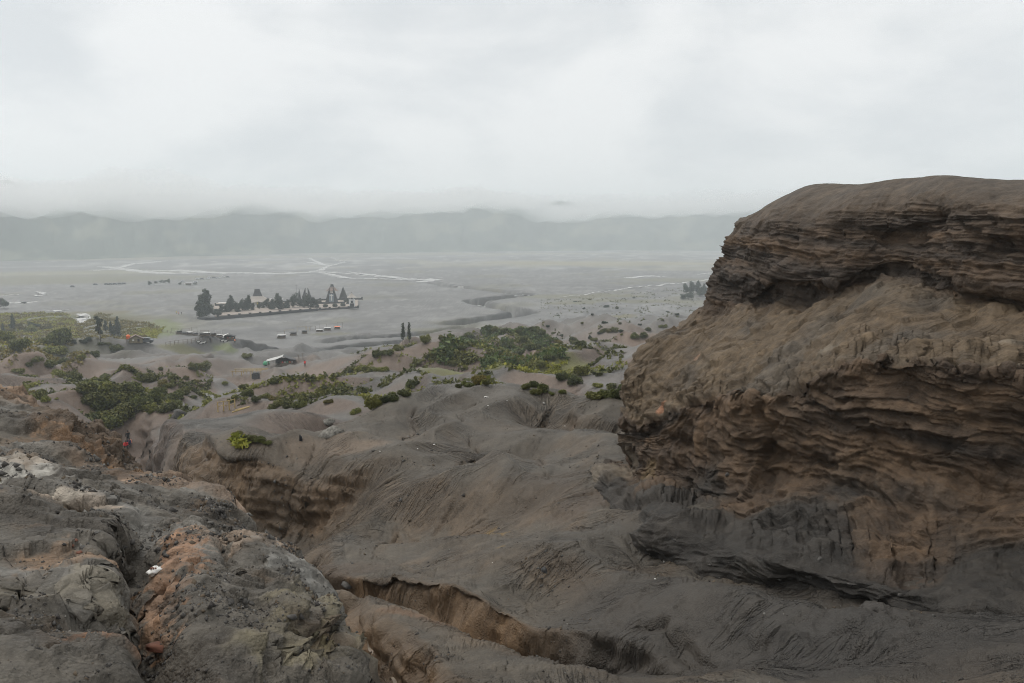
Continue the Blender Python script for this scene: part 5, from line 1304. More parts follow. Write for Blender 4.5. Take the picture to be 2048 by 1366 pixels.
for i, (px, py, h, w) in enumerate([(1372,589,22,14),(1384,588,26,17),(1396,586,24,18),(1408,588,20,16),(1378,598,14,22),(1366,600,12,14),(1402,592,18,18)]):
    tree(px, py, h, w, (BROADC + TREEC)[i % 4], M_blue, f'hazy bluish tree, {ordinal(sorted([1372,1384,1396,1408,1378,1366,1402]).index(px))} in the far grove beside the bluff', 'trees of the far grove')
tree(201,685,46,16,PINE,M_conif,'slender dark pine with a bare lower trunk left of the hut','trees left of the hut',0.018,'pine_tree')
for i, (px, py, h, w) in enumerate([(212,664,22,9),(222,668,24,10),(236,674,36,13),(228,672,20,9)]):
    tree(px, py, h, w, TREEC[i % 4], M_conif, f'dark conifer, {ordinal([212,222,228,236].index(px))} of the clump behind the slender pine', 'trees left of the hut', name='conifer_tree')
tree(26,660,28,11,TREEC[0],M_conif,'dark upright conifer at the far left above the rusty bushes','trees at the far left',name='conifer_tree')
tree(6,664,16,8,TREEC[1],M_conif,'small dark conifer at the left picture edge','trees at the far left',name='conifer_tree')
tree(8,617,18,18,BROADC[0],M_blue,'rounded bluish tree at the left edge beside the pond','trees at the far left')
tree(63,662,18,12,BROADC[1],M_blue,'bluish bushy tree behind the rusty bushes at the left','trees at the far left')
tree(806,690,44,9,POPLAR,M_conif,'left one of two thin tall trees before the plain','pair of thin tall trees',0.012,'thin_tree')
tree(819,692,46,8,POPLAR,M_conif,'right one of two thin tall trees before the plain','pair of thin tall trees',0.012,'thin_tree')

# ------------------------------------------------------------------ ground cover nobody could count
def cover(name, label, polys, n, size, mats, seed, thr=-0.1, lam=9.0, up=0.8, aspect=1.7, per=5):
    """leaf tufts over plan areas given as photo polygons of ground points"""
    g = np.random.default_rng(seed); V = []; 
    for poly, share in polys:
        q = np.array([ground_hit(*p)[:2] for p in poly]) if not hasattr(poly[0], 'shape') else np.array(poly)
        lo, hi = q.min(0), q.max(0); k = 0; need = int(n * share); pts_ = []
        while sum(map(len, pts_)) < need and k < 40:
            k += 1
            c = g.uniform(lo, hi, (need * 2, 2)); ins = np.zeros(len(c), bool); j = len(q) - 1
            for i in range(len(q)):
                a, b = q[i], q[j]
                cond = ((a[1] > c[:, 1]) != (b[1] > c[:, 1])) & (c[:, 0] < (b[0] - a[0]) * (c[:, 1] - a[1]) / (b[1] - a[1] + 1e-12) + a[0])
                ins ^= cond; j = i
            c = c[ins]; c = c[fbm2(c[:, 0] / lam, c[:, 1] / lam, 3, seed) > thr]
            pts_.append(c)
        c = np.concatenate(pts_)[:need]
        if len(c) == 0: continue
        c = np.repeat(c, per, 0) + g.normal(0, size * 0.7, (len(c) * per, 2))
        zc = gzv(c[:, 0], c[:, 1]); P0 = np.concatenate([c, (zc + np.abs(g.normal(0, size * up, len(c))))[:, None]], 1)
        V.append(leaves(P0, np.array((0, 0, 0.7)) + np.zeros_like(P0), size, g, aspect))
    V = np.concatenate(V)
    return link(name, np_mesh(name, V, np.arange(len(V)).reshape(-1, 4), smooth=False), mats, kind='stuff', label=label, category='ground cover')
HILLP = [([(880,700),(920,672),(950,660),(1000,662),(1060,662),(1112,680),(1135,700),(1130,724),(1060,738),(1000,736),(930,722)], .85), ([(850,716),(905,690),(940,720),(985,734),(900,732)], .15)]
cover('fern_cover', 'dense green ferns covering the hill in the middle distance', HILLP, 5200, 0.55, M_fern, 21, thr=0.03, lam=11)
cover('hill_scrub', 'olive scrub between the ferns on the green hill', HILLP, 2600, 0.5, M_olive, 27, thr=0.05, lam=7)
cover('hill_grass', 'bright yellow green grass between the ferns on the green hill', HILLP, 1500, 0.4, M_bright, 28, thr=0.12, lam=6)
cover('bank_scrub', 'low green and yellow scrub on the banks at the far left', [([(0,690),(-40,630),(60,626),(130,628),(165,652),(150,680),(60,696)], .5), ([(150,655),(180,640),(200,627),(240,640),(320,655),(315,668),(240,680),(170,688)], .35), ([(0,745),(0,700),(120,700),(180,715),(160,740)], .15)], 9000, 0.5, M_rust, 22, thr=-0.15, lam=14)
cover('bank_grass', 'yellow green grass on the banks at the far left', [([(0,690),(-40,630),(60,626),(130,628),(165,652),(150,680),(60,696)], .6), ([(230,685),(260,662),(330,655),(315,672),(270,690)], .4)], 8000, 0.42, M_grass, 23, thr=-0.05, lam=14)
cover('yellow_grass', 'short yellow grass at the foot of the green hill', [([(960,738),(1000,726),(1060,738),(1110,732),(1140,724),(1120,738),(1040,745)], 1.0)], 1700, 0.26, M_grass, 24, thr=0.0, lam=5)
cover('slope_tufts', 'scattered green tufts on the badland slopes', [([(100,820),(0,760),(150,740),(450,760),(700,740),(700,800),(500,820),(300,840)], .45), ([(700,800),(700,700),(1250,690),(1250,790),(1000,770)], .55)], 4200, 0.24, M_bright, 25, thr=0.12, lam=12, per=9)
cover('slope_scrub', 'scattered olive scrub on the badland slopes', [([(100,820),(0,760),(150,740),(450,760),(700,740),(700,800),(500,820),(300,840)], .5), ([(700,800),(700,700),(1250,690),(1250,790),(1000,770)], .3), ([(1080,680),(1080,600),(1400,575),(1400,650),(1250,680)], .2)], 4200, 0.36, M_olive, 29, thr=0.16, lam=10, per=9)
cover('dell_grass', 'orange tipped grass beside the flowering shrubs in the near dell', [([(455,884),(470,876),(500,892),(490,898),(470,895)], 1.0)], 26, 0.09, M_grass, 26, thr=-1, lam=2, per=9, aspect=3.0)
# ------------------------------------------------------------------ materials of small things
M_white = flat_mat('whitewash', (0.72, 0.70, 0.67), 0.6, 0.1)
M_slate = flat_mat('dark_roof', (0.055, 0.055, 0.058), 0.6, 0.25)
M_pale = flat_mat('pale_roof', (0.36, 0.32, 0.28), 0.7, 0.2)
M_lava = flat_mat('lava_stone', (0.045, 0.045, 0.045), 0.85, 0.3)
M_pave = flat_mat('beige_paving', (0.30, 0.255, 0.215), 0.85, 0.12, 0.4)
M_glass = flat_mat('blue_grey_panel', (0.20, 0.24, 0.265), 0.4, 0.1)
M_wood = flat_mat('weathered_wood', (0.13, 0.10, 0.075), 0.85, 0.3)
M_bamboo = flat_mat('yellow_bamboo', (0.38, 0.28, 0.12), 0.6, 0.2)
M_tarp = flat_mat('grey_tarp', (0.48, 0.47, 0.45), 0.5, 0.2)
M_dtarp = flat_mat('dark_tarp', (0.05, 0.05, 0.05), 0.6, 0.4)
M_orange = flat_mat('orange_plastic', (0.75, 0.15, 0.03), 0.4, 0.1)
M_red = flat_mat('red_cloth', (0.80, 0.03, 0.04), 0.8, 0.15)
M_pink = flat_mat('pink_cloth', (0.80, 0.22, 0.30), 0.8, 0.1)
M_peach = flat_mat('peach_cloth', (0.85, 0.34, 0.22), 0.8, 0.1)
M_black = flat_mat('black_cloth', (0.015, 0.016, 0.02), 0.8, 0.3)
M_navy = flat_mat('navy_cloth', (0.03, 0.03, 0.09), 0.8, 0.3)
M_skin = flat_mat('skin', (0.38, 0.22, 0.15), 0.6, 0.1)
M_green = flat_mat('green_plastic', (0.06, 0.32, 0.16), 0.5, 0.2)
M_yel = flat_mat('yellow_cloth', (0.80, 0.62, 0.06), 0.7, 0.1)
M_brownroof = flat_mat('brown_roof', (0.20, 0.14, 0.115), 0.7, 0.2, 1.5)
M_plank = flat_mat('plank_wall', (0.17, 0.14, 0.09), 0.85, 0.3)
M_rubber = flat_mat('rubber', (0.015, 0.015, 0.015), 0.8, 0.2)
M_car = {'white': flat_mat('white_paint', (0.72, 0.73, 0.74), 0.3, 0.05), 'grey': flat_mat('grey_paint', (0.10, 0.11, 0.12), 0.3, 0.1), 'green': flat_mat('green_paint', (0.05, 0.09, 0.07), 0.3, 0.1)}
M_cut = flat_mat('window_dark', (0.02, 0.022, 0.025), 0.2, 0.1)
M_stone = flat_mat('grey_stone', (0.075, 0.07, 0.064), 0.9, 0.45, 14)
M_pstone = flat_mat('pale_stone', (0.17, 0.16, 0.14), 0.85, 0.6, 9)
M_rstone = flat_mat('red_stone', (0.16, 0.070, 0.045), 0.8, 0.35, 9)
M_paper = flat_mat('white_scrap', (0.75, 0.73, 0.69), 0.7, 0.15)

# ------------------------------------------------------------------ the walled temple on the plain
TZ = 1.5                                                     # height of its terrace
TA, TB = on_z(398, 640), on_z(716, 616)
UX = (TB - TA)[:2] / np.linalg.norm((TB - TA)[:2]); TROT = math.atan2(UX[1], UX[0])
def tp_(px, py): return on_z(px, py, TZ)
def ppx(px, py): return math.hypot(*tp_(px, py)[:2]) / FPX       # metres per photo pixel there
cor = [on_z(430, 637)[:2], TB[:2], on_z(716, 602)[:2], on_z(428, 610)[:2]]
m_ = MB(); m_.add([(p[0], p[1], -0.5) for p in cor] + [(p[0], p[1], TZ) for p in cor], [(3,2,1,0),(4,5,6,7),(0,1,5,4),(1,2,6,5),(2,3,7,6),(3,0,4,7)])
m_.build('temple_terrace', M_pave, label='beige paved courtyard of the walled temple on the plain', category='terrace')

def wall_run(name, pts, h, th, z, mat, label, posts=0, category='wall'):
    e = empty(name, (*pts[0][:2], z), label=label, category=category)
    o = np.array([*pts[0][:2], z])
    b = MB(); pb = []
    for a, c in zip(pts[:-1], pts[1:]):
        d = np.array(c[:2]) - np.array(a[:2]); L = np.linalg.norm(d); r = math.atan2(d[1], d[0]); mid = (np.array(a[:2]) + np.array(c[:2])) / 2
        b.box((mid[0] - o[0], mid[1] - o[1], h / 2), (L, th, h), r)
        n = int(L / posts) if posts else 0
        for k in range(n + 1 if n else 0): pb.append((np.array(a[:2]) + d * k / n - o[:2], r))
    b.build('wall_body', mat, e)
    if pb:
        pm = MB().box((0, 0, h / 2 + 0.25), (th * 2.0, th * 2.0, h + 0.5)).box((0, 0, h + 0.6), (th * 2.6, th * 2.6, 0.2)).mesh('pier'); pm.materials.append(mat)
        for q, r in pb:
            p_ = link('pier', pm, parent=e); p_.location = (q[0], q[1], 0); p_.rotation_euler = (0, 0, r)
    return e
wall_run('retaining_wall', [on_z(396,640), on_z(412,642), on_z(470,637), on_z(560,628), on_z(634,622), on_z(636,619)], 1.9, 0.8, -0.2, M_lava, 'dark low retaining wall in front of the temple', 0)
wall_run('temple_wall', [tp_(436,634), tp_(560,624), tp_(640,618.5), tp_(716,614.5)], 1.0, 0.5, TZ - 0.6, M_lava, 'dark parapet wall with piers along the temple front', 6.5)
wall_run('temple_wall', [tp_(431,611.5), tp_(470,610.5), tp_(560,605), tp_(640,601), tp_(724,599)], 1.3, 0.5, TZ - 0.2, M_lava, 'dark wall with piers along the back of the temple', 7.5)
wall_run('temple_wall', [tp_(628,608), tp_(655,607.5), tp_(690,606.5)], 1.3, 0.5, TZ - 0.1, M_lava, 'dark inner wall beside the temple gate', 0)

def gate_half(px, py, hpx, wpx, side, label, shape='wedge'):
    """one half of a split gate: stepped stone wedge, vertical on its inner side"""
    p = tp_(px, py); s = ppx(px, py); h, w = hpx * s, wpx * s
    e = empty('split_gate_half', (p[0], p[1], TZ - 0.05), TROT * 0.25, label=label, category='gate', group='split gate halves of the temple')
    b = MB(); n = 9
    for k in range(n):                                        # stepped courses
        z0, z1 = h * k / n, h * (k + 1) / n
        ww = w * (1 - (k / n) ** 1.15) * (1.0 if side else 1.0) + 0.12 * w
        off = side * (w - ww) / 2 if side else 0
        b.box((off, 0, (z0 + z1) / 2), (ww, w * 0.42 * (1 - 0.55 * k / n), z1 - z0 - 0.03))
    b.build('gate_body', M_lava, e)
    t = MB().lathe((side * (w * 0.44) if side else 0, 0, h), [(0.06 * w, 0), (0.10 * w, 0.03 * h), (0.02 * w, 0.10 * h)], 8); t.build('finial', M_lava, e)
    MB().box((0, 0, 0.25), (w * 1.12, w * 0.5, 0.5)).build('plinth', M_lava, e)
    return e
gate_half(599, 600, 20, 6, 0, 'slim stepped stone spire left of the temple gates')
gate_half(608, 599, 21, 7, 1, 'left half of the left split gate of the temple')
gate_half(619.5, 599, 21, 7, -1, 'right half of the left split gate of the temple')
gate_half(656, 605, 26, 8, 1, 'left dark wing beside the gate panel with the cross')
gate_half(671, 605, 27, 8, -1, 'right dark wing beside the gate panel with the cross')
gate_half(683, 600, 24, 8, 1, 'left half of the right split gate of the temple')
gate_half(691, 601, 24, 8, -1, 'right half of the right split gate of the temple')

def gate_panel():
    p = tp_(663.5, 605.5); s = ppx(663, 605)
    e = empty('gate_panel', (p[0], p[1] - 0.6, TZ), TROT * 0.25, label='pale panel with a white cross between the dark wings', category='gate')
    MB().box((0, 0, 9 * s), (8.5 * s, 0.5, 18 * s)).build('panel', M_glass, e)
    MB().box((0, -0.33, 11 * s), (1.3 * s, 0.12, 13 * s)).build('upright', M_white, e)
    MB().box((0, -0.41, 14.2 * s), (7 * s, 0.12, 1.2 * s)).build('crossbar', M_white, e)
    MB().box((0, 0, 18.4 * s), (10 * s, 0.9, 0.8 * s)).build('lintel', M_lava, e)
gate_panel()

def tiered_roof(b, z0, prof, sx=1.0, sy=1.0): b.lathe((0, 0, z0), prof, square=True, sx=sx, sy=sy)
def shrine():
    p = tp_(661, 600); s = ppx(661, 600)
    e = empty('shrine_tower', (p[0], p[1] + 6, TZ), TROT * 0.25, label='shrine tower with a pale roof behind the cross gate', category='shrine')
    MB().box((0, 0, 8.5 * s), (13 * s, 13 * s, 17 * s)).build('body', M_white, e)
    b = MB(); tiered_roof(b, 17 * s, [(17 * s, 0), (15 * s, 0.6 * s), (9 * s, 5 * s), (6.5 * s, 7 * s)]); r = b.build('roof', M_brownroof, e)
    b = MB(); tiered_roof(b, 24 * s, [(6.3 * s, 0), (4.2 * s, 3.5 * s), (3.6 * s, 6 * s)]); b.build('roof_crown', M_slate, r)
    for k in (-1, 1): MB().box((k * 4 * s, -6.55 * s, 11 * s), (3 * s, 0.1, 5 * s)).build('window', M_cut, e)
shrine()

def bell_tower():
    p = tp_(704, 613.5); s = ppx(704, 613)
    e = empty('bell_tower', (p[0], p[1], TZ - 0.4), TROT * 0.3, label='white bell tower with a flared roof at the right temple corner', category='tower')
    MB().box((0, 0, 4 * s), (9 * s, 9 * s, 8 * s)).build('base', M_lava, e)
    for dx in (-1, 1):
        for dy in (-1, 1): MB().box((dx * 4.9 * s, dy * 4.9 * s, 8 * s), (1.6 * s, 1.6 * s, 16 * s)).build('corner_post', M_white, e)
    MB().box((0, 0, 12 * s), (9.6 * s, 9.6 * s, 7.6 * s)).build('parapet', M_white, e)
    for a in range(4):
        c_, s_ = math.cos(a * math.pi / 2), math.sin(a * math.pi / 2)
        MB().box((4.86 * s * s_, -4.86 * s * c_, 11.2 * s), (4.5 * s if a % 2 == 0 else 0.12, 0.12 if a % 2 == 0 else 4.5 * s, 4.5 * s)).build('opening', M_cut, e)
        MB().bar((3.5 * s * math.cos(a * math.pi / 2 + .78) * 1.2, 3.5 * s * math.sin(a * math.pi / 2 + .78) * 1.2, 15.5 * s), (3.5 * s * math.cos(a * math.pi / 2 + .78) * 1.2, 3.5 * s * math.sin(a * math.pi / 2 + .78) * 1.2, 20 * s), 0.6 * s).build('column', M_white, e)
    b = MB(); tiered_roof(b, 19.6 * s, [(12.5 * s, 0), (11.5 * s, 0.5 * s), (7 * s, 3.2 * s), (3.6 * s, 6 * s), (1.2 * s, 9 * s)]); rf_ = b.build('roof', M_pale, e)
    MB().lathe((0, 0, 28.4 * s), [(0.9 * s, 0), (0.2 * s, 1.8 * s)], 6).build('finial', M_slate, rf_)
bell_tower()

def pavilion():
    p = tp_(512, 614); s = ppx(512, 614)
    e = empty('pavilion', (p[0], p[1] + 4, TZ), TROT * 0.35, label='open pavilion with a tall dark hipped roof crown in the temple court', category='pavilion')
    MB().box((0, 0, 0.3), (44 * s, 30 * s, 0.6)).build('platform', M_white, e)
    cm = MB().box((0, 0, 5.2 * s), (0.9 * s, 0.9 * s, 10.4 * s)).mesh('column'); cm.materials.append(M_white)
    for ix in range(6):
        for iy in (-1, 1):
            c_ = link('column', cm, parent=e); c_.location = ((ix - 2.5) * 8 * s, iy * 12.5 * s, 0.3)
    b = MB(); tiered_roof(b, 10.2 * s, [(37 * s, 0), (36 * s, 0.5 * s), (22 * s, 5.5 * s), (13 * s, 10 * s)], 1.0, 0.72); b.build('roof', M_pale, e)
    b = MB(); tiered_roof(b, 20.1 * s, [(12.6 * s, 0), (8.4 * s, 8 * s), (6.6 * s, 13 * s)], 1.0, 0.6); cr_ = b.build('roof_crown', M_slate, e)
    MB().box((0, 0, 33.4 * s), (11 * s, 1.2 * s, 0.7 * s)).build('ridge', M_slate, cr_)
    MB().box((0, 11 * s, 4.4 * s), (30 * s, 0.6 * s, 5 * s)).build('back_wall', M_white, e)
    MB().box((2 * s, -12.8 * s, 2.6 * s), (16 * s, 0.5 * s, 3.4 * s)).build('banner', M_paper, e)
pavilion()
def canopy(px, py, wpx, label):
    p = tp_(px, py); s = ppx(px, py)
    e = empty('canopy', (p[0], p[1], TZ), 0.16, label=label, category='canopy', group='flat white canopies of the temple')
    MB().box((0, 0, 9 * s), (wpx * s, 9 * s, 0.9 * s)).build('roof', M_white, e)
    for k in (-1, 1):
        for j in (-1, 1): MB().box((k * wpx * 0.38 * s, j * 3 * s, 4.3 * s), (1.0 * s, 1.0 * s, 8.6 * s)).build('column', M_white, e)
canopy(461, 614.5, 42, 'flat white canopy left of the pavilion in the temple court')
canopy(548, 607.5, 34, 'flat white canopy right of the pavilion in the temple court')
e = empty('banner_pole', tp_(514, 617), label='tall yellow ceremonial banner before the pavilion', category='banner')
s = ppx(514, 617); MB().bar((0, 0, 0), (0, 0, 13 * s), 0.08).build('pole', M_bamboo, e); MB().box((0.5, 0, 7 * s), (0.9, 0.05, 9 * s), 0, 0.4).build('flag', M_yel, e)
e = empty('mast', tp_(593.5, 606), label='thin mast left of the split gates', category='mast')
s = ppx(593, 606); MB().bar((0, 0, 0), (0, 0, 36 * s), 0.13, 0.05).build('pole', M_lava, e); MB().bar((-1, 0, 34 * s), (1, 0, 34 * s), 0.05).build('crossarm', M_lava, e)

def round_bush(px, py, w, label, group):
    p = tp_(px, py); s = w * ppx(px, py)
    o = link('clipped_bush', mesh_with(ROUND, M_conif), label=label, category='bush', group=group); o.location = (p[0], p[1], TZ - 0.1); o.scale = (s, s, s * 0.8)
for i, (px, py) in enumerate([(651, 614.5), (670, 613.5), (686, 612.5)]): round_bush(px, py, 9, f'clipped dome bush, {ordinal(i)} of three before the cross gate', 'clipped bushes before the cross gate')
for i, (px, py, w) in enumerate([(433, 624, 9), (430, 629, 10), (438, 630, 9)]): round_bush(px, py, w, f'clipped round bush, {ordinal([2, 0, 1][i] if False else sorted([433, 430, 438]).index(px))} beside the big temple tree', 'round bushes beside the big temple tree')
TT = [(412, 631, 47, 26, 1), (399, 634, 28, 20, 0), (418, 633, 24, 17, 2), (405, 628, 36, 18, 3), (452, 624, 15, 14, 0), (462, 621, 28, 13, 1), (470, 623, 22, 13, 3), (484, 622, 22, 15, 2), (477, 624, 16, 12, 0), (497, 620.5, 28, 14, 1), (506, 620, 14, 9, 0), (533, 615, 18, 12, 2), (525, 616, 10, 9, 0), (557, 619, 30, 17, 1), (568, 613, 7, 6, 0), (588, 615, 28, 15, 3), (604, 613, 14, 9, 0), (617, 615.5, 27, 13, 2), (626, 615, 20, 13, 1), (609, 616, 12, 10, 2), (444, 625, 16, 13, 0), (457, 623, 20, 12, 1), (490, 621.5, 21, 12, 3), (519, 618, 14, 10, 2), (546, 619, 20, 13, 0), (575, 616.5, 17, 12, 1), (598, 615, 19, 11, 2), (633, 615.5, 16, 11, 0), (612, 615, 21, 11, 3), (540, 617, 13, 10, 1), (692, 605, 9, 9, 2), (697, 608, 10, 9, 0), (640, 608, 9, 9, 0)]
for i, (px, py, h, w, k) in enumerate(TT):
    rank = sorted(t[0] for t in TT).index(px)
    od = nth(rank)
    lb = 'largest dark conifer at the left end of the temple' if i == 0 else f'dark conifer, {od} in the row inside the temple wall'
    tree(px, py + 0.5, h * 1.06, w * (1.15 if k % 2 else 0.98), (COLUMN + BROADC)[k], M_conif, lb, 'trees inside the temple wall', 0.025, 'conifer_tree', z=TZ - 0.3)

# ------------------------------------------------------------------ stalls, tents, fences, rails at the edge of the plain
def place(px, py): 
    p = ground_hit(px, py); return p, math.hypot(p[0], p[1]) / FPX
def stall(px, py, wpx, hpx, top, label, group, tilt=0.0):
    p, s = place(px, py); w, h = wpx * s, hpx * s; d = w * 0.8
    e = empty('market_stall', p, 0.12, label=label, category='stall', group=group)
    for sx in (-1, 1):
        for sy in (-1, 1): MB().bar((sx * w * .46, sy * d * .46, -0.2), (sx * w * .46, sy * d * .46, h * (0.93 - 0.1 * sy * 0)), 0.05).build('post', M_wood, e)
    n = 7; V = []; 
    for i in range(n):
        for j in range(n):
            u, v = i / (n - 1) - .5, j / (n - 1) - .5
            V.append((u * w * 1.08, v * d * 1.12, h * (0.94 + tilt * v) - 0.10 * h * (1 - 4 * u * u) * (0.5 - abs(v)) * 2 + 0.03 * h * math.sin(9 * u + 5 * v)))
    me = np_mesh('cover', np.array(V), grid_faces(n, n)); me.materials.append(top)
    sol = link('cover', me, parent=e); md = sol.modifiers.new('thick', 'SOLIDIFY'); md.thickness = 0.04
    MB().box((0, -d * .3, h * .27), (w * .92, d * .3, h * .5)).build('counter', M_wood, e)
    MB().box((0, d * .44, h * .45), (w * .9, 0.06, h * .85)).build('back_cloth', M_dtarp, e)
    return e
row1 = [(358, 668.5, 10, 7, M_tarp), (369.5, 670, 10, 5, M_dtarp), (379, 670.5, 10, 6.5, M_tarp), (391, 671.5, 9, 6, M_tarp), (403.5, 673, 9, 5.5, M_dtarp), (414, 674, 11, 6.5, M_tarp), (427, 674.5, 10, 6, M_tarp), (439, 675.5, 11, 5.5, M_tarp)]
for i, (px, py, w, h, t) in enumerate(row1): stall(px, py, w, h, t, f'covered market stall, {nth(i)} in the long row by the plain', 'stalls in the long left row', 0.15 * ((i % 3) - 1))
row2 = [(563, 677, 15, 7, M_tarp), (586.5, 671, 12, 6.5, M_dtarp), (609, 667.5, 10, 6, M_dtarp), (639, 663.5, 12, 4.5, M_tarp), (655, 661, 12, 6, M_tarp), (674.5, 658.5, 11, 5, M_orange)]
for i, (px, py, w, h, t) in enumerate(row2):
    stall(px, py, w, h, t, ('market stall under an orange sheet at the right end' if i == 5 else f'market stall, {nth(i)} in the sparse row beside the canyon'), 'stalls in the sparse right row', 0.1)
def pole_frame(px, py, wpx, hpx, label, group, mat=M_bamboo, n=2, name='pole_frame'):
    p, s = place(px, py); w, h = wpx * s, hpx * s
    e = empty(name, p, 0.15, label=label, category='frame', group=group)
    for k in range(n):
        x_ = -w / 2 + w * k / (n - 1); z_ = gz(p[0] + x_, p[1]) - p[2]
        MB().bar((x_, 0, z_ - .2), (x_, 0, h), 0.06).build('post', mat, e)
    MB().bar((-w / 2 - .2, 0, h * .97), (w / 2 + .2, 0, h), 0.05).build('rail', mat, e)
    return e
for i, (px, py, w, h, mt) in enumerate([(350, 666, 12, 9, M_wood), (372, 668, 14, 10, M_wood), (389, 669, 10, 14, M_wood), (410, 671, 14, 9, M_wood), (437, 673, 11, 12, M_tarp), (562, 675, 14, 12, M_wood), (578, 668, 16, 8, M_bamboo), (604, 664, 18, 10, M_bamboo), (615, 663, 8, 8, M_bamboo), (626, 661, 10, 8, M_wood), (646, 659, 14, 11, M_wood), (680, 656, 10, 11, M_wood)]):
    g_ = 'pole frames behind the stalls'; pole_frame(px, py, w, h, f'thin pole frame, {nth(i)} behind the market stalls', g_, mt)

def tent(px, py, wpx, hpx, label, open_right=True, patch=M_tarp, extra=True):
    p, s = place(px, py); w, h = wpx * s, hpx * s; d = w * 0.55
    e = empty('tarp_tent', p, 0.25, label=label, category='tent')
    for sx in (-.48, .0, .48):
        for sy in (-1, 1): MB().bar((sx * w, sy * d / 2, -.3), (sx * w, sy * d / 2, h * (.98 if sx == 0 else .62)), 0.07).build('post', M_wood, e)
    def sheet(x0, z0, x1, z1, name, mat):
        n = 9; V = []
        for i in range(n):
            for j in range(n):
                u, v = i / (n - 1), j / (n - 1) - .5
                V.append((x0 + (x1 - x0) * u, v * d * 1.12, z0 + (z1 - z0) * u - .05 * h * math.sin(math.pi * u) + .02 * h * math.sin(11 * v + 7 * u)))
        me = np_mesh(name, np.array(V), grid_faces(n, n)); me.materials.append(mat)
        o_ = link(name, me, parent=e); md = o_.modifiers.new('thick', 'SOLIDIFY'); md.thickness = 0.05
    sheet(-.55 * w, h * .52, .08 * w, h, 'roof_sheet', patch)
    sheet(.08 * w, h * .99, .55 * w, h * .55, 'side_sheet', M_dtarp)
    MB().box((-.5 * w, 0, h * .28), (0.08, d, h * .5)).build('wall_sheet', patch, e)
    MB().box((.12 * w, d * .45, h * .35), (w * .7, .08, h * .6)).build('back_sheet', M_dtarp, e)
    MB().box((.2 * w, -d * .32, h * .16), (w * .5, d * .2, h * .3)).build('counter', M_wood, e)
    if extra:
        for k in range(5): MB().box((.05 * w + k * .09 * w, -d * .34, h * .36), (.05 * w, .05 * w, .1 * h)).build('goods', [M_red, M_tarp, M_green, M_orange, M_white][k], e)
    return e
tent(563, 733, 50, 18, 'patched grey tarp tent on the slope before the plain')
tent(455, 682.5, 28, 12, 'white tarp tent at the right end of the long stall row', patch=M_white)
o = MB().lathe((0, 0, 0), [(1.0, 0), (1.1, .4), (.9, 1.1), (.5, 1.4)], 10).build('covered_pile', M_green, smooth=True, label='green covered pile left of the patched tent', category='pile'); o.location = place(533, 730)[0]; o.scale = (1, .8, .8)

def gallows(px, py, hpx, label):
    p, s = place(px, py); o_ = MB().bar((0, 0, -.2), (0, 0, hpx * s), .08).bar((-.5, 0, hpx * s - .2), (.5, 0, hpx * s - .1), .05).build('post', M_wood, label=label, category='post', group='tall posts right of the patched tent'); o_.location = p
gallows(598, 724, 14, 'left tall post right of the patched tent'); gallows(606, 721, 12, 'right tall post right of the patched tent')

def rail_stand():
    p, s = place(496, 757)
    e = empty('bamboo_rails', p, 0.05, label='yellow bamboo rails in three rows beside the path', category='railing')
    for r_, (yo, x0, x1, hz) in enumerate([(0, -32, 26, 12), (3.0, -36, 30, 13), (7.0, -34, 24, 13)]):
        zz = gz(p[0], p[1] + yo * 1.6) - p[2]
        for k in range(4):
            x_ = (x0 + (x1 - x0) * (k + .15) / 3.3) * s; zg = gz(p[0] + x_, p[1] + yo * 1.6) - p[2]
            MB().bar((x_, yo * 1.6, zg - .3), (x_, yo * 1.6, zz + hz * s), .09).build('post', M_bamboo, e)
        MB().bar((x0 * s, yo * 1.6, zz + hz * s), (x1 * s, yo * 1.6, zz + (hz + .5) * s), .10).build('rail', M_bamboo, e)
rail_stand()
p, s = place(512, 758); o = MB().box((0, 0, .6), (14 * s, 6 * s, 1.4)).box((0, 0, 1.45), (11 * s, 4 * s, .3)).build('covered_stack', M_dtarp, label='dark covered stack under the yellow bamboo rails', category='stack'); o.location = p

def fence(a, b, n, h, label, mat=M_wood, rails=2):
    pa, pb = ground_hit(*a), ground_hit(*b)
    e = empty('post_fence', pa, label=label, category='fence'); prev = None
    for k in range(n):
        q = pa + (pb - pa) * k / (n - 1); z_ = gz(q[0], q[1]); l_ = q - pa; l_[2] = z_ - pa[2]
        MB().bar(l_ - (0, 0, .2), l_ + (0, 0, h), .07).build('post', mat, e)
        if prev is not None:
            for r_ in range(rails): MB().bar(prev + (0, 0, h * (.95 - .45 * r_)), l_ + (0, 0, h * (.95 - .45 * r_)), .04).build('rail', mat, e)
        prev = l_
fence((332, 695), (424, 689), 12, 1.5, 'low post fence below the long stall row')
fence((324, 666), (352, 669), 6, 1.2, 'short fence at the grass left of the stalls')
fence((436, 823), (470, 818), 4, 1.1, 'bamboo railing on the ridge beside the path', M_bamboo)
fence((1060, 745) if False else (700, 672), (740, 670), 3, .8, 'low broken fence beside the canyon')
p, s = place(480, 832); o = MB().bar((-15 * s, 0, .1), (15 * s, .4, .4), .055).bar((-11 * s, .3, .2), (13 * s, .8, .35), .045).build('fallen_rail', M_bamboo, label='fallen yellow bamboo rail on the hump crest', category='rail'); o.location = p + np.array((0, 0, .15))

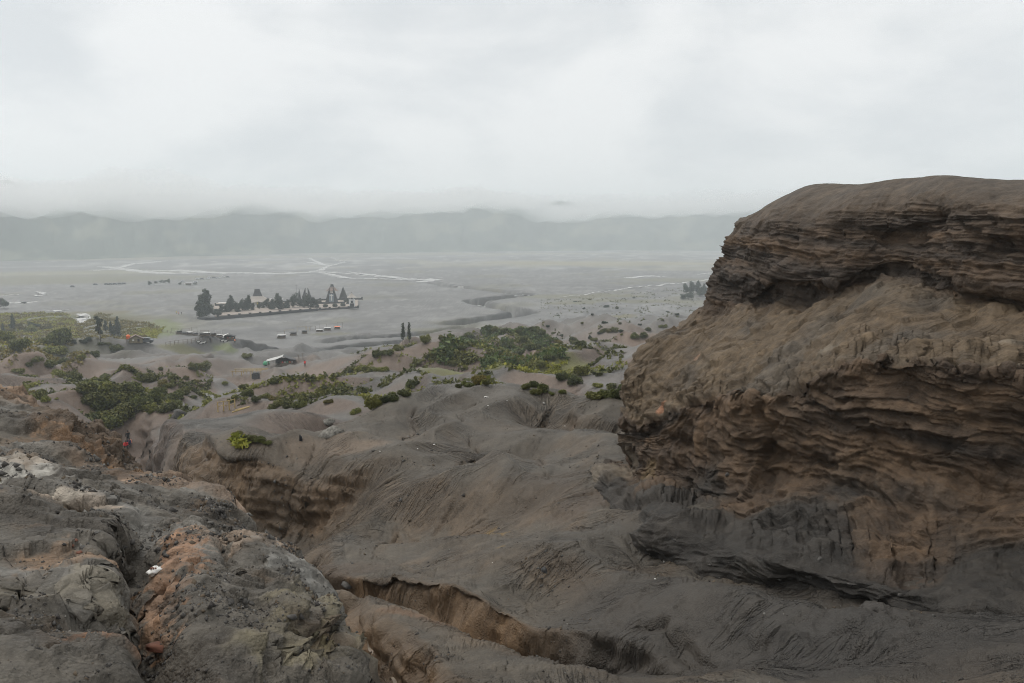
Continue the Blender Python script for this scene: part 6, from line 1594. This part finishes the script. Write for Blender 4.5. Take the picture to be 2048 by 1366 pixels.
def hut():
    p, s = place(272, 687); 
    e = empty('hut', p, 0.45, label='small plank hut with a brown gable roof at the left', category='hut')
    w, d, h = 22 * s, 14 * s, 6.5 * s
    wl_ = MB().prism([(-w / 2, -.4), (w / 2, -.4), (w / 2, h * .8), (0, h * 1.75), (-w / 2, h * .8)], -d / 2, d / 2); wl_ = wl_.build('wall', M_plank, e)
    for sg_ in (-1, 1):
        b = MB().add([(0, -d * .6, h * 1.85), (0, d * .6, h * 1.85), (sg_ * w * .62, d * .6, h * .72), (sg_ * w * .62, -d * .6, h * .72), (0, -d * .6, h * 1.93), (0, d * .6, h * 1.93), (sg_ * w * .62, d * .6, h * .80), (sg_ * w * .62, -d * .6, h * .80)], [(0,1,2,3),(7,6,5,4),(0,3,7,4),(1,5,6,2),(3,2,6,7),(0,4,5,1)])
        b.build('roof_slope', M_brownroof, e)
    MB().box((w * .2, -d / 2 - .04, h * .45), (w * .16, .08, h * .8)).build('door', M_cut, wl_)
    MB().box((-w * .2, -d / 2 - .04, h * .5), (w * .16, .08, h * .3)).build('window', M_white, wl_)
    q, s2 = place(257, 688)
    tk = 3.6 * s2 / .9
    t = empty('water_tank', q, label='orange water tank on a dark stand beside the hut', category='tank')
    for sx in (-1, 1):
        for sy in (-1, 1): MB().bar((sx * .6, sy * .6, -.3), (sx * .6, sy * .6, 1.6), .1).build('stand_leg', M_wood, t)
    MB().box((0, 0, 1.65), (1.8, 1.8, .12)).build('stand_top', M_wood, t)
    tb_ = MB().lathe((0, 0, 1.72), [(.85, 0), (.9, .1), (.86, .5), (.9, .55), (.86, 1.0), (.9, 1.05), (.85, 1.6), (.45, 1.95)], 18).build('tank_body', M_orange, t, smooth=True)
    MB().lathe((0, 0, 3.66), [(.32, 0), (.32, .12), (.1, .2)], 12).build('lid', M_orange, tb_)
    t.scale = (tk,) * 3
hut()

def jeep_parts(mat):
    body = MB().box((0, 0, .75), (4.0, 1.7, .7)).box((-.3, 0, 1.4), (2.7, 1.6, .7), 0, .88).mesh('body'); body.materials.append(mat)
    win = MB().box((-.3, 0, 1.42), (2.2, 1.64, .42), 0, .92).box((-.3, 0, 1.42), (2.74, 1.3, .4), 0, .9).mesh('window'); win.materials.append(M_cut)
    wh = MB().lathe((0, 0, 0), [(.2, -.14), (.38, -.13), (.4, 0), (.38, .13), (.2, .14)], 12).mesh('wheel'); wh.materials.append(M_rubber)
    return body, win, wh
JP = {k: jeep_parts(v) for k, v in M_car.items()}
def jeep(px, py, rot, col, label, group):
    p, s = place(px, py); e = empty('jeep', p, rot, label=label, category='car', group=group)
    b, w, wh = JP[col]
    bo_ = link('body', b, parent=e); link('window', w, parent=bo_)
    for sx in (-1.25, 1.3):
        for sy in (-.8, .8):
            q = link('wheel', wh, parent=e); q.location = (sx, sy, .4); q.rotation_euler = (math.pi / 2, 0, 0)
JL = [(145, 574.5, .3, 'grey'), (191, 570.5, .2, 'grey'), (213, 570, 0, 'grey'), (221, 569.5, 0, 'grey'), (230, 569.5, .1, 'grey'), (240, 569, 0, 'grey'), (248, 568.5, 0, 'grey'), (395, 559, .4, 'white'), (404, 559, .3, 'grey'), (416, 558.5, .2, 'white'), (419, 556, .5, 'white'), (428, 556.5, 0, 'grey'), (436, 557.5, .2, 'white'), (446, 555, .3, 'white'), (456, 555, 0, 'grey'), (391, 565, .4, 'white'), (366, 564, .2, 'white')]
for i, (px, py, r, c_) in enumerate(sorted(JL)): jeep(px, py, r, c_, f'{c_} jeep, {nth(i)} of those parked far out on the plain', 'jeeps parked on the far plain')
jeep(294, 688, .2, 'grey', 'dark jeep parked behind the brown roofed hut', 'jeeps near the stalls')

def motorbike(px, py, rot, label):
    p, s = place(px, py); e = empty('motorbike', p, rot, label=label, category='motorbike', group='motorbikes by the stalls')
    for x_ in (-.62, .62): MB().lathe((0, 0, 0), [(.2, -.05), (.31, -.04), (.31, .04), (.2, .05)], 12).build('wheel', M_rubber, e, loc=(x_, 0, .31)).rotation_euler = (math.pi / 2, 0, 0)
    MB().box((0, 0, .55), (1.0, .24, .35), 0, .7).bar((.45, 0, .5), (.62, 0, 1.0), .05).build('body', M_white, e)
    MB().box((-.25, 0, .78), (.7, .26, .1)).build('seat', M_black, e); MB().bar((.55, -.33, 1.02), (.55, .33, 1.02), .03).build('handlebar', M_black, e)
for i, (px, py, r) in enumerate([(397, 690, .3), (402, 690.5, .6), (408, 690, .2), (445, 685.5, .4), (451, 685, .5)]): motorbike(px, py, r, f'parked motorbike, {nth(i)} of those before the stalls')
# camp far out on the plain
def camp():
    p, s = place(320, 569); wall_run('camp_wall', [p + np.array((-9 * s, -1, 0)), p + np.array((8 * s, 2, 0))], 1.5 * s, .6, -.1, M_white, 'long white wall of the far camp on the plain', 0)
    p, s = place(377, 571); e = empty('camp_canopy', p, .2, label='white canopy roof of the far camp on the plain', category='canopy')
    MB().box((0, 0, 4.4 * s), (14 * s, 8 * s, .5 * s), 0, .8).build('roof', M_white, e)
    for sx in (-1, 1):
        for sy in (-1, 1): MB().bar((sx * 6 * s, sy * 3 * s, -.2), (sx * 6 * s, sy * 3 * s, 4.2 * s), .15).build('post', M_white, e)
    MB().box((0, 2.5 * s, 2 * s), (11 * s, .3, 3.6 * s)).build('back_wall', M_wood, e)
    for i, (px, py, h, w) in enumerate([(300, 571, 8, 8), (312, 567, 5, 8), (322, 566.5, 6, 8), (330, 566, 6, 7), (337, 567, 9, 7), (360, 570, 5, 8), (390, 570, 5, 8)]):
        tree(px, py, h, w, BROADC[i % 2], M_blue, f'small hazy tree, {nth(i)} around the far camp', 'trees around the far camp')
camp()

# ------------------------------------------------------------------ people
def skin_body(name, verts, edges, radii, root=0):
    me = bpy.data.meshes.new(name); me.from_pydata(verts, edges, []); me.update()
    o_ = bpy.data.objects.new(name, me); COL.objects.link(o_)
    sk = o_.modifiers.new('skin', 'SKIN'); sk.use_smooth_shade = True
    for i, r_ in enumerate(radii):
        r_ = (r_, r_) if not isinstance(r_, tuple) else r_
        me.skin_vertices[0].data[i].radius = r_
    me.skin_vertices[0].data[root].use_root = True
    o_.modifiers.new('sub', 'SUBSURF').levels = 1; o_.modifiers['sub'].render_levels = 1
    dg = bpy.context.evaluated_depsgraph_get()
    out = bpy.data.meshes.new_from_object(o_.evaluated_get(dg)); bpy.data.objects.remove(o_); out.name = name
    return out
STAND = dict(v=[(0,0,.95),(0,0,1.15),(0,.01,1.38),(0,.01,1.50),(0,-.01,1.60),(0,-.02,1.72), (.10,0,.90),(.12,-.01,.50),(.12,.02,.09),(.12,-.13,.05), (-.10,0,.90),(-.12,-.01,.50),(-.12,.02,.09),(-.12,-.13,.05),
                (.19,0,1.42),(.25,.02,1.15),(.24,-.06,.92),(.24,-.10,.82), (-.19,0,1.42),(-.25,.02,1.15),(-.24,-.06,.92),(-.24,-.10,.82)],
             e=[(0,1),(1,2),(2,3),(3,4),(4,5),(0,6),(6,7),(7,8),(8,9),(0,10),(10,11),(11,12),(12,13),(2,14),(14,15),(15,16),(16,17),(2,18),(18,19),(19,20),(20,21)],
             r=[(.16,.12),(.15,.11),(.17,.12),.06,.095,.085, .095,.065,.05,.04, .095,.065,.05,.04, .065,.05,.04,.035, .065,.05,.04,.035])
CROUCH = dict(v=[(0,.10,.30),(0,.03,.52),(0,-.06,.74),(0,-.09,.84),(0,-.11,.93),(0,-.12,1.04), (.12,.05,.32),(.19,-.32,.46),(.15,-.12,.08),(.15,-.26,.05), (-.12,.05,.32),(-.19,-.32,.46),(-.15,-.12,.08),(-.15,-.26,.05),
                 (.20,-.06,.76),(.28,-.18,.56),(.14,-.38,.50),(.08,-.44,.50), (-.20,-.06,.76),(-.28,-.18,.56),(-.14,-.38,.50),(-.08,-.44,.50)],
              e=STAND['e'], r=[(.19,.15),(.18,.14),(.19,.14),.06,.10,.09, .10,.075,.05,.04, .10,.075,.05,.04, .07,.05,.04,.035, .07,.05,.04,.035])
def person(px, py, pose, rot, top, legs, label, pack=None, D=None, sc_=1.0, head=True):
    g_ = STAND if pose == 'stand' else CROUCH
    me = skin_body('person', g_['v'], g_['e'], g_['r'])
    for m_x in (M_skin, top, legs, M_black): me.materials.append(m_x)
    hip, neck, crown = (.93, 1.49, 1.655) if pose == 'stand' else (.34, .83, .985)
    idx = []
    for pl in me.polygons:
        c_ = pl.center
        if c_.z > neck: idx.append(3 if (c_.z > crown or c_.y > g_['v'][4][1] + .02) else 0)
        elif abs(c_.x) > .2 and c_.z < (.9 if pose == 'stand' else .52) and pose == 'stand': idx.append(0)
        elif c_.z > hip and not (pose != 'stand' and c_.y < -.2 and c_.z < .5): idx.append(1)
        else: idx.append(2)
    me.polygons.foreach_set('material_index', idx)
    p = ground_hit(px, py) if D is None else at(px, py, D)
    e = empty('person', (p[0], p[1], gz(p[0], p[1]) - .02), rot, label=label, category='person')
    link('body', me, parent=e)
    hz_ = g_['v'][4]
    MB().lathe((hz_[0], hz_[1] + .02, hz_[2] - .04), [(.06, -.04), (.105, .02), (.112, .09), (.09, .16), (.03, .195)], 10, 1, 1.05).build('hair', M_black, e, smooth=True)
    nz_ = MB().box((hz_[0], hz_[1] - .105, hz_[2] + .02), (.03, .04, .045), 0, .5); nz_.build('nose', M_skin, e)
    for sx in (-1, 1):
        MB().lathe((hz_[0] + sx * .038, hz_[1] - .085, hz_[2] + .05), [(.004, -.012), (.014, 0), (.004, .012)], 6).build('eye', M_black, e)
        MB().box((hz_[0] + sx * .1, hz_[1], hz_[2] + .02), (.02, .04, .06), 0, .8).build('ear', M_skin, e)
    tz = g_['v'][2]
    if pack is not None:
        MB().box((0, tz[1] + .20, tz[2] - .12), (.28, .18, .42), 0, .8).build('backpack', pack, e)
    e.scale = (sc_,) * 3
    return e
person(253, 897, 'crouch', 0.15, M_red, M_black, 'person in a red jacket crouching on the path in the gap')
person(260.5, 896, 'crouch', -0.3, M_navy, M_black, 'person in navy with a peach backpack crouching beside the red jacket', M_peach)
person(257, 892, 'stand', 0.6, M_black, M_black, 'person in black standing behind the two crouching ones')
person(233, 889, 'crouch', 0.4, M_pink, M_black, 'person with a pink bag half hidden behind the rock edge', M_pink)
person(470, 692, 'stand', .2, M_peach, M_black, 'person in a pale pink top walking below the stalls')
person(421, 689, 'stand', .2, M_black, M_black, 'person in dark clothes beside the fence below the stalls')
person(610, 735, 'stand', .5, M_red, M_black, 'person in dark red standing right of the patched tent')
person(353, 628, 'stand', .4, M_yel, M_black, 'person in yellow on the plain left of the temple')
person(357, 630, 'stand', .1, M_peach, M_black, 'person in pink on the plain left of the temple')
person(363, 630, 'stand', .3, M_black, M_black, 'person in black on the plain left of the temple')

# ------------------------------------------------------------------ stones, scraps and other small things in the foreground
def stone_mesh(name, seed, mat, sx=1.0, sy=1.0, sz=0.7, n=10, m=7, rough=0.34):
    g_ = np.random.default_rng(seed); V = []
    for i in range(m):
        t = math.pi * (i + .0001) / (m - 1)
        for k in range(n):
            a = 2 * math.pi * k / n
            V.append((math.sin(t) * math.cos(a), math.sin(t) * math.sin(a), math.cos(t)))
    V = np.array(V); q = V * 1.3 + seed * 3.1
    r_ = 1 + rough * 2.2 * perlin3(q[:, 0], q[:, 1], q[:, 2], seed) + rough * .8 * perlin3(q[:, 0] * 2.5, q[:, 1] * 2.5, q[:, 2] * 2.5, seed + 3)
    V = V * r_[:, None]
    for _ in range(4):                                        # a few broken faces
        d = g_.normal(0, 1, 3); d /= np.linalg.norm(d); h_ = V @ d; c_ = g_.uniform(.55, .8); V = V - np.maximum(h_ - c_, 0)[:, None] * d
    V = V * np.array((sx, sy, sz))
    F = [(i * n + k, (i + 1) * n + k, (i + 1) * n + (k + 1) % n, i * n + (k + 1) % n) for i in range(m - 1) for k in range(n)]
    me = np_mesh(name, V, np.array(F), smooth=False); me.materials.append(mat)
    return me
from mathutils.bvhtree import BVHTree
_bv = {}
def hit_any(px, py):
    """first surface of mound, bluff or ground along the sight line"""
    if not _bv:
        for o_ in (mound, bluff):
            me = o_.data; n_ = len(me.vertices); co = np.empty(n_ * 3, np.float32); me.vertices.foreach_get('co', co); co = co.reshape(-1, 3)
            vi = np.empty(len(me.loops), np.int32); me.loops.foreach_get('vertex_index', vi)
            _bv[o_.name] = BVHTree.FromPolygons(co.tolist(), vi.reshape(-1, 4).tolist())
    a, b = (px - 1024.0) / FPX, (683.0 - py) / FPX
    d = np.array((a, CP + b * SP, -SP + b * CP)); d /= np.linalg.norm(d)
    best = ground_hit(px, py, 7.0); bd = np.linalg.norm(best - np.array((0, 0, CAMZ))); nv = np.array((0, 0, 1.0))
    for t in _bv.values():
        loc, nr, ix, ds_ = t.ray_cast((0, 0, CAMZ), tuple(d))
        if loc is not None and ds_ < bd: bd = ds_; best = np.array(loc); nv = np.array(nr)
    return best, nv, bd / FPX
def stone(px, py, wpx, mat, label, name='stone', seed=1, sy=.8, sz=.55, rz=None, group=None, lift=.25, category='stone'):
    p, nv, s = hit_any(px, py); r_ = wpx * s / 2
    o_ = link(name, stone_mesh(name, seed, mat, r_, r_ * sy, r_ * sz), label=label, category=category, group=group)
    o_.location = p + np.array((0, 0, r_ * sz * lift)); o_.rotation_euler = (random.uniform(-.2, .2), random.uniform(-.2, .2), random.uniform(0, 6.28) if rz is None else rz)
    return o_
stone(318, 1298, 44, M_rstone, 'flat dark red rock low on the near mound', seed=3, sy=.75, sz=.4, rz=.2)
stone(1088, 1146, 17, M_dtarp, 'black lava stone on the dark slope in the centre', seed=5, sz=.9)
stone(697, 1184, 32, M_stone, 'flat grey slate beside the edge of the near mound', name='slate', seed=7, sy=.7, sz=.18)
for i, (px, py, w) in enumerate([(482, 1197, 10), (490, 1205, 14), (497, 1203, 12), (503, 1208, 12), (486, 1212, 10), (493, 1213, 9)]):
    stone(px, py, w, M_stone, f'angular grey stone, {nth(sorted([482, 490, 497, 503, 486, 493]).index(px))} of the little pile on the mound', seed=11 + i, group='little pile of stones on the mound', sz=.7)
for i, (px, py, w) in enumerate([(272, 1187, 13), (265, 1085, 15), (248, 1095, 12), (280, 1098, 10), (145, 1093, 11), (158, 1106, 12), (150, 1082, 9), (460, 1205, 22), (430, 1190, 10), (585, 1236, 20)]):
    stone(px, py, w, M_stone if i not in (4, 5, 6) else M_rstone, f'broken stone, {nth(sorted([272, 265, 248, 280, 145, 158, 150, 460, 430, 585]).index(px))} lying loose on the near mound', seed=31 + i, group='loose stones on the near mound')
for i, (px, py, w) in enumerate([(1455, 950, 14), (1640, 1120, 18), (1560, 1160, 12), (1700, 1170, 16), (1800, 1190, 14), (1420, 1130, 10), (1350, 1080, 10), (1620, 1155, 20)]):
    stone(px, py, w * .8, M_stone, f'fallen dark stone, {nth(sorted([1455, 1640, 1560, 1700, 1800, 1420, 1350, 1620]).index(px))} along the foot of the bluff', seed=51 + i, group='fallen stones along the bluff foot')
stone(664, 876, 52, M_pstone, 'pale cracked boulder on the rim beside the grey hump', name='boulder', seed=71, sy=.7, sz=.62, rz=.1, category='boulder', lift=.6)
stone(657, 851, 26, M_pstone, 'rounded pale rock half sunk in the hump flank', name='boulder', seed=73, sy=.6, sz=.6, rz=.3, category='boulder', lift=.5)
stone(358, 838, 32, M_stone, 'grey boulder beside the muddy path', name='boulder', seed=75, sy=.8, sz=.75, category='boulder', lift=.5)
stone(973, 796, 14, M_paper, 'white tilted slab on the top of the grey hump', name='slab', seed=77, sy=.5, sz=.25, rz=-.4, category='slab')
p, nv, s = hit_any(602.5, 884); o = MB().prism([(-3.2 * s, -.1), (3.5 * s, -.1), (1.2 * s, 9 * s), (-2.6 * s, 14 * s)], -.05, .05).build('marker_plate', M_black, label='small dark upright plate on the ravine rim', category='plate'); o.location = p
def scrap(px, py, w, label, group=None, mat=M_paper, crumple=.35, seed=0):
    p, nv, s = hit_any(px, py); r_ = w * s / 2; g_ = np.random.default_rng(seed + int(px)); n_ = 6
    V = np.array([((i / 5 - .5) * 2 * r_, (j / 5 - .5) * 1.6 * r_, g_.uniform(0, crumple * r_)) for i in range(n_) for j in range(n_)])
    o_ = link('scrap', np_mesh('scrap', V, grid_faces(n_, n_), smooth=False), mat, label=label, category='litter', group=group)
    o_.location = p + nv * .01; o_.rotation_euler = (0, 0, g_.uniform(0, 6.28)); md = o_.modifiers.new('thick', 'SOLIDIFY'); md.thickness = .004
    return o_
SCR = [(980,808,6),(1014,802,5),(1088,808,7),(976,812,5),(880,846,8),(868,890,6),(708,876,9),(812,856,4),(1140,870,4),(1075,884,4),(760,905,4),(1130,857,4),(835,900,4),(920,935,3),(1160,1030,4),(1310,1160,5),(1490,1237,7),(900,1100,3),(985,1130,3)]
for i, (px, py, w) in enumerate(sorted(SCR)): scrap(px, py, w * 0.65, f'white litter scrap, {nth(i)} on the grey slopes', 'white scraps on the grey slopes', seed=i)
def bag():
    p, nv, s = hit_any(309, 1146); r_ = 12 * s; g_ = np.random.default_rng(4)
    me = stone_mesh('plastic_bag', 91, M_paper, r_, r_ * .85, r_ * .6, 16, 11, .5); o_ = link('plastic_bag', me, label='crumpled white plastic bag in the hollow of the near mound', category='bag'); o_.location = p + np.array((0, 0, r_ * .3))
    for k in range(3): MB().box((r_ * (.3 * k - .3), -r_ * .3, r_ * .55), (r_ * .18, r_ * .5, .01), .5 * k).build('print_patch', M_rstone, o_)
bag()

# loose gravel on mound, slope and bluff foot (uncountable)
def gravel():
    g_ = np.random.default_rng(12)
    base = np.array([(1,0,-.3),(-.5,.87,-.3),(-.5,-.87,-.3),(.2,.1,.7),(-.4,-.2,.55)])
    f_ = np.array([(0,1,3),(1,4,3),(1,2,4),(2,0,3),(2,3,4),(0,2,1)])
    pts_, sz_ = [], []
    mv = MP.reshape(-1, 3); vis = np.where((RHO.reshape(-1) < 1.0) & (mv[:, 1] > 2.5))[0]
    w_ = np.clip(0.15 + fbm2(mv[vis, 0] / .6, mv[vis, 1] / .6, 3, 600), 0.02, 1) ** 2; w_ /= w_.sum()
    k = g_.choice(vis, 9000, p=w_); pts_.append(mv[k]); sz_.append(np.clip(g_.lognormal(-4.75, .6, 9000), .003, .035) * np.clip(np.hypot(mv[k, 0], mv[k, 1]) / 6, .7, 1.6))
    gp = GROUND_P.reshape(-1, 3); rr_ = np.hypot(gp[:, 0], gp[:, 1]); vis = np.where((rr_ > 8) & (rr_ < 40))[0]
    w_ = np.clip(0.02 + fbm2(gp[vis, 0] / 1.5, gp[vis, 1] / 1.5, 3, 610), 0.01, 1) ** 2; w_ /= w_.sum()
    k = g_.choice(vis, 5000, p=w_); pts_.append(gp[k]); sz_.append(np.clip(g_.lognormal(-4.3, .55, 5000), .005, .05) * np.clip(rr_[k] / 14, .7, 2))
    foot_ = BP[40:150].reshape(-1, 3); k = g_.integers(0, len(foot_), 1500); q = foot_[k].copy(); d_ = q[:, :2] / np.linalg.norm(q[:, :2], axis=1, keepdims=True)
    q[:, :2] -= d_ * g_.exponential(.35, (1500, 1)); q[:, 2] = gzv(q[:, 0], q[:, 1]); pts_.append(q); sz_.append(np.clip(g_.lognormal(-4.2, .6, 1500), .006, .06))
    C_ = np.concatenate(pts_); S_ = np.concatenate(sz_); n_ = len(C_)
    a = g_.uniform(0, 6.28, n_); B_ = base[None] * (1 + .35 * g_.normal(0, 1, (n_, 5, 3)))
    x_ = B_[..., 0] * np.cos(a)[:, None] - B_[..., 1] * np.sin(a)[:, None]; y_ = B_[..., 0] * np.sin(a)[:, None] + B_[..., 1] * np.cos(a)[:, None]
    V = np.stack([x_, y_, B_[..., 2]], -1) * S_[:, None, None] + C_[:, None]
    F = (f_[None] + np.arange(n_)[:, None, None] * 5).reshape(-1, 3)
    tint = g_.choice([0, 1, 2, 3], n_, p=[.5, .25, .15, .1]); pal = np.array([(.075, .07, .064), (.045, .04, .036), (.10, .075, .05), (.17, .16, .145)])[tint]
    link('gravel', np_mesh('gravel', V.reshape(-1, 3), F, np.repeat(pal, 5, 0), smooth=False), M_plainrock, kind='stuff', label='loose gravel and rubble strewn over the near ground')
gravel()
# ------------------------------------------------------------------ caldera wall far behind the plain
def build_hills():
    NXh, NYh = 520, 70
    u = np.linspace(-0.75, 0.75, NXh)
    # distance of the foot and height of the rim along the wall
    pxk = np.array([-400, 0, 250, 500, 800, 950, 1100, 1230, 1350, 1500, 2600])
    ft = np.interp(1024 + FPX * np.tan(u), pxk, [1650, 1850, 2050, 2350, 2600, 2700, 2850, 2950, 3000, 3000, 3000])
    rim = np.interp(1024 + FPX * np.tan(u), pxk, [168, 160, 158, 156, 165, 168, 160, 172, 165, 172, 172])
    v = np.linspace(0, 1, NYh)
    U, V = np.meshgrid(u, v)
    tl = U * 2600
    spur = fbm2(tl / 260, V * 0.6, 3, 120)
    D = ft[None, :] + V * 430 + 230 * (spur * (1 - V * 0.6)) + 40 * fbm2(tl / 80, V * 2, 3, 124)
    prof = np.where(V < 0.78, sstep(0, 0.95, V / 0.78 * 0.9 + 0.02), 1.0)
    Z = rim[None, :] * prof * (1 + 0.32 * fbm2(tl / 330, V, 3, 128)) + 16 * np.abs(fbm2(tl / 60, V * 8, 3, 131)) * prof
    Z += 6 * np.abs(perlin2(tl / 14, V * 30, 136)) * prof
    Z[0] = -3
    Pn = np.stack([D * np.sin(U), D * np.cos(U), Z], -1)
    c = np.zeros(Pn.shape, np.float32) + np.array((0.055, 0.075, 0.05), np.float32)
    c = mixc(c, (0.14, 0.15, 0.10), sstep(0.0, 0.35, fbm2(tl / 120, V * 4, 4, 140)))
    link('caldera_hills', np_mesh('caldera_hills', Pn.reshape(-1, 3), grid_faces(NYh, NXh), c.reshape(-1, 3)), M_plainrock, kind='structure',
         label='wooded caldera wall rising behind the plain into the cloud')
build_hills()

# ------------------------------------------------------------------ air
def volume_mat(name, dens, col, aniso=0.2):
    m = bpy.data.materials.new(name); m.use_nodes = True
    n, l = m.node_tree.nodes, m.node_tree.links; n.clear()
    o = n.new('ShaderNodeOutputMaterial'); v = n.new('ShaderNodeVolumePrincipled')
    v.inputs['Density'].default_value = dens; v.inputs['Color'].default_value = (*col, 1)
    v.inputs['Anisotropy'].default_value = aniso
    l.new(v.outputs[0], o.inputs['Volume'])
    return m
hb = MB().box((0, 1600, 121), (9000, 5200, 250))
hz = hb.build('haze', volume_mat('haze_air', 0.00037, (0.90, 0.965, 1.0)), kind='stuff', label='thin damp haze over the whole plain')

def build_mist():
    """cloud lying on the rim of the caldera wall: a lumpy slab of denser mist with an uneven underside"""
    nx_, ny_ = 240, 70
    u = np.linspace(-0.85, 0.85, nx_); pxu = 1024 + FPX * np.tan(u)
    ft = np.interp(pxu, [-400, 0, 250, 500, 800, 950, 1100, 1230, 1350, 1500, 2600], [1650, 1850, 2050, 2350, 2600, 2700, 2850, 2950, 3000, 3000, 3000])
    U, T = np.meshgrid(u, np.linspace(0, 1, ny_)); DD = ft[None, :] - 420 + T * 1500
    xx, yy = DD * np.sin(U), DD * np.cos(U)
    base = np.interp(1024 + FPX * np.tan(U), [-400, 0, 300, 420, 560, 800, 900, 1050, 1200, 1450, 2400], [104, 104, 108, 114, 114, 122, 142, 130, 124, 140, 140])
    lo = base + 58 * fbm2(xx / 300, yy / 420, 3, 400) + 26 * fbm2(xx / 95, yy / 150, 4, 405) + 30 * (1 - sstep(0, 0.2, T))
    lens = np.clip(np.sin(math.pi * T ** 0.8), 0, 1) ** 0.9 * np.clip(np.minimum(U + 0.85, 0.85 - U) * 5, 0, 1)
    hi = lo + 1.5 + lens * (62 + 34 * fbm2(xx / 420, yy / 420, 4, 410) + 16 * fbm2(xx / 100, yy / 100, 3, 415))
    hi = np.minimum(hi, 240 - 14 * np.abs(fbm2(xx / 200, yy / 200, 3, 420)))
    n = nx_ * ny_
    V = np.concatenate([np.stack([xx, yy, lo], -1).reshape(-1, 3), np.stack([xx, yy, hi], -1).reshape(-1, 3)])
    f = grid_faces(ny_, nx_); F = [f[:, ::-1], f + n]
    k = np.arange(nx_ - 1); r = np.arange(ny_ - 1) * nx_
    for a, b in ((k, k + 1), (k[::-1] + 1 + (ny_ - 1) * nx_, k[::-1] + (ny_ - 1) * nx_), (r + nx_, r), (r + nx_ - 1, r + 2 * nx_ - 1)):
        F.append(np.stack([a, b, b + n, a + n], -1))
    me = np_mesh('mist', V, np.concatenate(F))
    link('mist', me, volume_mat('mist_air', 0.0055, (1.0, 1.0, 1.0)), kind='stuff', label='low cloud hiding the top of the caldera wall')
build_mist()
